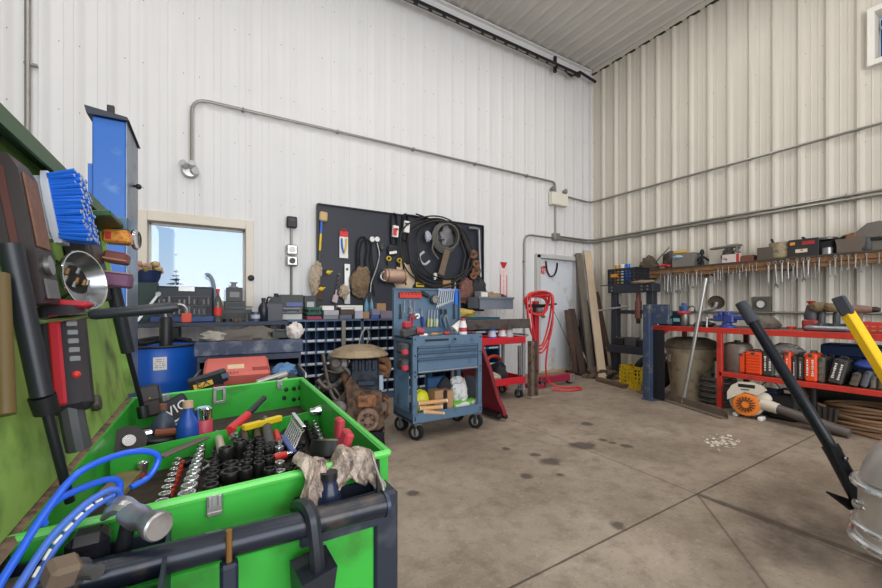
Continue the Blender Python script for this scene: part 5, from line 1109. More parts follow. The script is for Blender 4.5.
def lying(name,p,q,w,h,label,m,cat='timber',z=0,round_=False):
    a=P(*p,Z=0);b=P(*q,Z=0); a.z=b.z=z+h/2+.001; mb=MB()
    if round_: mb.rod(a,b,h/2,h/2,10)
    else: mb.bar(a,b,w,h,(0,0,1),.004)
    return solo(name,mb,label,cat,m)
lying('floor_timber',(598,381),(626,388.5),.10,.06,'brown timber lying on the floor in front of the yellow crate',M('timber_brown',(104,84,68),.8,var=.25))
lying('floor_pipe',(566,372.5),(588,377.5),.05,.045,'dark pipe lying on the floor at the corner end of the door',dark,'pipe',round_=True)
lying('floor_timber',(584,378),(604,372),.08,.05,'grey timber lying crosswise under the pale plank',oldwood)
solo('scrap_pile',MB().blob(P(610,379,Z=0)+Vector((.05,.15,.05)),(.26,.22,.13),.4,71,26,14,flat=-.048),'heap of brown scrap between the plank and the yellow crate','scrap',M('scrap_brown',(92,78,66),.8,var=.4,scale=16))
lean('scrap_bar',600,379,616,364,.05,.03,'rusty flat bar slanting over the scrap heap',rust,Y=4.35,cat='bar')
# ------------------------------------------------------------------ shop press
PX=5.72; y0,y1=3.40,4.10; zt=P(632,284.5,X=PX).z; zb=P(632,292.5,X=PX).z
t=thing('shop_press',(PX,(y0+y1)/2,0),'black steel shop press frame in the corner with a crate on top','press')
for y in(y0+.05,y1-.05): part('upright',MB(t).box((PX+.06,y,zb/2),(.12,.1,zb),.004),t,M('press_black',(40,44,54),.5,var=.2))
part('top_beam',MB(t).box((PX+.06,(y0+y1)/2,(zt+zb)/2),(.2,y1-y0+.06,zt-zb),.005),t,M('press_black',(40,44,54)))
for y in(y0+.05,y0+.14,y1-.05):
    for z in(.3,.7): part('bolt',MB(t).rod((PX-.04,y,zb+(zt-zb)*z),(PX-.055,y,zb+(zt-zb)*z),.014,n=6),t,galv)
zl=P(632,312,X=PX).z; part('mid_bar',MB(t).box((PX+.06,(y0+y1)/2,zl),(.06,y1-y0,.06),.004),t,M('press_black',(40,44,54)))
yy=P(636,300,X=PX).y
part('ram_jack',MB(t).lathe([(.05,zl-.10),(.05,zl+.16),(.035,zl+.18),(.03,zb)],(PX+.06,yy,0),14),t,M('jack_rust',(110,62,54),.5,var=.3)); part('ram_rod',MB(t).rod((PX+.06,yy,zl-.1),(PX+.06,yy,zl-.18),.03),t,dark)
zz=P(632,350,X=PX).z; part('bed_beam',MB(t).box((PX+.06,(y0+y1)/2,zz),(.24,y1-y0+.08,.12),.005),t,M('press_black',(40,44,54)))
part('foot',MB(t).box((PX+.06,y1-.05,.03),(.6,.1,.06)).box((PX+.06,y0+.05,.03),(.6,.1,.06)).box((PX+.2,(y0+y1)/2,.03),(.08,y1-y0,.05)),t,M('press_black',(40,44,54)))
part('spring',MB(t).tube([(PX+.06,y1-.12,zb),(PX+.06,y1-.13,zb-.18)],.03,8),t,galv)
part('handle_bar',MB(t).rod((PX-.08,y1+.18,zl+.02),(PX-.02,yy+.1,zl+.09),.016),t,alu)
solo('hose',MB().tube([(PX-.06,y0+.35,zl+.03),(PX-.08,y0+.2,zl+.08),(PX-.07,y0+.02,zl+.05)],.014,8,4),'short black hose hung on the middle bar of the press','hose',rubber) if False else None
zq=zz+.062
for k,(ya,yb,h,mm,l) in enumerate(((3.86,4.05,.11,black,'black battery on the press bed, left'),(3.65,3.84,.12,dkgrey,'dark grey battery on the press bed, middle'),(3.47,3.62,.10,black,'black battery on the press bed, right'))):
    b=thing('car_battery',(PX+.05,(ya+yb)/2,zq),l,'battery'); part('battery_case',MB().box((0,0,h/2),(.17,yb-ya,h),.008),b,mm); part('battery_top',MB().box((0,0,h+.006),(.15,yb-ya-.02,.012),.003),b,dkgrey)
    for s in(-1,1): part('terminal',MB().rod((-.04,s*.05,h+.01),(-.04,s*.05,h+.03),.01,n=8),b,galv)
# crates
def crate(name,X0,X1,Y0,Y1,Z0,Z1,label,m,rows=4,cols=6):
    t=thing(name,((X0+X1)/2,(Y0+Y1)/2,Z0),label,'crate'); th=.012; h=Z1-Z0
    for nm,fx in(('front',X0+th/2),('back',X1-th/2)):
        mb=MB(t)
        for j in range(rows+1): mb.box((fx,(Y0+Y1)/2,Z0+.012+(h-.03)*j/rows),(th,Y1-Y0,.016 if j<rows else .045))
        for i in range(cols+1): mb.box((fx,Y0+.012+(Y1-Y0-.024)*i/cols,(Z0+Z1)/2),(th,.016 if 0<i<cols else .03,h))
        part(nm+'_side',mb,t,m)
    for nm,fy in(('left',Y1-th/2),('right',Y0+th/2)):
        mb=MB(t)
        for j in range(rows+1): mb.box(((X0+X1)/2,fy,Z0+.012+(h-.03)*j/rows),(X1-X0-2*th-.004,th,.016 if j<rows else .045))
        for i in range(cols+1): mb.box((X0+th+.02+(X1-X0-2*th-.04)*i/cols,fy,(Z0+Z1)/2),(.016,th,h))
        part(nm+'_side',mb,t,m)
    part('crate_bottom',MB(t).box(((X0+X1)/2,(Y0+Y1)/2,Z0+.005),(X1-X0-.03,Y1-Y0-.03,.01)),t,m)
    return t
Yc0,Yc1=P(638,280,X=PX).y,P(608.5,280,X=PX).y; ztc=P(623,268.5,X=PX).z
c=crate('milk_crate',PX-.02,PX+.30,Yc0,Yc1,zt+.001,ztc,'black milk crate full of bottles on top of the press',M('crate_black',(44,48,54),.5,var=.2),5,7)
part('orange_print',MB(c).box((PX-.024,Yc1-.12,zt+(ztc-zt)*.6),(.004,.12,.05)),c,M('print_orange',(206,140,40),.5))
for k,(yy_,mm,l) in enumerate(((Yc1-.09,M('can_gold',(210,150,60),.4),'gold capped can in the black crate, left'),(Yc1-.19,M('can_white',(224,222,220)),'white topped can in the black crate, middle'),(Yc1-.28,bluetx,'blue can in the black crate, right'))):
    bottle(Vector((PX+.1,yy_,zt+.012)),.045,ztc-zt+.065,l,mm,mm if k!=1 else paper,None,cat='can',name='spray_can',neck=.75)
solo('strap_bundle',MB().blob((PX-.02,Yc0-.1,zt+.025),(.06,.2,.03),.3,73,flat=-.024),'tan strap lying on the press beam beside the black crate','strap',M('strap_tan',(140,122,100),.8,var=.3,scale=16))
a_=P(600,281.5,X=PX+.0);solo('thin_rod',MB().rod(Vector((PX+.02,a_.y+.0,zt+.008)),Vector((PX+.02,Yc1+.02,zt+.008)),.008),'thin steel rod sticking out left beside the crate on the press','rod',dark)
Y0_,Y1_=P(641.5,380,X=5.18).y,P(619.5,380,X=5.18).y
crate('milk_crate',5.18,5.48,Y0_,Y1_,0.001,P(630,366.5,X=5.18).z,'yellow milk crate on the floor below the press',yellow,5,6)
solo('tire_ring',MB().ring((5.35,3.18,.25),(1,.3,0),.2,.05,28,8),'dark tyre standing behind the navy steel post','tyre',rubber)
# ------------------------------------------------------------------ navy steel post and bench
nv=M('navy_steel',(58,74,100),.5,.1,var=.2,scale=8,dirt=(130,120,110),damt=.22)
q=P(648,399.5,Z=0); zt2=P(648,304.5,d=4.92).z
t=thing('navy_steel_post',q,'navy blue painted steel upright with a wide top plate left of the red bench','post')
part('upright',MB(t).box((q.x,q.y,zt2/2),(.09,.085,zt2),.004),t,nv); part('top_plate',MB(t).box((q.x+.02,q.y-.14,zt2-.12),(.03,.22,.24),.004),t,nv); part('side_plate',MB(t).box((q.x+.06,q.y-.09,.45),(.02,.16,.86)),t,M('plate_black',(22,24,30),.6)); part('foot_plate',MB(t).box((q.x+.03,q.y-.02,.006),(.17,.16,.012),.003),t,nv)
BX=4.97; BD=.78
zT=(P(660,325,X=BX).z+P(860,334,X=BX).z)/2; zS=(P(727,372,X=BX).z+P(880,391,X=BX).z)/2
YL=2.99; YR=.1; YM=P(720,411,X=BX).y
t=thing('red_workbench',(BX+BD/2,1.5,0),'long red steel workbench along the right wall','workbench')
bred=M('bench_red',(196,52,40),.5,var=.15,scale=5,dirt=(128,60,46),damt=.3)
part('front_rail',MB(t).box((BX,(YL+YR)/2,zT-.03),(.05,YL-YR,.06),.003),t,bred)
part('bench_top',MB(t).box((BX+BD/2+.02,(YL+YR)/2,zT-.012),(BD-.04,YL-YR,.02)),t,M('bench_plate',(84,74,70),.5,.3,var=.3))
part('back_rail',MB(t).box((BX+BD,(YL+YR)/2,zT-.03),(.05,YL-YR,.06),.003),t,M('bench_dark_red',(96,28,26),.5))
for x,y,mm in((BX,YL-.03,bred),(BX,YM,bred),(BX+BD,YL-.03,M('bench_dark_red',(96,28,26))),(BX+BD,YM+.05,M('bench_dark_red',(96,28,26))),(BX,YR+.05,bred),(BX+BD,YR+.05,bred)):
    part('leg',MB(t).box((x,y,(zT-.06)/2),(.05,.05,zT-.06),.003),t,mm)
mb=MB(t); mb.prism([(0,0),(-.2,0),(0,-.2)],.012,TR((BX-.026,YL-.055,zT-.06),90,0,90)@Matrix.Scale(1,4)); part('gusset',mb,t,bred)
part('brace',MB(t).box((BX+BD/2,YL-.03,.45),(BD,.03,.03)),t,bred)
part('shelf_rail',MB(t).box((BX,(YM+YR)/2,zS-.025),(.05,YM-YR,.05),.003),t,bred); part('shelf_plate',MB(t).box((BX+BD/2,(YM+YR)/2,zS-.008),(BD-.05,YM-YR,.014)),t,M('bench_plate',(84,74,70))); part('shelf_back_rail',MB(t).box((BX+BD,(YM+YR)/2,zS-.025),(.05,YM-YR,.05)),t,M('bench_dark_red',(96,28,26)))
a=P(641,392,Z=0); b=P(728,419,Z=0); d=(b-a).normalized(); a.z=b.z=0.0
mb=MB(); n_=Vector((-d.y,d.x,0)); mb.bar(a+Vector((0,0,.045)),b+Vector((0,0,.045)),.012,.088,(0,0,1),.002); mb.bar(a-n_*.04+Vector((0,0,.007)),b-n_*.04+Vector((0,0,.007)),.08,.012,(0,0,1)); solo('angle_iron',mb,'long brown steel angle lying on the floor in front of the trash can','angle iron',M('angle_brown',(120,108,96),.7,.3,var=.25,dirt=(70,56,46),damt=.3))
# trash can
q=Vector((5.36,2.68,0)); zc=P(690,332,X=5.36).z
t=thing('trash_can',q,'beige grey plastic trash can with a domed dark lid under the red bench','trash can'); hb=.61
part('can_body',MB().lathe([(.215,0.0),(.22,.02),(.275,hb-.02),(.29,hb),(.29,hb+.05),(.28,hb+.05)],n=32),t,beige)
lidm=M('lid_grey',(104,94,80),.6,var=.15,dirt=(70,62,54),damt=.3)
part('lid',MB().lathe([(.31,hb+.03),(.315,hb+.07),(.29,hb+.09),(.26,hb+.13),(.18,hb+.16),(.08,hb+.17)],n=32),t,lidm)
an=math.atan2(P(668,350,X=5.3).y-q.y,-.16)
part('handle',MB().push(TR((0,0,0),0,0,150)).box((.305,0,hb-.06),(.06,.13,.03),.01).box((.315,.055,hb-.1),(.045,.02,.09),.006).box((.315,-.055,hb-.1),(.045,.02,.09),.006).pop(),t,lidm)
part('handle',MB().push(TR((0,0,0),0,0,-30)).box((.305,0,hb-.06),(.06,.13,.03),.01).box((.315,.055,hb-.1),(.045,.02,.09),.006).box((.315,-.055,hb-.1),(.045,.02,.09),.006).pop(),t,lidm)
# long pole leaning in front of the can with a bent side arm, round head lamp
a=P(683,403,X=4.87); b=P(706,278,X=4.93); 
solo('aluminium_pole',MB().rod(a,b,.022,.018,12),'long bare aluminium pole leaning on the red bench in front of the trash can','pole',alu)
# things on the bench top
def bt(x,Xo): return P(x,330,X=BX+Xo).y
ZT=zT+.0
t=thing('bench_lamp',(BX+.16,bt(703,.16),ZT),'bent grey tube lamp with a round dark head behind the blue vise','lamp')
ya=bt(700,.2); hd=P(716.5,302,X=BX+.2)
part('lamp_arm',MB(t).tube(bend([(BX+.2,ya,ZT+.01),(BX+.2,ya,P(700,311,X=BX+.2).z),(BX+.2,hd.y+.02,P(710,309,X=BX+.2).z),(BX+.2,hd.y,hd.z)],.1),.022,10),t,alu)
part('lamp_head',MB(t).push(frame(hd,(-1,-.3,-.35))).lathe([(.03,-.06),(.07,-.03),(.085,.02),(.078,.02),(.06,-.01)],n=24).pop(),t,M('head_brown',(84,74,64),.5,var=.3))
part('lamp_base',MB(t).lathe([(.07,.001),(.07,.02),(.03,.03)],(BX+.2,ya,ZT),16),t,dark)
# teal drill case
Y0_,Y1_=bt(671,.06),bt(657,.06)
case(BX+.06,BX+.3,Y0_,Y1_,ZT,P(664,311,X=BX+.06).z,'teal green tool case with wire handle on the left end of the red bench',M('case_teal',(24,70,84),.45,var=.2),front='x')
Y0_,Y1_=bt(681,.1),bt(672,.1)
carton(BX+.1,BX+.3,Y0_,Y1_,ZT,P(676,312,X=BX+.1).z,'small black box with teal marks beside the teal case',M('box_dark_teal',(26,38,46),.5),front='x',patch=(M('teal_light',(120,190,190),.5),.15,.85,.3,.55))
q=Vector((BX+.16,bt(684,.16),ZT)); h_=P(684,303,X=BX+.16).z-ZT
t=thing('spray_gun_pot',q,'red and blue pressure pot with fittings on the left of the red bench','pressure pot')
part('pot_body',MB().lathe([(.05,0),(.06,.02),(.06,h_*.5),(.04,h_*.55)],n=18),t,steel); part('pot_lid',MB().lathe([(.075,h_*.5),(.08,h_*.58),(.06,h_*.64)],n=18),t,M('pot_red',(170,50,56),.45)); part('pot_top',MB().lathe([(.05,h_*.62),(.055,h_*.85),(.03,h_*.9),(.028,h_)],n=16),t,M('pot_blue2',(60,84,130),.45)); part('handle',MB().ring((0,-.09,h_*.72),(1,0,0),.04,.01,14,6),t,steel); part('bracket',MB().box((0,.06,h_*.35),(.04,.03,h_*.6),.004),t,dkgrey)
Y0_,Y1_=bt(709,.12),bt(691,.12)
solo('flat_tools',MB().blob((BX+.22,(Y0_+Y1_)/2,ZT+.02),(.12,(Y1_-Y0_)/2,.045),.3,75,flat=-.019),'dark oily tools heaped behind the aluminium pole on the bench','tools',M('oily_tools',(60,58,60),.5,.4,var=.4,scale=16))
# vise
q=Vector((BX+.12,bt(727,.12),ZT)); vb=M('vise_blue',(56,72,140),.45,.1,var=.2,dirt=(110,110,120),damt=.2)
t=thing('bench_vise',q,'blue bench vise with a silver lever bolted on the red bench','vise')
part('vise_base',MB().lathe([(.085,0),(.085,.02),(.05,.035),(.05,.06)],n=18),t,vb); part('fixed_jaw',MB().box((0,-.03,.10),(.11,.10,.09),.012).box((0,-.02,.16),(.12,.05,.05),.006),t,vb); part('anvil',MB().box((0,-.13,.115),(.07,.11,.05),.01),t,vb); part('moving_jaw',MB().box((0,.075,.105),(.09,.10,.07),.01).box((0,.05,.16),(.12,.04,.05),.006),t,vb)
part('screw',MB().rod((0,.1,.09),(0,.21,.09),.016),t,steel); part('lever',MB().rod((-.02,.2,.10),(-.05,.19,-.10),.010).ball((-.02,.2,.10),.016).ball((-.05,.19,-.10),.016),t,alu)
Y0_,Y1_=bt(776,.25),bt(749,.25)
solo('grinder_guard',MB().blob((BX+.34,(Y0_+Y1_)/2,ZT+.03),(.12,(Y1_-Y0_)/2,.10),.2,77,flat=-.029),'grey brown lump of dusty machinery behind the leaning black pole','machine part',M('dusty_grey',(108,98,90),.75,var=.3,scale=12))
q=Vector((BX+.2,bt(791.5,.2),ZT)); solo('jar_top',MB().lathe([(.04,0),(.04,.03),(.034,.034)],q,18),'small red plastic lid on the red bench','lid',redpl)
# square plate fixing on the wall
c=P(761.5,304,X=RX-.05); t=thing('wall_plate',c,'square grey metal plate with a round hole on the right wall','plate'); part('plate',MB(t).box(c,(.03,.2,.2),.003),t,M('plate_grey',(112,108,100),.6,.3)); part('hole_ring',MB(t).push(frame(c+Vector((-.016,0,0)),(-1,0,0))).lathe([(.05,0),(.065,0),(.065,.012),(.05,.012),(.05,0)],n=20,cap=False).pop(),t,dkgrey); part('hole',MB(t).push(frame(c+Vector((-.017,0,0)),(-1,0,0))).lathe([(.05,0),(.05,.002)],n=20).pop(),t,paper)
# impact tools
def drill(q,h,label,body,bat,rz=0,head=None):
    t=thing('cordless_drill',q,label,'power tool',None,rz); s=h/.24
    S=MB(M0=Matrix.Scale(s,4)); part('battery',S.box((0,0,.035),(.08,.11,.065),.012),t,bat)
    S=MB(M0=Matrix.Scale(s,4)); part('grip',S.tube([(0,0,.06),(0,.0,.12),(0,-.01,.17)],.025,10,2),t,body)
    S=MB(M0=Matrix.Scale(s,4)); part('motor_housing',S.push(frame((0,.09,.2),(0,-1,0))).lathe([(.02,0),(.038,.015),(.04,.09),(.034,.14),(.026,.17)],n=18).pop(),t,head or body)
    S=MB(M0=Matrix.Scale(s,4)); part('chuck',S.push(frame((0,-.08,.2),(0,-1,0))).lathe([(.026,0),(.024,.03),(.014,.05)],n=14).pop(),t,dark)
    return t
Xq=.14
q=Vector((BX+Xq,bt(811,Xq),ZT)); h_=P(811,301,X=BX+Xq).z-ZT
t=thing('cordless_nailer',q,'red and black upright tool with a red trigger cap on the bench','power tool'); part('body',MB().box((0,0,h_*.2),(.11,.12,h_*.4),.02),t,M('tool_red',(150,54,50),.5)); part('housing',MB().lathe([(.05,h_*.38),(.055,h_*.5),(.035,h_*.8),(.03,h_*.86)],n=14),t,dkgrey); part('cap',MB().lathe([(.02,h_*.84),(.02,h_*.92),(.04,h_),(.0,h_)],n=12,cap=False),t,redpl)
tb=M('drill_tan',(110,92,66),.5,var=.2)
drill(Vector((BX+Xq,bt(821.5,Xq),ZT)),P(821,302,X=BX+Xq).z-ZT,'tan cordless drill with its round back toward the room, left of three',dkgrey,dkgrey,70,tb)
drill(Vector((BX+Xq+.03,bt(835.5,Xq),ZT)),P(835,303,X=BX+Xq).z-ZT,'tan and grey cordless drill in the middle of three on the bench',dkgrey,dkgrey,60,tb)
drill(Vector((BX+Xq+.05,bt(857,Xq),ZT)),P(858,305,X=BX+Xq).z-ZT,'grey brown cordless drill with a red tip beside the yellow bar',M('drill_grey',(104,90,84),.5),dkgrey,10,M('drill_brown',(120,90,78),.5))
a=P(804,326.5,X=BX+.03);b=P(852,326.5,X=BX+.06); t=thing('air_ratchet',(BX+.05,(a.y+b.y)/2,ZT),'long silver air tool lying at the front edge of the bench','air tool'); zz=ZT+.03
part('tool_body',MB(t).push(frame((BX+.04,a.y,zz),(0.02,-1,0))).lathe([(.012,0),(.03,.03),(.028,.10),(.026,.3),(.03,abs(a.y-b.y)-.03),(.02,abs(a.y-b.y))],n=16).pop(),t,M('tool_silver',(150,158,168),.3,.8)); part('hose_end',MB(t).rod((BX+.05,b.y,zz),(BX+.06,b.y-.06,zz),.012),t,brass)
a=P(776,326,X=BX+.02); solo('flat_bar',MB().bar((BX+.03,a.y,ZT+.006),(BX+.04,bt(804,.03),ZT+.006),.04,.01),'thin grey flat bar lying along the front of the bench','bar',steel)
Y0_,Y1_=.75,bt(860,.06)
t=thing('red_tray',(BX+.15,(Y0_+Y1_)/2,ZT),'red perforated tray at the right end of the bench','tray'); zt_=P(872,322,X=BX+.06).z
part('tray_front',MB(t).box((BX+.06,(Y0_+Y1_)/2,(ZT+zt_)/2),(.012,Y1_-Y0_,zt_-ZT),.002),t,bred); part('tray_bottom',MB(t).box((BX+.2,(Y0_+Y1_)/2,ZT+.005),(.27,Y1_-Y0_-.01,.008)),t,bred); part('tray_side',MB(t).box((BX+.2,Y1_-.006,(ZT+zt_)/2),(.26,.01,zt_-ZT)),t,bred)
mb=MB(t)
for i in range(5):
    for j in range(2): part('slot',MB(t).box((BX+.053,Y1_-.04-i*.045,ZT+.025+j*.035),(.004,.025,.012)),t,M('slot_tan',(150,130,104),.6))
solo('sanding_disc_case',MB().blob((BX+.28,Y0_+.12,ZT+.12),(.09,.10,.10),.12,79,flat=-.1),'dark rounded case behind the red tray','case',dkgrey)
# ------------------------------------------------------------------ lower shelf
ZS=zS
SX=BX+.03
def sh(x,o=.03): return P(x,375,X=BX+o).y
def shz(x,y,o=.03): return P(x,y,X=BX+o).z
q=Vector((BX+.18,sh(737.5,.18),ZS)); h_=P(737,342,X=BX+.18).z-ZS
t=thing('gas_cylinder',q,'grey metal cylinder tank on the left of the lower shelf','tank'); part('tank_body',MB().lathe([(.09,0),(.13,.01),(.14,.03),(.14,h_-.05),(.12,h_-.015),(.06,h_)],n=26),t,M('tank_grey',(116,106,98),.45,.4,var=.2,dirt=(90,80,72),damt=.3)); part('tank_cap',MB().lathe([(.03,h_-.005),(.03,h_+.02)],n=12),t,dark); part('foot_ring',MB().lathe([(.125,0),(.142,0),(.142,.03),(.125,.03),(.125,0)],n=26,cap=False),t,M('tank_dark',(84,76,70),.5))
def ribbed(x0,x1,yt,label,m,o=.03,dep=.2,ribs=6,text=None,tilt=0,tm=None,name='tool_case',ribm=None):
    Y0,Y1=sh(x1,o),sh(x0,o); h=shz((x0+x1)/2,yt,o)-ZS
    t=thing(name,(BX+o+dep/2,(Y0+Y1)/2,ZS+(.0 if not tilt else math.sin(R(abs(tilt)))*(Y1-Y0)/2)),label,'tool case',None,0,tilt)
    w=Y1-Y0; part('case_body',MB().box((0,0,h/2),(dep,w,h),.014),t,m)
    if ribs:
        for i in range(ribs): part('rib',MB().box((-dep/2-.003,0,h*(.12+.76*i/(ribs-1))),(.01,w*.9,h*.06),.003),t,ribm or m)
    part('handle',MB().tube([(0,-w*.25,h-.005),(0,-w*.22,h+.018),(0,w*.22,h+.018),(0,w*.25,h-.005)],.008,6),t,dkgrey)
    part('latch',MB().box((-dep/2-.005,0,h*.93),(.012,min(.03,w*.5),h*.1),.003),t,dkgrey)
    if text:
        r2=random.Random(int(x0*10)); mb=MB()
        for cx_ in((-.22,.2) if w>.07 else (0,)):
            zz=h*(.16+.1*r2.random())
            while zz<h*.8:
                q=h*r2.uniform(.035,.07); mb.box((-dep/2-.004,-w*cx_,zz),(.004,w*r2.uniform(.10,.2),q)); zz+=q+h*.03
        part('worn_print',mb,t,tm or paper)
    return t
og=M('case_orange',(238,80,30),.5,var=.08)
ribbed(738.5,744.5,353,'narrow orange case at the left of the orange ribbed case on the shelf',og,.05,ribs=0,dep=.14)
ribbed(745,761.5,352,'wide bright orange ribbed case on the lower shelf',og,.04,ribs=7)
ribbed(762,773.5,350,'charcoal case with pale lettering right of the wide orange case',M('case_charcoal',(64,62,60),.55),.04,text='Pasl',ribs=0)
ribbed(774,782.5,355,'pale grey case behind the leaning black pole on the shelf',M('case_palegrey',(150,148,142),.55),.06,ribs=3)
ribbed(783.5,790.5,351.5,'slim orange upright case right of the black pole on the shelf',og,.04,text='Pasl',ribs=0)
ribbed(791.2,796.8,356,'dark grey case with white letters, left of two behind the orange ones',M('case_charcoal',(64,62,60)),.05,text='MILW',ribs=0)
ribbed(797.2,803.5,357,'dark grey case with white letters, right of two behind the orange ones',M('case_charcoal2',(78,76,72),.55),.05,text='FUEL',ribs=0)
ribbed(804,816.5,353.5,'orange upright case with white letters in the middle of the shelf',og,.03,text='Paslode',ribs=0)
ribbed(817.2,824.5,357.5,'olive grey upright case right of the orange lettered case',M('case_olive',(112,106,94),.6),.05,ribs=4)
ribbed(826.5,841,359.5,'dark grey case with white letters tilting to the right',M('case_charcoal',(64,62,60)),.02,text='MAX 20',ribs=0,tilt=12)
ribbed(848,857,373,'brown grey box leaning low on the right part of the shelf',M('case_brown',(96,88,76),.6),.03,ribs=3,tilt=14)
ribbed(858.5,866,371,'slate grey box leaning beside the brown grey box',M('case_slate',(92,96,106),.6),.03,ribs=0,tilt=14)
ribbed(869,876,377,'olive jar box under the blue cap on the shelf',M('case_olive',(112,106,94)),.05,ribs=2)
ribbed(877,884,378,'dark jar box at the right end of the shelf',M('case_brown',(96,88,76)),.05,ribs=2)
solo('baseball_hat',MB().blob((BX+.14,sh(874,.1),ZS+.20),(.09,.13,.05),.15,81,flat=-.03),'blue cap lying on the boxes at the right of the shelf','cap',M('cap_blue',(60,84,170),.8,var=.25,scale=14))
solo('plastic_sheet',MB().blob((BX+.20,sh(785,.2),ZS+.27),(.09,.14,.07),.3,83),'crumpled grey plastic on top of the cases behind the black pole','plastic',M('sheet_grey',(150,146,142),.5,var=.3,scale=14))
solo('reddish_reel',MB().push(frame((BX+.2,sh(793.5,.2),ZS+.26),(-1,-.3,0))).lathe([(.02,-.03),(.055,-.03),(.055,.03),(.02,.03)],n=16).pop(),'dark red round reel on top of the cases on the shelf','reel',M('reel_red',(96,30,32),.5))
Y0_,Y1_=P(884,350,X=BX+.34).y,P(820,350,X=BX+.34).y
zc0=P(850,371,X=BX+.34).z
case(BX+.34,BX+.62,Y0_,Y1_,ZS,zc0-.0,'black flat case under the navy case at the back of the shelf',M('case_black',(34,34,38),.5),front='x')
case(BX+.34,BX+.62,Y0_,Y1_,zc0+.001,P(850,345,X=BX+.34).z,'long navy blue tool case on top at the back of the shelf',M('case_navy',(26,52,92),.45,var=.15),front='x',lid=.5)
# ------------------------------------------------------------------ floor under and before the bench
# leaf blower
A=P(740,418,Z=0); q=Vector((A.x+.08,P(743,405,X=A.x).y,0)); bw=M('blower_white',(206,196,178),.45,var=.08); bo=M('blower_orange',(236,130,44),.45,var=.1)
t=thing('leaf_blower',q,'white and orange leaf blower with a long black tube on the floor before the bench','leaf blower',rz=0)
part('fan_housing',MB().push(frame((0.02,0,.172),(-1,-.25,.1))).lathe([(.06,-.10),(.14,-.07),(.158,-.02),(.152,.03),(.125,.05)],n=28).pop().blob((.05,-.10,.22),(.06,.1,.07),.05,86),t,bw)
part('intake_grille',MB().push(frame((-.03,-.01,.145),(-1,-.25,.1))).lathe([(.115,0),(.12,.012),(.11,.03),(.0,.042)],n=28,cap=False).pop(),t,bo)
for k in range(16):
    an=k*.3927; m_=frame((-.075,-.02,.15),(-1,-.25,.1)); part('grille_slot',MB().push(m_).box((.058*math.cos(an),.058*math.sin(an),-.003),(.045,.009,.012),0,(0,0,math.degrees(an))).pop(),t,M('slot_brown',(80,50,30),.6))
part('handle',MB().tube([(.04,.13,.24),(.04,.10,.31),(.04,-.04,.33),(.04,-.12,.27)],.022,8,4),t,bw); part('handle_grip',MB().tube([(.02,.075,.285),(.02,0,.29),(.02,-.06,.28)],.022,8,3),t,black)
part('outlet',MB().rod((.03,-.12,.17),(.02,-.26,.145),.062,.052,18),t,bw)
te=P(850,434,Z=0.04)-q; ts=Vector((.02,-.24,.15))
part('blower_tube',MB().rod(ts,ts+(te-ts)*.42,.044,.046,18).rod(ts+(te-ts)*.42,te,.05,.045,18),t,M('tube_grey',(88,80,76),.5,var=.2))
for dy in(.09,-.13): part('foot',MB().box((.0,dy,.02),(.1,.04,.04),.008),t,paper)
mf=frame((-.03,0,.172),(-1,-.25,.1),(.25,-1,0))
part('handle_shell',MB().push(mf).prism([(-.15,0),(-.152,.08),(-.115,.155),(-.05,.2),(.06,.205),(.14,.18),(.175,.14),(.1,.08),(0,.1)],.06,Matrix.Translation((0,0,-.03))).pop(),t,bw,sharp=50)
part('handle_slot',MB().push(mf).box((.012,.163,.031),(.14,.036,.006),.002).pop(),t,black)
part('worn_print',MB().push(mf).box((.0,.125,.0325),(.07,.010,.003)).pop(),t,dkgrey)
# blue bin
X_=5.15; Y0_,Y1_=P(777,405,X=X_).y,P(757,405,X=X_).y
t=thing('blue_bucket',(X_+.1,(Y0_+Y1_)/2,0),'blue square jug with a wire bail behind the leaf blower','bucket'); h_=P(767,390,X=X_).z
part('jug_body',MB(t).box((X_+.1,(Y0_+Y1_)/2,h_*.5),(.2,Y1_-Y0_,h_),.015),t,M('jug_blue',(52,72,118),.5,var=.15)); part('band',MB(t).box((X_+.1,(Y0_+Y1_)/2,h_*.45),(.21,Y1_-Y0_+.01,h_*.12),.01),t,M('jug_band',(34,48,84),.5)); part('bail',MB(t).ring((X_+.1,(Y0_+Y1_)/2,h_),(1,0,0),.08,.006,18,6,arc=(0,180)),t,steel)
# wire basket of coiled cable
q=Vector((5.22,2.31,0)); solo('cable_coil',(lambda mb:[mb.ring(q+Vector((.01*(k%2),0,.02+.021*k)),(.03*((k*5)%3-1),0,1),.165+.008*((k*7)%3),.0095,28,6) for k in range(16)] and mb)(MB()),'tall coil of black cable on the floor beside the trash can','cable',M('coil_black',(78,76,72),.45,var=.3))
solo('white_downpipe',MB().box((5.40,2.33,.31),(.06,.1,.62),.006),'grey white metal box section standing behind the cable coil','pipe',ltgrey) if False else None
t=thing('metal_canister',(5.44,2.40,0),'tall dull metal canister behind the cable coil','canister'); part('canister_body',MB().lathe([(.08,0),(.08,.5),(.06,.53)],n=18),t,alu); part('lid',MB().lathe([(.084,.5),(.084,.53),(.03,.545)],n=18),t,dkgrey)
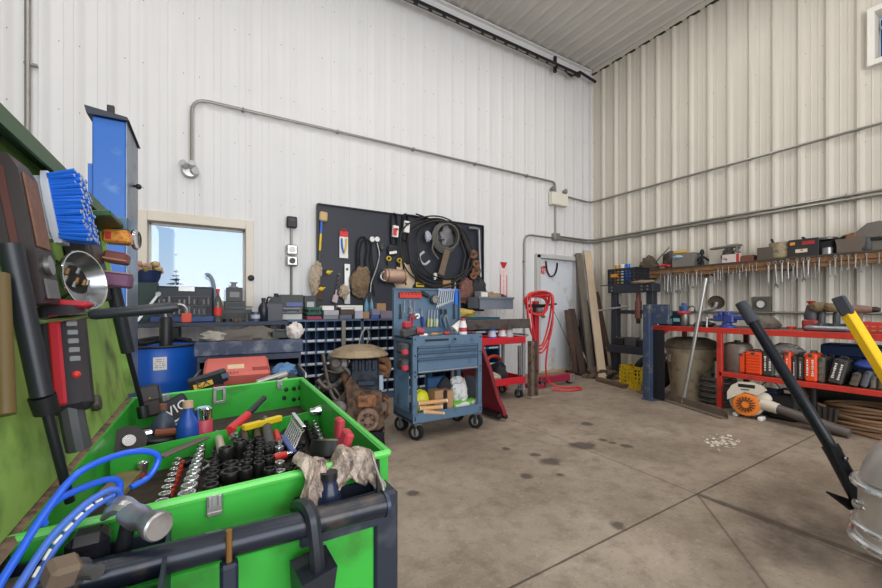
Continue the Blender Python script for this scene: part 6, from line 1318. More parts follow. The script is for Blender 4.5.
# dark stuff under shelf
bk=M('deep_black',(30,28,28),.7,var=.4,scale=14)
for k,(x,o,w_,h_,l) in enumerate(((786,.2,.12,.25,'black toolbag under the shelf behind the blower tube'),(836,.45,.38,.30,'grey black panel leaning at the back under the shelf'))):
    y=P(x,400,X=BX+o).y
    if k==0: 
        b=thing('tool_bag',(BX+o,y,0),l,'bag'); part('bag_body',MB().box((0,0,h_/2),(.25,w_*2.2,h_),.03),b,bk); part('bag_handle',MB().ring((0,0,h_),(1,0,0),.06,.012,14,6,arc=(0,180)),b,bk)
    else: solo('leaning_panel',MB().push(TR((BX+.68,y-.15,.2),0,8,0)).box((0,0,0),(.02,1.1,.38)).pop(),l,'panel',M('panel_dark',(62,60,58),.7,var=.3))
a=P(813,383,X=BX+.1); solo('black_pipe',MB().rod((BX+.12,a.y,.01),(BX+.10,a.y,P(813,383,X=BX+.1).z-.03),.03,.028,14),'short black pipe standing under the shelf rail','pipe',dark)
t=thing('grey_basket',(BX+.25,P(822,410,X=BX+.25).y,0),'dark grey ribbed basket on the floor under the shelf','basket'); y=t.location.y
part('basket_body',MB(t).hexa([(BX+.14,y-.12,.003),(BX+.36,y-.12,.003),(BX+.36,y+.12,.003),(BX+.14,y+.12,.003)],[(BX+.1,y-.15,.2),(BX+.4,y-.15,.2),(BX+.4,y+.15,.2),(BX+.1,y+.15,.2)]),t,M('basket_grey',(84,78,70),.6))
for i in range(7): part('basket_rib',MB(t).bar((BX+.135,y-.105+i*.035,.01),(BX+.095,y-.13+i*.043,.2),.01,.012),t,dark)
hm=M('hose_brown',(140,108,80),.55,var=.25)
c=P(874,414,X=5.22); mb=MB()
for k in range(9): mb.tube([Vector((c.x+.05+(.17+.015*(k%3))*math.cos(a),c.y+(.34-.015*(k%4))*math.sin(a),.022+.026*k+.014*math.sin(2*a+k))) for a in [i*6.2832/20 for i in range(20)]],.015,8,3,closed=True)
mb.tube([(c.x-.1,c.y+.30,.2),(c.x-.08,c.y+.42,.24),(c.x+.0,c.y+.5,.33),(c.x+.1,c.y+.56,.42)],.017,8,5); mb.tube([(c.x-.12,c.y+.1,.018),(c.x-.2,c.y-.1,.018),(c.x-.18,c.y-.4,.018)],.016,8,5)
solo('air_hose',mb,'brown rubber hose coiled in loops under the right end of the bench','hose',hm)
# paint chips on the floor
mb=MB(); rr=random.Random(21)
for k in range(70):
    p=P(rr.gauss(719,9),rr.gauss(443,3),Z=0); s=rr.uniform(.006,.022); mb.push(TR((p.x,p.y,.002),rr.uniform(-15,15),rr.uniform(-15,15),rr.uniform(0,360))).box((0,0,.002),(s*1.6,s,.003)).pop()
solo('paint_chips',mb,'scatter of white paint chips on the concrete floor','chips',M('chip_white',(220,210,196),.7,var=.15),kind='stuff')
# ------------------------------------------------------------------ long wall shelf with wrenches
FX=6.16; ZA,ZB=1.635,1.755; YA,YB=-.3,4.25
t=thing('wall_shelf',(FX+.15,2,ZA),'long wooden shelf high on the right wall with a stained front board','shelf')
part('front_board',MB(t).box((FX+.01,(YA+YB)/2,(ZA+ZB)/2),(.02,YB-YA,ZB-ZA)),t,shelfwood); part('shelf_plate',MB(t).box((FX+.13,(YA+YB)/2,ZB+.008),(.29,YB-YA,.02)),t,M('shelf_dark',(70,62,56),.6,var=.3))
for y in(.2,1.1,2.0,2.9,3.8): part('bracket',MB(t).box((FX+.16,y,ZA+.04),(.26,.03,.1)),t,oldwood)
ws=M('wrench_steel',(176,176,174),.35,.75,var=.15,scale=20,dirt=(120,108,94),damt=.2)
WP=[]
for x,y0,y1 in((152,390,465),(180,400,545),(205,395,560),(222,400,560),(265,400,545),(290,400,545),(315,415,520),(335,390,520),(355,390,490),(385,400,510),(415,375,500),(450,385,510),(512,390,470),(545,385,485),(572,360,460),(590,370,460),(605,345,450),(650,340,410),(683,370,440),(708,340,400),(732,360,450),(753,320,390),(780,350,430),(802,315,375),(828,335,390),(856,310,370)): WP.append((640+x/7.35,220+y0/7.35,220+y1/7.35))
for x,y0,y1 in((60,390,560),(108,380,575),(157,375,555),(200,365,530),(240,395,555),(268,360,510),(310,350,520),(350,345,500),(397,390,510),(427,340,460),(505,375,490),(545,330,480),(588,325,440),(640,320,430),(692,310,415),(730,360,460),(772,305,400),(862,300,385)): WP.append((760+x/7.23,210+y0/7.23,210+y1/7.23))
WG='wrenches hanging under the wall shelf'
WL='steel wrench hanging from the stained front board of the wall shelf'
rr=random.Random(4); w0=wrench('hanging_wrench',(0,0,0),WL,.2,ws,WG)
for i,(x,y0,y1) in enumerate(WP):
    a=P(x,y0,X=FX-.015); L_=(a.z-P(x,y1,X=FX-.015).z); lo=Vector((FX-.014,a.y,max(a.z,ZA+.02)))
    lo.z=a.z if a.z<ZB-.02 else ZB-.02
    tgt=w0 if i==0 else dup(w0,(0,0,0)); tgt.location=lo; tgt.scale=(L_/.2,)*3; tgt.rotation_euler=(R(rr.uniform(-5,5)),0,R(-90+rr.uniform(-14,14)))
part('hooks',MB(t).box((FX-.004,(YA+YB)/2,ZA+.05),(.008,YB-YA,.006)),t,dark)
SZ_=ZB+.019; SXf=FX+.03
def shelfbox(x0,x1,yt,label,m,dep=.18,z0=SZ_,patch=None,name='parts_box',text=None,tm=None,o=.03):
    Y0,Y1=P(x1,250,X=FX+o).y,P(x0,250,X=FX+o).y; z1=P((x0+x1)/2,yt,X=FX+o).z
    return carton(FX+o,FX+o+dep,Y0,Y1,z0,z1,label,m,'x',text,tm,patch,name=name)
def heap(x0,x1,yt,label,m,seed,amp=.35,cat='parts'):
    Y0,Y1=P(x1,250,X=FX+.12).y,P(x0,250,X=FX+.12).y; z1=P((x0+x1)/2,yt,X=FX+.12).z; h=z1-SZ_
    return solo('parts_heap',MB().blob((FX+.13,(Y0+Y1)/2,SZ_+h*.4),(.11,(Y1-Y0)/2,h*.62),amp,seed,22,14,flat=-h*.395),label,cat,m)
heap(641,657,257,'heap of brown chain and hooks at the far left end of the wall shelf',M('heap_brown',(92,80,66),.7,.3,var=.4,scale=18),91)
solo('pry_tool',MB().tube([(FX+.02,P(660,265,X=FX+.02).y,SZ_+.04),(FX+.02,P(665,262,X=FX+.02).y,SZ_+.05),(FX+.02,P(670,266,X=FX+.02).y,SZ_+.02)],.02,8,3),'red tool handle lying on the front of the wall shelf','tool',redpl)
a=P(655,256,X=FX+.1);b=P(669,247.5,X=FX+.1); solo('pry_bar',MB().rod(Vector((FX+.1,a.y+.1,SZ_+.02)),b,.012,.009),'thin grey bar sticking up from the left heap on the wall shelf','bar',steel)
heap(664,679,253,'heap of dark tools and a yellow glove on the wall shelf',M('heap_dark',(62,58,56),.6,.3,var=.5,scale=18),93)
solo('yellow_glove',MB().blob((FX+.12,P(679,253,X=FX+.12).y,P(679,253,X=FX+.12).z),(.05,.13,.035),.25,95),'yellow work glove on top of the dark heap','glove',M('glove_yellow',(196,160,72),.8,var=.2))
shelfbox(672,694,253.5,'grey plastic bin with tools spilling over its left side',M('bin_grey',(120,116,110),.6,var=.15),o=.02)
solo('blue_cloth',MB().blob((FX+.04,P(678,257,X=FX+.04).y,P(678,257,X=FX+.04).z),(.04,.08,.03),.3,97),'pale blue cloth hanging over the grey bin','cloth',M('cloth_paleblue',(150,180,200),.8))
q=Vector((FX+.1,P(702,262,X=FX+.1).y,SZ_)); h_=P(702,249.5,X=FX+.1).z-SZ_
t=thing('gear_puller',q,'black three legged gear puller standing on the wall shelf','puller'); part('spindle',MB().lathe([(.03,0),(.03,h_*.3),(.018,h_*.35),(.018,h_*.7),(.03,h_*.72),(.03,h_*.85),(.014,h_)],n=10),t,dark)
for k in range(3): part('leg',MB().tube([(0,0,h_*.6),(.1*math.cos(k*2.1+1.2),.1*math.sin(k*2.1+1.2),h_*.25),(.16*math.cos(k*2.1+1.2),.16*math.sin(k*2.1+1.2),.016)],.015,6,3),t,dark)
shelfbox(709,723,250.5,'pale grey carton with dark parts on top on the wall shelf',M('carton_pale',(178,172,160),.7),o=.08)
heap(723,734,249,'dark cast parts piled behind the white box',M('heap_dark',(62,58,56)),99)
shelfbox(722,739,254.5,'white box with a red end on the wall shelf',M('box_white_pink',(210,196,190),.6),dep=.08,patch=(red,.84,1.0,0,1),o=.01)
solo('drive_shaft',MB().push(frame((FX+.13,P(710,249,X=FX+.13).y,P(712,249,X=FX+.13).z),(0,-1,.02))).lathe([(.014,0),(.022,.05),(.018,.2),(.03,.25),(.03,.34),(.012,.4)],n=12).pop(),'grey shaft lying on top of the pale carton','shaft',M('shaft_grey',(120,114,108),.6,.4))
t=thing('three_arm_knob',Vector((FX+.1,P(737,255,X=FX+.1).y,P(737,253,X=FX+.1).z)),'small three armed metal star wheel on the white box','star wheel'); z_=.0
part('hub',MB().lathe([(.02,0),(.02,.09)],n=10),t,M('shaft_grey',(120,114,108)))
for k in range(3): part('arm',MB().rod((0,0,.04),(.02*math.cos(k*2.1),.08*math.cos(k*2.1),.04+.04*math.sin(k*2.1)),.013,n=8),t,M('shaft_grey',(120,114,108)))
shelfbox(741,753,255.5,'low brown red box right of the white box',M('low_brown',(112,66,50),.7),dep=.14)
shelfbox(757,773,247.5,'dark brown open tin left of the round tan pail',M('tin_brown',(86,78,70),.6),dep=.16)
q=Vector((FX+.14,P(781,255,X=FX+.14).y,SZ_)); h_=P(781,243,X=FX+.14).z-SZ_
t=thing('tan_pail',q,'mottled tan pail with a bar in it on the wall shelf','pail'); part('pail_body',MB().lathe([(.10,0),(.115,.02),(.12,h_),(.105,h_),(.1,.03)],n=22),t,M('pail_tan',(150,136,108),.7,var=.4,scale=18,dirt=(96,82,64),damt=.4)); part('tool_handle',MB().rod((0,0,.02),(-.03,.09,h_+.06),.014),t,black); part('contents',MB().blob((0,0,h_-.02),(.095,.095,.03),.3,101),t,dark)
c=shelfbox(788.5,818.5,239,'black box with an orange and red label on the wall shelf',M('box_black',(44,42,44),.5,var=.12),dep=.2)
Y0_,Y1_=P(818.5,250,X=FX+.03).y,P(788.5,250,X=FX+.03).y; w_=Y1_-Y0_; h_=P(803,239,X=FX+.03).z-SZ_
part('orange_badge',MB().box((-.102,w_*.36,h_*.78),(.004,w_*.17,h_*.17)),c,M('badge_orange',(222,150,60),.5)); part('red_stripe',MB().box((-.102,-w_*.17,h_*.76),(.004,w_*.42,h_*.2)),c,M('stripe_red',(160,44,40),.5)); part('white_label',MB().box((-.102,w_*.06,h_*.33),(.004,w_*.4,h_*.2)),c,M('label_cream',(220,206,178),.6)); part('small_print',MB().box((-.105,w_*.04,h_*.36),(.002,w_*.08,h_*.05)),c,black)
q=Vector((FX+.13,P(826,250,X=FX+.13).y,SZ_)); h_=P(827,233.5,X=FX+.13).z-SZ_
t=thing('carburetor',q,'black carburettor with fittings standing on the wall shelf','engine part'); part('body',MB().box((0,0,h_*.35),(.13,.16,h_*.7),.02),t,dark); part('top_flange',MB().lathe([(.1,h_*.7),(.105,h_*.78),(.08,h_*.82)],n=18),t,steel); part('lever',MB().tube([(0,.1,h_*.55),(-.02,.17,h_*.8),(-.02,.21,h_*.95)],.014,6,3),t,dark); part('inlet',MB().rod((0,-.06,h_*.5),(-.02,-.16,h_*.75),.022,n=10),t,dark); part('bowl',MB().lathe([(.05,0),(.05,h_*.3)],(-.07,-.03,0),14),t,steel)
Y0_,Y1_=P(866,245,X=FX+.03).y,P(835,245,X=FX+.03).y; zt_=P(850,238,X=FX+.03).z
t=thing('parts_pan',(FX+.14,(Y0_+Y1_)/2,SZ_),'brown grey pan heaped with rusty parts on the wall shelf','pan'); w_=Y1_-Y0_; h_=zt_-SZ_
part('pan_body',MB().hexa([(-.09,-w_*.4,0),(.1,-w_*.4,0),(.1,w_*.4,0),(-.09,w_*.4,0)],[(-.115,-w_*.5,h_),(.12,-w_*.5,h_),(.12,w_*.5,h_),(-.115,w_*.5,h_)]),t,M('pan_brown',(116,104,94),.6,.2,var=.2)); part('contents',MB().blob((0,0,h_),(.09,w_*.42,.06),.4,103,22,14),t,rust)
q=Vector((FX+.14,P(877,240,X=FX+.14).y,SZ_)); h_=P(876,222,X=FX+.14).z-SZ_
t=thing('engine_cover',q,'rounded grey cast cover standing at the right end of the wall shelf','engine part'); o=[(-.2,0),(.2,0),(.2,h_*.55),(.12,h_*.9),(.03,h_),(-.06,h_*.97),(-.15,h_*.7),(-.2,h_*.4)]
part('casting',MB().prism(o,.14,TR((-.07,0,0),90,0,-90)@Matrix.Translation((0,0,-.14))),t,M('cast_cover',(112,106,100),.6,.3,var=.2)); part('opening',MB().box((-.075,.0,h_*.4),(.02,.16,h_*.12),.004),t,black)
solo('small_motor',MB().lathe([(.05,0),(.06,.02),(.06,.14),(.03,.16)],(FX+.1,P(866.5,250,X=FX+.1).y-.0,SZ_),14),'small dark can between the pan and the cast cover','can',dkgrey)
# ------------------------------------------------------------------ vehicle corner and bars
V=P(872,480,d=1.62); V.x+=.3; V.y-=.5; 
t=thing('pickup_truck',(V.x+.5,V.y-.35,0),'front corner of a parked vehicle with a chrome bumper at the right edge','vehicle')
m_=TR((P(858,490,d=1.80).x,P(858,490,d=1.80).y,0),0,0,-100)
z0,z1=P(870,546,d=1.66).z,P(870,484,d=1.66).z
# bumper outline in plan, local x to the right, y away
pl=[(0.0,.02),(.012,-.06),(.05,-.14),(.12,-.2),(.9,-.32)]
mb=MB(t); mb.push(m_); vs=[];fs=[]; zz=[(z0,.03),(z0+.02,0.0),(z0+.07,-.006),(z0+.09,.006),(z1-.05,.008),(z1-.03,.0),(z1,.004),(z1+.004,.06)]
pts=bend([Vector((x,y,0)) for x,y in [(0.0,.35)]+pl],.1,4)
for p in pts:
    for z,ins in zz: vs.append((p.x+ins,p.y+ins*.4,z))
n=len(zz)
for i in range(len(pts)-1):
    for j in range(n-1): fs.append((i*n+j,(i+1)*n+j,(i+1)*n+j+1,i*n+j+1))
mb.add(vs,fs).pop(); part('bumper',mb,t,M('bumper_chrome',(206,204,200),.28,.65,var=.05))
for zc_,r_ in((z1-.012,.013),(z0+.075,.012),(z0+.012,.02)): part('chrome_strip',MB(t).push(m_).tube([p+Vector((-.004,-.004,zc_)) for p in pts],r_,10).pop(),t,M('strip_chrome',(236,238,240),.15,.85,var=.03))
part('parking_sensor',MB(t).push(m_@frame((.058,-.150,(z0+z1)/2+.03),(-.6,-1,0))).lathe([(.02,-.01),(.02,.006),(.014,.01),(.004,.01)],n=18).pop(),t,chrome)
mb=MB(t); mb.push(m_); vs=[];fs=[]
zz2=[(z1+.01,.01),(z1+.06,.02),(z1+.14,.05),(z1+.22,.11),(z1+.27,.2)]
for p in pts:
    for z,ins in zz2: vs.append((p.x+ins,p.y+ins*.5,z))
n=len(zz2)
for i in range(len(pts)-1):
    for j in range(n-1): fs.append((i*n+j,(i+1)*n+j,(i+1)*n+j+1,i*n+j+1))
mb.add(vs,fs).pop(); part('fender',mb,t,M('silver_paint',(186,184,180),.3,.4,var=.04))
part('headlight',MB(t).push(m_).hexa([(.2,-.14,z1+.03),(.2,-.20,z1+.03),(.5,-.26,z1+.03),(.5,-.14,z1+.03)],[(.22,-.08,z1+.12),(.22,-.14,z1+.12),(.5,-.2,z1+.13),(.5,-.1,z1+.13)]).pop(),t,M('lamp_lens',(206,206,200),.1,0,.05,trans=.3))
part('hood',MB(t).push(m_).hexa([(.4,.9,z1+.25),(.4,.1,z1+.24),(1.0,-.2,z1+.24),(1.0,.9,z1+.25)],[(.4,.9,z1+.29),(.42,.12,z1+.27),(1.0,-.12,z1+.29),(1.0,.9,z1+.31)]).pop(),t,M('silver_paint',(186,184,180)))
part('wheel',MB(t).push(m_@frame((.35,.75,.36),(1,0,0))).lathe([(.15,-.1),(.33,-.1),(.36,-.06),(.36,.06),(.33,.1),(.15,.1)],n=30).pop(),t,rubber)
part('valance',MB(t).push(m_).box((.62,.25,z0+.0),(.7,.3,.06)).box((.62,.35,z0+.2),(.5,.6,.5)).pop(),t,black)
# black jointed bar
fb=M('black_gloss',(20,26,36),.25,.2,var=.15); A=P(885,552,Z=0); J=P(832,449,d=2.03); Tp=P(741,303,d=2.45); K=P(745,309,d=2.43)
t=thing('black_steel_bar',A,'long black steel tube leaning up to the left from beside the chrome bumper','bar')
part('lower_tube',MB(t).rod(A+Vector((0,0,.02)),J,.036,.036,18),t,fb); part('upper_tube',MB(t).rod(J,K,.029,.029,18),t,fb)
d=(Tp-J).normalized(); part('clamp_collar',MB(t).rod(J-d*.015,J+d*.02,.0375,.0375,18),t,fb); part('bolt',MB(t).push(frame(J+d*-.03+Vector((-.02,-.04,0)),(-.2,-1,0))).lathe([(.01,0),(.01,.008)],n=8).pop(),t,chrome)
part('rubber_cap',MB(t).rod(Tp-d*.14,Tp,.034,.033,18),t,M('cap_rubber',(52,56,64),.75,var=.2))
fp=P(842,499,d=1.98); part('side_plate',MB(t).prism([(-.07,.035),(.045,-.01),(.06,-.055),(-.0,-.05)],.012,frame(fp,(-.3,-.7,.6),(1,-.5,0))),t,black)
part('foot',MB(t).lathe([(.07,0),(.07,.02),(.045,.03)],(A.x,A.y,0),16),t,black)
# yellow bar
A=P(990,548,Z=0); Tp=P(838,297,d=2.5); C=P(847,312,d=2.47); d=(Tp-A).normalized()
t=thing('yellow_steel_bar',A,'yellow flat sided bar with a black end cap leaning at the far right','bar')
part('yellow_tube',MB(t).bar(A+Vector((0,0,.02)),C,.066,.05,(0,0,1),.006),t,M('bar_yellow',(232,186,20),.4,var=.05)); part('end_cap',MB(t).bar(C-d*.02,Tp,.075,.06,(0,0,1),.006),t,M('cap_rubber',(52,56,64))); part('foot',MB(t).lathe([(.07,0),(.07,.02),(.045,.03)],(A.x,A.y,0),16),t,black)
# ------------------------------------------------------------------ blue cabinet column behind the green chest
YC=3.05; XL=P(92,250,Y=YC).x; XR=P(126,250,Y=YC).x; zt=P(110,119,Y=YC).z
Dp=.0
yb=None
for i in range(60):
    y=YC+.01*i
    u=(XR*CS-y*SN)/(XR*SN+y*CS)*F+441
    if u<136.0 and False: break
# depth chosen so that the right side shows as a narrow strip
u137=(137-441)/F; r_=(u137*CS+SN)/(-u137*SN+CS); yb=XR/r_
yb=min(max(yb,YC+.12),YC+.5)
t=thing('blue_column',((XL+XR)/2,(YC+yb)/2,0),'tall blue steel column with a dark cap behind the green tool chest','column')
bsc=M('column_blue',(22,98,186),.4,var=.14,scale=4,dirt=(90,140,196),damt=.05)
part('column_body',MB(t).box(((XL+XR)/2,(YC+yb)/2,zt/2),(XR-XL,yb-YC,zt),.006),t,bsc)
part('right_face',MB(t).box((XR+.002,(YC+yb)/2,zt/2),(.006,yb-YC-.004,zt)),t,M('column_steel',(128,138,152),.4,.4,var=.15,dirt=(60,90,140),damt=.25))
part('cap',MB(t).hexa([(XL-.02,YC-.03,zt),(XR+.02,YC-.03,zt),(XR+.02,yb+.01,zt),(XL-.02,yb+.01,zt)],[(XL-.03,YC-.03,zt+.045),(XR+.01,YC-.03,zt+.02),(XR+.01,yb+.01,zt+.02),(XL-.03,yb+.01,zt+.045)]),t,M('cap_dark',(40,48,62),.5))
part('cap_stud',MB(t).box(((XL+XR)/2,YC+.05,zt+.06),(.035,.03,.08),.003),t,black)
part('left_flange',MB(t).box((XL-.012,YC+.03,zt*.5-.14),(.02,.03,zt-.28)),t,bsc)
z_=P(133,186,Y=(YC+yb)/2).z; part('side_knob',MB(t).rod((XR,(YC+yb)/2,z_),(XR+.05,(YC+yb)/2,z_),.008).ball((XR+.035,(YC+yb)/2,z_),.018),t,black)
z_=P(134,239,Y=YC).z; part('side_horn',MB(t).push(frame((XR,YC+.03,z_),(1,-.25,0))).lathe([(.03,0),(.03,.02),(.04,.03),(.062,.04),(.065,.05)],n=24).pop(),t,black); part('horn_rim',MB(t).push(frame((XR,YC+.03,z_),(1,-.25,0))).lathe([(.064,.049),(.056,.058),(.03,.054),(.0,.053)],n=24,cap=False).pop(),t,chrome)
# ------------------------------------------------------------------ green rolling tool chest
HZ=.79
A,B,C,D=[Vector(p) for p in((-.25,1.97,HZ),(.428,2.10,HZ),(.395,.917,HZ),(-.265,.872,HZ))]
t=thing('green_tool_chest',(.08,1.45,0),'big bright green tool chest with its lid standing open, full of sockets','tool chest')
G_=green; th=.014
def wall(nm,a,b,z0,z1,inn,m,flip=1):
    d=(b-a).normalized(); n=Vector((-d.y,d.x,0))*inn
    mb=MB(t); q=lambda p,z:Vector((p.x,p.y,z))
    mb.hexa([q(a,z0),q(b,z0),q(b+n*th,z0),q(a+n*th,z0)],[q(a,z1),q(b,z1),q(b+n*th,z1),q(a+n*th,z1)])
    return part(nm,mb,t,m)
w_far=wall('far_wall',A,B,.12,HZ,-1,G_); w_right=wall('right_wall',B,C,.12,HZ,-1,G_); w_near=wall('near_wall',C,D,.12,HZ,-1,G_); w_left=wall('left_wall',D,A,.12,HZ,-1,G_)
# rolled rims
rimm=M('rim_green',(92,198,84),.35,var=.08)
for a,b in((A,B),(B,C),(C,D)): part('rolled_rim',MB(t).tube([a+Vector((0,0,-.004)),b+Vector((0,0,-.004))],.009,8),t,rimm)
TZ_=.655
part('tray_floor',MB(t).add([(A.x+.01,A.y-.01,TZ_),(B.x-.01,B.y-.01,TZ_),(C.x-.01,C.y+.01,TZ_),(D.x+.01,D.y+.01,TZ_)],[(0,1,2,3)]),t,M('tray_dirt',(62,50,42),.85,var=.5,scale=22,dirt=(36,30,28),damt=.5))
da=P(150,446,Z=.735); db=P(300,414,Z=.735); 
dv=(db-da).normalized(); da=da-dv*((da.x-A.x-.02)/dv.x); db=da+dv*((B.x-.03-da.x)/dv.x)
mb=MB(t); mb.hexa([da+Vector((0,0,TZ_-.735)),db+Vector((0,0,TZ_-.735)),db+Vector((0,.008,TZ_-.735)),da+Vector((0,.008,TZ_-.735))],[da,db,db+Vector((0,.008,0)),da+Vector((0,.008,0))]); part('divider',mb,t,G_)
# hinge strip, lid
part('hinge_strip',MB(t).hexa([(-.30,.70,HZ-.006),(-.25,.70,HZ-.006),(-.245,1.985,HZ-.006),(-.30,1.985,HZ-.006)],[(-.30,.70,HZ+.004),(-.255,.70,HZ+.004),(-.25,1.985,HZ+.004),(-.30,1.985,HZ+.004)]),t,M('hinge_dirt',(136,112,92),.8,var=.35,scale=24,dirt=(74,60,50),damt=.4))
part('hinge_pin',MB(t).rod((-.285,.6,HZ+.012),(-.285,1.985,HZ+.012),.008,n=8),t,M('hinge_rust',(110,92,74),.7,.3,var=.3))
TL=.149; HG=Vector((-.262,0,HZ+.008)); Uv=Vector((-TL,0,1)).normalized(); Nv=Vector((1,0,TL)).normalized()
ML=Matrix((Nv,(0,1,0),Uv)).transposed().to_4x4(); ML.translation=HG; MLI=ML.inverted()
def LP(px,py,n=0.0):
    """place on the open lid (n = distance off its face): local (n, y, w)"""
    u=(px-441)/F; v=(308-py)/F; D_=Vector((u*CS+SN,-u*SN+CS,v)); o_=Vector((0,0,H))
    t_=((HG+Nv*n-o_).dot(Nv))/D_.dot(Nv); return MLI@(o_+D_*t_)
def LW(px,py,n=0.0): return ML@LP(px,py,n)
LH=LP(60,183).z
ld=part('lid',MB(t).push(ML).box((-.006,1.2,LH/2),(.012,1.57,LH)).pop(),t,greenlid)
part('lid_top_flange',MB(t).push(ML).box((.02,1.2,LH-.004),(.052,1.57,.008)).box((.044,1.2,LH-.022),(.006,1.57,.044)).pop(),ld,greendk)
part('lid_end_flange',MB(t).push(ML).box((.010,1.985,LH/2),(.024,.01,LH-.02)).pop(),ld,greenlid)
q=LP(57,281); mb=MB(t).push(ML); s_=.15; y0=q.y;z0=q.z
for (ya,za,yb_,zb_) in((0,0,0,1),(0,1,.35,1),(.35,1,.35,.2),(1,0,1,1),(.65,1,1,1),(.35,1,.65,.0),(0,0,.35,0)):
    mb.bar((.0015,y0-s_/2+ya*s_,z0-s_*.35+za*s_*.7),(.0015,y0-s_/2+yb_*s_,z0-s_*.35+zb_*s_*.7),.007,.003,(1,0,0))
mb.pop(); part('stencil_letter_n',mb,ld,M('stencil_black',(30,40,26),.6))
q=LP(96,403,.01); part('lid_knob',MB(t).push(ML@frame(q,(1,0,0))).lathe([(.02,-.01),(.024,.0),(.02,.01),(.006,.012)],n=16).pop(),ld,M('knob_dark',(66,62,54),.5))
# latches on the rims (bright)
def onrim(a,b,px):
    best=min((i/200 for i in range(201)),key=lambda k:abs(((lambda p:((p.x*CS-p.y*SN)/(p.x*SN+p.y*CS))*F+441)(a+(b-a)*k))-px)); return a+(b-a)*best
def face(a,b,p,inn,dn,dz):
    d=(b-a).normalized(); n=Vector((-d.y,d.x,0))*inn; return frame(p+n*dn+Vector((0,0,dz)),n,d)
for px,wd,hg in((218,.05,.055),):
    p=onrim(A,B,px); m_=face(A,B,p,-1,.018,-.03)
    mb=MB(t); mb.push(m_)
    for (x0,x1,y0,y1) in((-.026,-.012,-.03,.035),(.012,.026,-.03,.035),(-.026,.026,-.035,-.022),(-.026,.026,.024,.04)): mb.box(((x0+x1)/2,(y0+y1)/2,.002),(x1-x0,y1-y0,.004),.002)
    mb.pop(); part('latch_plate',mb,t,alu)
for px,a,b in((165,A,B),(278,A,B),(214,C,D)):
    p=onrim(a,b,px); sgn=1 if a is C else -1
    m_=face(a,b,p,sgn if a is C else -1,.016 if a is A else .004,-.02)
    part('latch_plate',MB(t).push(m_).box((0,0,0.004),(.028,.034,.004),.002).box((-.008,-.006,.008),(.006,.02,.008),.001).box((.008,-.006,.008),(.006,.02,.008),.001).box((0,.02,0),(.028,.01,.014),.002).pop(),t,alu)
# bolts and a rubber hook on the far and right walls
for px,dz in((285,-.045),(293,-.045),(299,-.045),(293,-.10),(299,-.10),(283,-.085)):
    p=onrim(A,B,px); part('bolt_head',MB(t).push(face(A,B,p,-1,.014,dz)).lathe([(.011,0),(.009,.006),(.003,.008)],n=10).pop(),t,black)
p=onrim(B,C,324); m_=face(B,C,p,-1,.014,-.055); part('bullet_catch',MB(t).push(m_).lathe([(.022,0),(.02,.01),(.014,.025),(.014,.04),(.006,.044)],n=14).pop(),t,chrome)
# black frame around the near end, corner post, base
fr=M('frame_black',(36,44,58),.45,.1,var=.2,dirt=(80,84,92),damt=.12)
part('corner_post',MB(t).box((C.x-.032,C.y-.03,.36),(.062,.075,.72),.008),t,fr)
part('post_face',MB(t).box((C.x-.068,C.y-.045,.34),(.012,.04,.66),.004),t,dark)
part('base',MB(t).box((.08,1.46,.09),(.66,1.12,.06),.01),t,fr)
for i in range(4): 
    dr=part('drawer_front',MB(t).box((.425,1.5,.2+i*.13),(.012,1.05,.12),.004),t,G_); part('drawer_pull',MB(t).box((.437,1.5,.245+i*.13),(.018,1.0,.016),.004),dr,alu)
for x,y in((-.18,.98),(.34,.98),(-.18,1.9),(.36,1.9)): caster(t,x,y,.03,.4)
# lower green panel of the near end seen below the tube
part('lower_panel',MB(t).box((.07,.855,.5),(.52,.02,.34),.004),t,G_)
# handle tube with end cap
ta=P(383,504,Y=.79); tb_=Vector((-.19,.785,P(90,577,Y=.785).z-.0))
tb_=ta+(tb_-ta)*1.25
tbm=M('tube_black',(30,36,48),.3,.25,var=.25,scale=8,dirt=(96,84,72),damt=.22)
part('push_bar',MB(t).rod(ta,tb_,.0245,.0245,20),t,tbm)
part('bar_end_cap',MB(t).rod(ta,ta+Vector((.008,0,0)),.027,.027,20),t,M('cap_blue_black',(48,58,78),.35,.3))
part('bar_bracket',MB(t).bar(ta+Vector((-.01,.0,.0)),(C.x-.03,C.y-.005,HZ-.02),.02,.008,(1,0,0),.002),t,dark)
part('bar_bracket',MB(t).bar((-.255,.79,.735),(D.x,D.y,HZ-.03),.03,.01,(1,0,0)),t,dark)
# side bin on the near end (right) and left bin
for (x0,x1,y0,y1,z0,z1) in((.17,.345,.838,.902,.66,.735),(-.285,-.055,.66,.86,.60,.752)):
    mb=MB(t); 
    for q in(((x0+x1)/2,y0,(z0+z1)/2,x1-x0,.006,z1-z0),((x0+x1)/2,y1,(z0+z1)/2,x1-x0,.006,z1-z0),(x0,(y0+y1)/2,(z0+z1)/2,.006,y1-y0,z1-z0),(x1,(y0+y1)/2,(z0+z1)/2,.006,y1-y0,z1-z0),((x0+x1)/2,(y0+y1)/2,z0,x1-x0,y1-y0,.006)): mb.box(q[:3],q[3:])
    part('side_bin',mb,t,fr)
part('bin_divider',MB(t).box((-.16,.76,.68),(.006,.18,.14)),t,M('bin_brown',(88,76,64),.6))
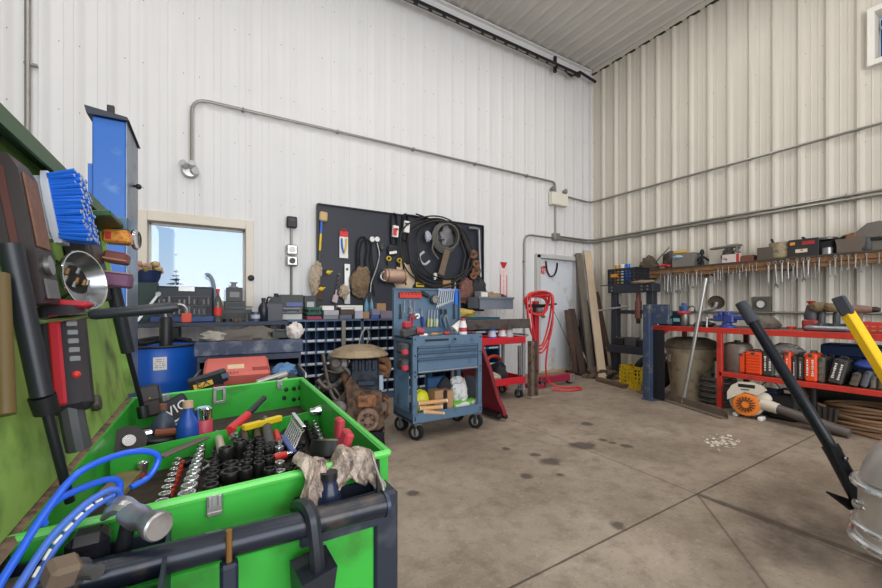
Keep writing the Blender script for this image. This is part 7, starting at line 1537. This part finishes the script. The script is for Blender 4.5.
# strap bracket over the tube
k0=onrim(C,D,303); kc=Vector((P(303,505,Y=.80).x,.79,0))
tz=lambda x: ta.z+(tb_.z-ta.z)*(x-ta.x)/(tb_.x-ta.x)
xk=P(312,530,Y=.77).x
part('strap_bracket',MB(t).tube(bend([(xk-.012,.86,.735),(xk-.006,.80,tz(xk)+.031),(xk,.765,tz(xk)+.026),(xk+.006,.755,tz(xk)-.05),(xk+.01,.765,tz(xk)-.10)],.02),.014,8),t,M('bracket_black',(42,46,54),.4,.3,var=.2))
part('bracket_cup',MB(t).hexa([(xk-.03,.745,.56),(xk+.028,.745,.56),(xk+.028,.80,.56),(xk-.03,.80,.56)],[(xk-.024,.738,tz(xk)-.085),(xk+.04,.738,tz(xk)-.07),(xk+.036,.81,tz(xk)-.065),(xk-.034,.81,tz(xk)-.075)]),t,M('bracket_black',(42,46,54)))
xk=P(229,560,Y=.765).x
part('hook_bolt',MB(t).rod((xk,.765,tz(xk)-.07),(xk,.762,tz(xk)+.035),.005,n=8),t,brass); part('hook_bracket',MB(t).box((xk,.765,tz(xk)-.06),(.028,.03,.08),.005),t,fr)
# ---- sockets standing in rows
sk_ch=M('socket_chrome',(206,206,204),.22,.9,var=.1); sk_bk=M('socket_black',(58,56,56),.4,.7,var=.3,dirt=(100,84,70),damt=.2); sk_cl=M('socket_red_clip',(196,70,48),.45)
def socket(label,m,group,h=.045):
    s=thing('socket',(0,0,0),label,'socket',group); r=.014
    part('socket_body',MB().lathe([(r*.62,0),(r*.8,0),(r*.85,h*.45),(r,h*.55),(r,h*.97),(r*.94,h),(r*.74,h),(r*.70,h*.96),(r*.68,h*.55),(0,h*.5)],n=16,cap=False),s,m); return s
PR={}
RAILS=[0]
def row(p,q,n,r0,r1,m,label,group,h=.045,zb=None,key=None,rail=None):
    """n sockets from pixel p (near) to q (far), tops on one level"""
    zb=TZ_+.012 if zb is None else zb; zt=zb+h
    a=P(*p,Z=zt);b=P(*q,Z=zt)
    for i in range(n):
        k=i/max(1,n-1); c=a+(b-a)*k; sc=(r0+(r1-r0)*k)/.014
        kk=(key or label)
        if kk not in PR: o=PR[kk]=socket(label,m,group,h)
        else: o=dup(PR[kk],(0,0,0))
        o.location=(c.x,c.y,zb); o.scale=(sc,sc,1)
    d=(b-a).normalized()
    rl=MB().bar(Vector((a.x,a.y,TZ_+.006))-d*.015,Vector((b.x,b.y,TZ_+.006))+d*.015,.016,.010)
    solo('socket_rail',rl,'rail under the '+group,'rail',rail or dark)
row((143,462),(172,420),8,.015,.009,sk_ch,'chrome socket standing on the orange clipped rail at the left of the chest','sockets on the leftmost rail',.03,rail=sk_cl)
row((162,500),(178,458),8,.0145,.010,sk_ch,'grey socket standing on the red clipped rail second from the left','sockets on the red rail',.03,key='b',rail=sk_cl)
row((187,492),(203,440),10,.020,.011,sk_ch,'shiny white ringed socket standing in the third row of the chest','sockets in the white ringed row',.04)
row((211,484),(217,446),8,.018,.010,sk_bk,'black socket standing in the fourth row of the chest','sockets in the fourth row',.04)
row((231,470),(231,462),2,.025,.02,sk_bk,'big black impact socket standing mid chest by the near wall','big impact sockets',.05)
row((226,447),(240,440),2,.020,.020,sk_bk,'tall dark socket lying centre in the chest','tall middle sockets',.07)
row((246,468),(250,440),5,.017,.012,sk_bk,'black deep socket standing in the fifth row of the chest','sockets in the fifth row',.055)
row((259,462),(260,438),6,.014,.011,sk_bk,'grey deep socket standing in the sixth row of the chest','sockets in the sixth row',.06)
row((270,468),(266,430),5,.017,.015,sk_bk,'dark ringed socket standing in the seventh row of the chest','sockets in the seventh row',.05)
row((280,470),(279,440),5,.014,.012,sk_ch,'small bright socket standing in the eighth row of the chest','sockets in the eighth row',.04)
row((289,468),(301,450),5,.010,.008,sk_bk,'tiny dark socket standing near the plastic bag in the chest','tiny sockets near the bag',.03)
row((320,458),(306,420),11,.0085,.0075,sk_bk,'small dark socket standing in the inner row along the right wall','inner row along the right wall',.04)
row((329,456),(313,417),11,.0085,.0075,sk_ch,'small bright socket standing in the middle row along the right wall','middle row along the right wall',.04)
row((310,466),(297,440),8,.0085,.0075,sk_bk,'small black socket standing in the row left of the right wall rows','outer row by the right wall',.035)
# red clips on the first two rails
clip=None
for (p,q) in(((149,462),(176,420)),((166,500),(182,458))):
    for i in range(8):
        k=(i+.5)/8.5; c=P(p[0]+(q[0]-p[0])*k,p[1]+(q[1]-p[1])*k,Z=TZ_+.03); c.z=TZ_+.002
        if clip is None:
            clip=thing('socket_clip',c,'orange red spring clip on the left socket rails','clip','orange clips on the left rails'); part('clip_body',MB().box((0,0,.014),(.016,.007,.028),.002,(0,0,30)).box((.006,0,.03),(.01,.006,.012),.002,(0,30,30)),clip,sk_cl)
        else: dup(clip,c)
# tall tools in the middle
def tin(px,py,zt): return P(px,py,Z=zt)
def stick(p,q,r,m,label,name,cat,z0=TZ_+.03,z1=TZ_+.03,tip=None,r1=None):
    a=P(*p,Z=z0);b=P(*q,Z=z1); o=thing(name,(a+b)/2,label,cat)
    part('body',MB(o).rod(a,a+(b-a)*.65,r,r1 or r,14),o,m); part('end',MB(o).rod(a+(b-a)*.65,b,(r1 or r)*.6,(r1 or r)*.55,12),o,tip or steel); return o
stick((222,452),(217,432),.013,M('pale_tube',(190,178,160),.4,.4),'pale metal tube lying in the middle of the chest','metal tube','tube',TZ_+.05,TZ_+.06)
stick((270,446),(265,418),.017,dkgrey,'large dark grey tool body lying behind the seventh row','air tool','air tool',TZ_+.05,TZ_+.07)
stick((245,444),(243,424),.014,sk_bk,'dark socket driver lying behind the fifth row','socket driver','driver',TZ_+.05,TZ_+.07)
stick((258,440),(256,428),.015,sk_bk,'dark round adapter lying behind the sixth row','adapter','adapter',TZ_+.05,TZ_+.06)
stick((232,439),(236,433),.012,steel,'short steel bit lying against the divider','drill bit','bit',TZ_+.06,TZ_+.08)
stick((274,458),(292,453),.011,redpl,'red handled ratchet lying near the wrench rack','ratchet','ratchet',TZ_+.05,TZ_+.05,chrome)
stick((276,432),(280,446),.010,redpl,'red screwdriver lying beside the dark air tool','screwdriver','screwdriver',TZ_+.05,TZ_+.05)
# loose sockets and bits strewn over the tray
rr=random.Random(17); lo=None
for k in range(46):
    px=rr.uniform(196,306); py=476-(px-196)*.12-rr.random()**1.3*44; c=P(px,py,Z=TZ_+.03); c.z=TZ_+.014
    if lo is None: lo=socket('loose dark socket lying among the rows on the chest tray',sk_bk,'loose sockets in the chest',.034); u_=lo
    else: u_=dup(lo,c)
    u_.location=c; u_.rotation_euler=(R(rr.uniform(60,110)),R(rr.uniform(-20,20)),R(rr.uniform(0,360))); q_=rr.uniform(.7,1.15); u_.scale=(q_,q_,q_*rr.uniform(.9,1.5))
br=None
for k in range(12):
    px=rr.uniform(190,300); py=472-(px-190)*.12-rr.random()*36; c=P(px,py,Z=TZ_+.03); c.z=TZ_+.02
    if br is None:
        br=thing('drive_extension',c,'short steel drive extension lying loose on the chest tray','extension bar','loose extension bars in the chest'); part('shank',MB().rod((-.045,0,0),(.035,0,0),.006,n=10),br,steel); part('drive_end',MB().rod((.035,0,0),(.055,0,0),.010,n=10),br,steel); u_=br
    else: u_=dup(br,c)
    u_.rotation_euler=(0,R(rr.uniform(-12,12)),R(rr.uniform(0,360)))
# chrome wrench rack, tilted
a=P(283,436,Z=TZ_+.05);b=P(294,453,Z=TZ_+.03)
rk=thing('wrench_holder',(a+b)/2,'blue holder of short chrome wrenches lying tilted in the chest','wrench holder')
dr_=(b-a); part('holder_bar',MB(rk).bar(a,b,.02,.012,(0,0,1),.002),rk,M('holder_blue',(64,86,140),.4))
part('holder_bar',MB(rk).bar(a+Vector((.05,.09,.05)),b+Vector((.05,.09,.05)),.014,.010,(0,0,1),.002),rk,chrome)
w2=None
for k in range(8):
    c=a+dr_*(k+.5)/8
    if w2 is None: w2=wrench('stubby_wrench',c,'short chrome wrench in the tilted blue holder','.' and .10,chrome,'chrome wrenches in the blue holder',(R(118),0,R(-32)))
    else: dup(w2,c,rotation=(R(118),0,R(-32)))
    (w2 if k==0 else None)
# left of the rows: tape, pad, knife, pouch
c=P(126,452,Z=TZ_+.03); c.z=TZ_+.02
q=thing('tape_measure_roll',c,'black roll with a chrome core lying at the left end of the chest','roll'); part('roll_body',MB().push(rot(60,0,20)).lathe([(.018,-.02),(.05,-.02),(.054,0),(.05,.02),(.018,.02),(.018,-.02)],(0,0.03,.03),22,cap=False).pop(),q,M('roll_dark',(44,40,38),.6,var=.3)); part('core',MB().push(rot(60,0,20)).lathe([(.006,-.022),(.018,-.022),(.018,.03),(.006,.03)],(0,0.03,.03),16).pop(),q,chrome)
c=P(160,437,Z=TZ_+.05); q=thing('tool_pouch',(c.x,c.y,TZ_+.004),'open black pouch with chrome and brown parts in front of the bottles','pouch'); part('pouch_body',MB().blob((0,0,.03),(.085,.05,.035),.15,111,flat=-.028),q,ragd); part('pouch_rim',MB().ring((0,-.01,.06),(.1,-.3,1),.07,.008,24,6,sq=.6),q,black)
part('chrome_bit',MB().rod((-.05,-.01,.066),(.01,.0,.07),.014,n=10),q,chrome); part('brown_bit',MB().rod((-.01,-.03,.07),(.05,-.035,.066),.013,n=10),q,M('leather_brown',(140,72,48),.6))
a=P(160,457,Z=TZ_+.07);b=P(206,437,Z=TZ_+.07); o=thing('putty_knife',(a+b)/2,'long grey brown flat blade lying over the sockets','blade'); part('blade',MB(o).bar(a,b,.03,.006,(0,0,1),.002),o,M('blade_brown',(116,104,92),.5,.3,var=.25)); part('tang',MB(o).bar(b,b+(b-a)*.08,.014,.006,(0,0,1)),o,steel)
a=P(185,447,Z=TZ_+.04);b=P(189,435,Z=TZ_+.04); stick((184,452),(188,436),.010,M('grip_blue',(44,62,120),.4),'small dark blue tool under the grey brown blade','screwdriver','screwdriver',TZ_+.03,TZ_+.04)
a=P(115,474,Z=TZ_+.01); solo('wood_strip',MB().bar(P(108,498,Z=TZ_+.012),P(130,474,Z=TZ_+.012),.06,.02,(0,0,1),.002),'pale dirty strip of wood at the left end of the chest floor','strip',M('strip_dirty',(134,118,84),.8,var=.3,scale=16))
# far compartment: bottles, can, cloth with letters
FZ=TZ_+.002
def fb(px,py): 
    p=P(px,py,Z=.72); p.z=FZ; return p
q=fb(163,432); t2=bottle(q,.036,P(165,404,d=((q.x*SN+q.y*CS))).z-FZ,'dark grey blue squeeze bottle with a brown nozzle, left of two',M('bottle_dark',(56,66,86),.45,var=.15),M('nozzle_brown',(126,78,56),.6),M('bottle_band',(40,60,100),.5),name='squeeze_bottle',neck=.25)
q=fb(188,437); t2=bottle(q,.034,P(188,401,d=((q.x*SN+q.y*CS))).z-FZ,'strong blue squeeze bottle with a tan nozzle, right of two',M('bottle_blue',(26,74,160),.4,var=.12),M('nozzle_tan',(196,160,132),.5),None,name='squeeze_bottle',neck=.38)
q=fb(204,434); hh=P(204,407,d=(q.x*SN+q.y*CS)).z-FZ; t2=thing('marker_can',q,'pink red can with a chrome cap standing against the far green wall','can'); part('can_body',MB().lathe([(.024,0),(.026,.005),(.026,hh*.72),(.024,hh*.74)],n=18),t2,M('can_pink',(186,66,86),.45,var=.1)); part('can_cap',MB().lathe([(.025,hh*.74),(.026,hh*.97),(.02,hh)],n=18),t2,chrome); part('base_ring',MB().lathe([(.027,0),(.027,hh*.12)],n=18),t2,black)
c=P(178,412,d=1.55); o=thing('black_bag',c,'black bag with white letters between the two squeeze bottles','bag'); m_=frame(c,(.25,-1,.25),(1,.25,.5)); part('bag_body',MB(o).push(m_).box((0,0,0),(.10,.12,.02),.008,(0,0,0)).pop(),o,M('bag_navyblack',(22,28,44),.6)); part('lettering',MB(o).text('VIC',m_@Matrix.Translation((.0,.015,.0115)),.05,.001),o,paper); part('small_print',MB(o).push(m_@Matrix.Translation((0,-.025,.0105))).box((0,0,0),(.06,.006,.002)).box((-.005,-.012,0),(.05,.005,.002)).pop(),o,paper)
# red scraper, black handle, yellow level in far compartment
stick((229,431),(256,408),.016,M('red_grip',(200,44,54),.45,var=.2),'red handled tool with a grey tip lying against the divider','hand tool','chisel',.73,.75,steel)
solo('black_hose_piece',MB().tube([P(222,432,Z=.70),P(246,415,Z=.745),P(264,398,Z=.775)],.012,8,4),'short curved black rubber handle leaning in the far compartment','handle',M('black_soft',(44,46,50),.6))
a=P(243,428,Z=.735);b=P(281,418,Z=.735); o=thing('yellow_level',(a+b)/2,'yellow plastic bar lying on the divider','level'); part('bar',MB(o).bar(a,b,.022,.022,(0,0,1),.003),o,yellow); part('vial',MB(o).bar(a+(b-a)*.45+Vector((0,0,.008)),a+(b-a)*.55+Vector((0,0,.008)),.012,.012,(0,0,1),.002),o,M('vial_dark',(90,80,30),.3))
# phone-like pouch on the far left rim, driver with knob
p=P(150,401,d=1.50); o=thing('leather_case',p,'dark brown leather case hooked over the far left rim of the chest','case'); m_=frame(p,(.15,-1,.12),(1,.15,.16)); part('case_body',MB(o).push(m_).box((0,0,0),(.066,.12,.022),.008).pop(),o,M('case_brown_black',(50,38,36),.55,var=.25)); part('case_flap',MB(o).push(m_).box((0,.028,.013),(.064,.055,.006),.003).pop(),o,M('case_flap',(42,34,34),.5)); part('snap',MB(o).push(m_@Matrix.Translation((0,.012,.017))).lathe([(.005,0),(.003,.003)],n=10).pop(),o,brass); part('strap',MB(o).push(m_).box((.037,-.06,0),(.006,.22,.01),.001).pop(),o,black)
# ---- red vinyl tools at the right end with plastic wrap
for k,(p,q,l) in enumerate(((((338,448),(340,418)),None,'faded red handle standing behind the black ring at the right end'),(((334,474),(349,431)),None,'faded red handle leaning out of the plastic wrap at the right end'))):
    (a0,b0)=p; dd=1.12 if k==0 else .98
    a=P(*a0,d=dd); b=P(*b0,d=dd); o=thing('pry_bar',a,l,'handle')
    part('grip',MB(o).bar(a+(b-a)*.35,b,.036 if k==0 else .040,.022,(1,0,0),.005),o,pink); part('blade',MB(o).bar(a,a+(b-a)*.36,.032,.012,(1,0,0),.003),o,steel)
c=P(329,446,d=1.10); q=thing('ring_magnet',c,'black ring shaped tray with a tan inside beside the red handle','ring'); part('outer_ring',MB().push(TR((0,0,-.01),-20,12,0)).lathe([(.036,-.02),(.05,-.02),(.052,.0),(.05,.02),(.036,.02),(.036,-.02)],n=24,cap=False).pop(),q,black); part('inner_ring',MB().push(TR((0,0,-.01),-20,12,0)).lathe([(.024,-.018),(.0355,-.018),(.0355,.026),(.024,.026),(.024,-.018)],n=24,cap=False).pop(),q,M('ring_tan',(120,108,94),.5,.3))
# plastic wrap folded over the near rim
rr=random.Random(33); cols=[]; N_=34
for i in range(N_+1):
    k=i/N_; w=onrim(C,D,297+76*k); L_=.062+.03*math.sin(k*7+.5)-.035*max(0,k-.5)+.03*max(0,.35-k); up=.022+.016*math.sin(k*11)+.01*math.sin(k*23)
    col=[]
    for j in range(16):
        v=j/15; f_=math.sin(k*34+v*3)*.010+math.sin(k*61+v*8)*.005
        if v<.3: q=w+Vector((.012*math.sin(v*20),.05-.05*v/.3+f_*.4,-.012+(up+.012)*math.sin(v/.3*1.57)))
        else: vv=(v-.3)/.7; q=w+Vector((.010*math.sin(vv*6+k*9),-.012-.03*math.sin(vv*1.7)-abs(f_)*1.2,up-(L_+up)*vv+.006*math.sin(k*40)*vv))
        col.append(q)
    cols.append(col)
vs=[];fs=[]
for c_ in cols: vs+=c_
for i in range(N_):
    for j in range(15): fs.append((i*16+j,(i+1)*16+j,(i+1)*16+j+1,i*16+j+1))
mb=MB().add(vs,fs); o=solo('plastic_wrap',mb,'crumpled clear plastic wrap hanging over the near right corner of the chest','plastic wrap',M('wrap_clear',(176,160,146),.3,0,.4,scale=26,dirt=(92,80,76),damt=.5,bump=.5))
ms=o.modifiers.new('thick','SOLIDIFY'); ms.thickness=.002
q=P(322,505,d=.88); bottle(Vector((q.x+.01,.870,.664)),.028,.125,'dark blue bottle inside the plastic wrap in the side bin',M('bottle_darkblue',(38,46,72),.25),black,name='oil_bottle',neck=.6)
mb=MB().tube([P(372,452,d=.93),P(373,457,d=.91),P(378,474,d=.88),P(383,487,d=.86),P(384,500,d=.85)],.0035,6,4); solo('wire_hook',mb,'bent grey wire hook over the near right rim of the chest','hook',galv)
# ---- lid tools
o=thing('scrub_brush',LW(52,206,.02),'white scrubbing brush with blue bristles stuck to the chest lid','brush')
a=LP(46,242,.02); b=LP(46,180,.02); hh=b.z-a.z; yc=LP(45,206,.02).y
mb=MB(o).push(ML); ol=[(-.05,.06),(-.046,.02),(-.03,.0),(.03,.0),(.046,.02),(.05,.06),(.046,.1),(.03,.12),(-.03,.12),(-.046,.1)]
mb.prism([(y*1.0,z/.12*hh) for y,z in ol],.014,Matrix(((0,0,1,.03),(1,0,0,yc),(0,1,0,a.z),(0,0,0,1))))
mb.prism([(y*.86,hh*.06+z/.12*hh*.88) for y,z in ol],.03,Matrix(((0,0,1,.001),(1,0,0,yc),(0,1,0,a.z),(0,0,0,1)))).pop(); part('brush_block',mb,o,M('brush_white',(206,210,222),.35,var=.04))
mb=MB(o).push(ML); tips=MB(o).push(ML); rr=random.Random(8)
for i in range(9):
    for j in range(20):
        y=yc-.038+.0095*i; z=a.z+.012+(hh-.024)*j/19
        p0=Vector((.043,y,z)); p1=Vector((.096+rr.uniform(-.006,.006),y+(y-yc)*.12+rr.uniform(-.004,.004),z+(z-(a.z+b.z)/2)*.08+rr.uniform(-.004,.004)))
        mb.rod(p0,p1,.0042,.0056,6); tips.rod(p1,p1+(p1-p0)*.03,.0046,.003,6)
part('bristles',mb,o,M('bristle_blue',(24,104,214),.5,var=.25,scale=30),kind='stuff'); part('bristle_tips',tips,o,M('bristle_pale',(150,160,180),.7,var=.25),kind='stuff')
# meter with a brown face
a=LP(28,303,.045); b=LP(28,166,.045); y0=LP(28,235,.045).y; y1=LP(45,235,.045).y; ym=(y0+y1)/2; zm=(a.z+b.z)/2; hh=b.z-a.z
o=thing('handheld_meter',ML@Vector((.02,ym,a.z)),'dark handheld meter with a brown worn face at the left of the chest lid','meter')
ol=[(-.026,0),(.02,0),(.024,hh*.06),(.024,hh*.9),(.014,hh),(-.018,hh),(-.026,hh*.92)]
part('meter_body',MB(o).push(ML).prism([(x+.026,z) for x,z in ol],y1-y0,Matrix(((1,0,0,0),(0,0,-1,y1),(0,1,0,a.z),(0,0,0,1)))).pop(),o,M('meter_dark',(46,34,36),.5,var=.2),sharp=50)
part('meter_face',MB(o).push(ML).box((.0515,ym,a.z+hh*.64),(.004,(y1-y0)*.72,hh*.5),.0015).pop(),o,M('meter_brown',(120,84,66),.6,var=.5,scale=60))
part('dial',MB(o).push(ML@frame((.050,ym,a.z+hh*.27),(1,0,0))).lathe([(.02,0),(.02,.008)],n=16).pop(),o,steel); part('side_stripe',MB(o).push(ML).box((.025,y0-.001,zm+.02),(.012,.004,hh*.7),.001).pop(),o,M('meter_red',(84,40,34),.5))
part('lower_panel',MB(o).push(ML).box((.0515,ym,a.z+hh*.1),(.004,(y1-y0)*.7,hh*.14),.001).pop(),o,M('meter_grey',(96,94,98),.5))
# steel bowl
c=LP(83,281,.05); r_=.077; fx=frame(c-Vector((.02,0,0)),(.92,-.38,.03))
o=thing('magnetic_bowl',ML@c,'round steel magnetic bowl holding small parts on the chest lid','bowl')
part('bowl_shell',MB(o).push(ML@fx).lathe([(.03,-.016),(.055,-.008),(r_-.004,.02),(r_,.03),(r_-.004,.031),(.052,.0),(.0,-.006)],n=30,cap=False).pop(),o,M('bowl_steel',(150,154,158),.25,.9)); part('bowl_rim',MB(o).push(ML@fx).ring((0,0,.03),(0,0,1),r_-.002,.003,30,6).pop(),o,chrome)
part('magnet_base',MB(o).push(ML).rod((.0,c.y+.02,c.z),(.03,c.y+.005,c.z),.05,.045,20).pop(),o,black)
for k in range(7): part('screw',MB(o).push(ML@fx).rod((-.04+.012*k,.02*math.sin(k*2),.008),(-.034+.012*k,.02*math.sin(k*2)+.014,.012),.005,.004,6).pop(),o,brass if k%2 else steel)
def lidtool(pts,n,rs,ms,label,name,cat):
    q=[LW(x,y,n) for x,y in pts]; o=thing(name,q[len(q)//2],label,cat)
    for i in range(len(q)-1): part(['grip','shaft','tip'][min(i,2)],MB(o).rod(q[i],q[i+1],rs[i],rs[i]*.95,14),o,ms[i])
    return o
lidtool([(10,244),(42,396),(47,412),(70,502)],.03,[.0175,.020,.0085],[M('grip_black',(34,38,46),.4,var=.2),black,M('rod_black',(38,40,44),.35,.4)],'long black breaker bar with a thick grip hung on the chest lid','breaker_bar','breaker bar')
lidtool([(0,275),(6,415)],.02,[.013],[M('grip_amber',(96,78,40),.4,var=.3)],'dark amber handled tool at the far left edge of the chest lid','screwdriver','screwdriver')
lidtool([(113,287),(128,352),(142,406),(144,418)],.06,[.021,.008,.018],[M('grip_black',(34,38,46)),M('rod_black',(38,40,44)),black],'black handled driver hanging down at the far end of the chest lid','driver','driver')
# tester
a=LW(61,303,.04);b=LW(71,412,.04); d=b-a; o=thing('digital_tester',b,'red and black handheld tester with a ribbed handle hung on the chest lid','tester')
part('tester_body',MB(o).bar(a,b,.05,.075,Nv,.012),o,M('tester_black',(40,36,42),.5))
part('red_side',MB(o).bar(a+d*.12+Vector((-.008,-.026,0)),b-d*.08+Vector((-.008,-.026,0)),.012,.02,Nv,.004),o,M('tester_red',(176,30,46),.45)); part('red_top',MB(o).push(TR(a,0,5,0)).box((.01,-.0,.0),(.085,.06,.016),.006).pop(),o,M('tester_red',(176,30,46)))
for k in range(5): part('key',MB(o).box(a+d*(.2+.08*k)+Vector((.02,-.026,0)),(.018,.006,.012),.002),o,grey)
part('red_button',MB(o).ball(a+d*.66+Vector((.02,-.027,0)),.008,10,6),o,redpl)
c=LW(79,449,.04); part('handle',MB(o).tube([b-d*.05,b+(c-b)*.5,c],.021,10,3),o,dkgrey)
# horizontal bar
a=LW(36,322,.004); b=P(90,315,d=(a-Vector((0,0,H))).xy.length*.94); dd=(a.x*SN+a.y*CS); b=P(90,315,d=dd*1.03); c=P(178,307,d=dd*1.12)
o=thing('torque_bar',(a+c)/2,'black handled chrome bar sticking straight out from the chest lid','bar'); part('chrome_shaft',MB(o).rod(a,b,.0075,.0075,12),o,chrome); part('grip',MB(o).push(frame(b,c-b)).lathe([(.009,0),(.0115,.01),(.0125,(c-b).length*.6),(.013,(c-b).length-.015),(.008,(c-b).length)],n=16).pop(),o,M('grip_black',(34,38,46)))
# organizer and packages at the far end
y0=LP(88,260,.05).y; y1=LP(103,260,.05).y; z0=LP(96,300,.05).z; z1=LP(92,226,.05).z; ym=(y0+y1)/2
o=thing('parts_organizer',ML@Vector((.02,ym,z0)),'dark narrow organizer box at the far part of the chest lid','organizer'); part('box_body',MB(o).push(ML).box((.028,ym,(z0+z1)/2),(.054,y1-y0,z1-z0),.006).pop(),o,M('organizer_dark',(40,38,42),.5)); part('ribbed_panel',MB(o).push(ML).box((.056,ym,z0+(z1-z0)*.7),(.004,(y1-y0)*.6,(z1-z0)*.4),.001).pop(),o,M('panel_brown',(76,66,58),.5)); part('top_rail',MB(o).push(ML).box((.06,ym+.02,z1+.01),(.12,(y1-y0)*1.2,.018),.003).pop(),o,greendk)
def pkg(px0,px1,ya,yb_,n,label,m,name,tilt=0):
    q=LW(px0,(ya+yb_)/2,n); yy=q.y; z0=P(px0,yb_,Y=yy).z; z1=P(px0,ya,Y=yy).z; xa=q.x; xb=P(px1,ya,Y=yy).x
    o=thing(name,((xa+xb)/2,yy,z0),label,'package'); part('package_body',MB().push(rot(0,tilt,0)).box((0,.0,(z1-z0)/2),(xb-xa,.08,z1-z0),.006).pop(),o,m); return o,xb-xa,z1-z0
o,w_,h_=pkg(104,131,230,243,.06,'yellow and red lettered packet sticking out from the chest lid',M('packet_yellow',(222,160,50),.45,var=.3,scale=30,dirt=(196,70,40),damt=.45),'tape_packet'); part('red_print',MB().box((-w_*.25,-.041,h_*.5),(w_*.2,.002,h_*.6)),o,redpl); part('packet_header',MB().box((0,0,h_*1.5),(w_*.9,.06,h_),.004),o,M('packet_blue',(64,96,120),.4))
o,w_,h_=pkg(104,128,252,263,.06,'brown red leather tool pouch under the yellow packet',M('pouch_redbrown',(120,62,56),.5,var=.3),'small_pouch',8); part('seam',MB().push(rot(0,8,0)).box((0,-.041,h_*.3),(w_,.003,.004)).pop(),o,card)
o,w_,h_=pkg(103,131,273,287,.06,'purple grey tray sticking out at the bottom of the stack on the lid',M('tray_purple',(112,70,100),.5,var=.3),'small_tray',6); part('pale_edge',MB().push(rot(0,6,0)).box((.0,-.0,h_+.001),(w_*.98,.078,.004)).pop(),o,M('tray_edge',(150,132,120),.6))
# ---- claw hammer hung on the near wall
hp=P(132,520,d=.645); o=thing('claw_hammer',hp,'steel claw hammer hanging over the near wall of the green chest','hammer')
def hq(x,y,d): return P(x,y,d=d)
hs=M('hammer_steel',(186,186,188),.32,.8,var=.2,dirt=(110,96,84),damt=.2)
a=hq(128,513,0.645); b=hq(160,527,0.605); part('poll',MB(o).push(frame(a,b-a)).lathe([(.0175,0),(.0195,(b-a).length*.35),(.015,(b-a).length*.6),(.0195,(b-a).length*.75),(.0215,(b-a).length*.85),(.0215,(b-a).length*.97),(.019,(b-a).length)],n=18).pop(),o,hs)
for s in(-1,1):
    part('claw',MB(o).tube([hq(132,512,0.645),hq(122,505,0.650)+Vector((0,.009*s,0)),hq(112,508,0.655)+Vector((0,.013*s,0)),hq(104,516,0.665)+Vector((0,.011*s,-.0))],.0155,8,4,rr=lambda k:1-.75*k),o,hs)
part('handle',MB(o).rod(hq(130,516,0.645),hq(121,556,0.645),.0115,.0105,12),o,M('rod_black',(38,40,44))); part('handle_end',MB(o).rod(hq(121,556,0.645),hq(117,592,0.645),.0125,.013,12),o,steel)
# ---- blue air hoses
hb=M('hose_blue',(36,92,214),.3,var=.1); hb2=M('hose_blue_pale',(72,112,206),.35,var=.15)
def hose(pts,label,m,r=.0053):
    q=[]
    for i,(x,y) in enumerate(pts): q.append(P(x/2.94,388+y/2.94,d=.50+.26*(x/470)))
    return solo('air_hose',MB().tube(q,r,10,6),label,'hose',m)
hose([(-30,630),(0,575),(60,480),(130,370),(230,250),(350,196),(430,186),(466,205),(440,258),(385,292)],'bright blue air hose making the largest loop at the near left of the chest',hb)
hose([(130,400),(125,385),(150,345),(200,312),(290,276),(335,268),(353,284),(345,330),(320,345)],'bright blue air hose making the middle loop at the near left of the chest',hb)
hose([(20,640),(60,575),(150,440),(250,342),(315,302),(345,300),(354,318),(345,350)],'pale blue air hose with the smallest loop at the near left of the chest',hb2)
o=hose([(60,640),(95,585),(165,465),(255,365),(330,318),(318,330),(335,350)],'pale blue air hose with white dashes nearest the camera',hb2,.0053)
mb=MB()
for i in range(8):
    k=i/8; x=95+(235)*k**.9; 
for (x0,y0,x1,y1) in((100,560,118,530),(130,510,150,478),(160,462,182,437),(192,424,214,402),(224,390,244,371),(254,362,274,347),(284,340,302,330)):
    f_=lambda x,y:P(x/2.94-.6,388+y/2.94-1.4,d=.50+.26*(x/470)-.0047); mb.tube([f_(x0,y0),f_((x0+x1)/2,(y0+y1)/2),f_(x1,y1)],.0022,6)
part_=solo('hose_dash_print',mb,'white dashes printed along the nearest pale blue hose','print',paper); part_.parent=o; part_.location=part_.location-o.location
for k_ in('label','category'): del part_[k_]
# things in the left side bin
stick((48,570),(98,572),.018,M('grip_grey',(84,84,88),.4,.3),'dark round grip lying in the near left side bin','tool grip','grip',.76,.77)
solo('grimy_block',MB().box(P(62,572,d=.56),(.036,.036,.036),.006,(20,10,30)),'grimy brown block in the near left side bin','block',M('grimy_brown',(108,92,76),.75,var=.3,scale=20))
c=P(88,549,d=.62); solo('black_ball_knob',MB().box(c+Vector((0,.01,-.02)),(.055,.05,.09),.012),'shiny black block in the near left side bin','block',M('shiny_black',(26,26,32),.15))
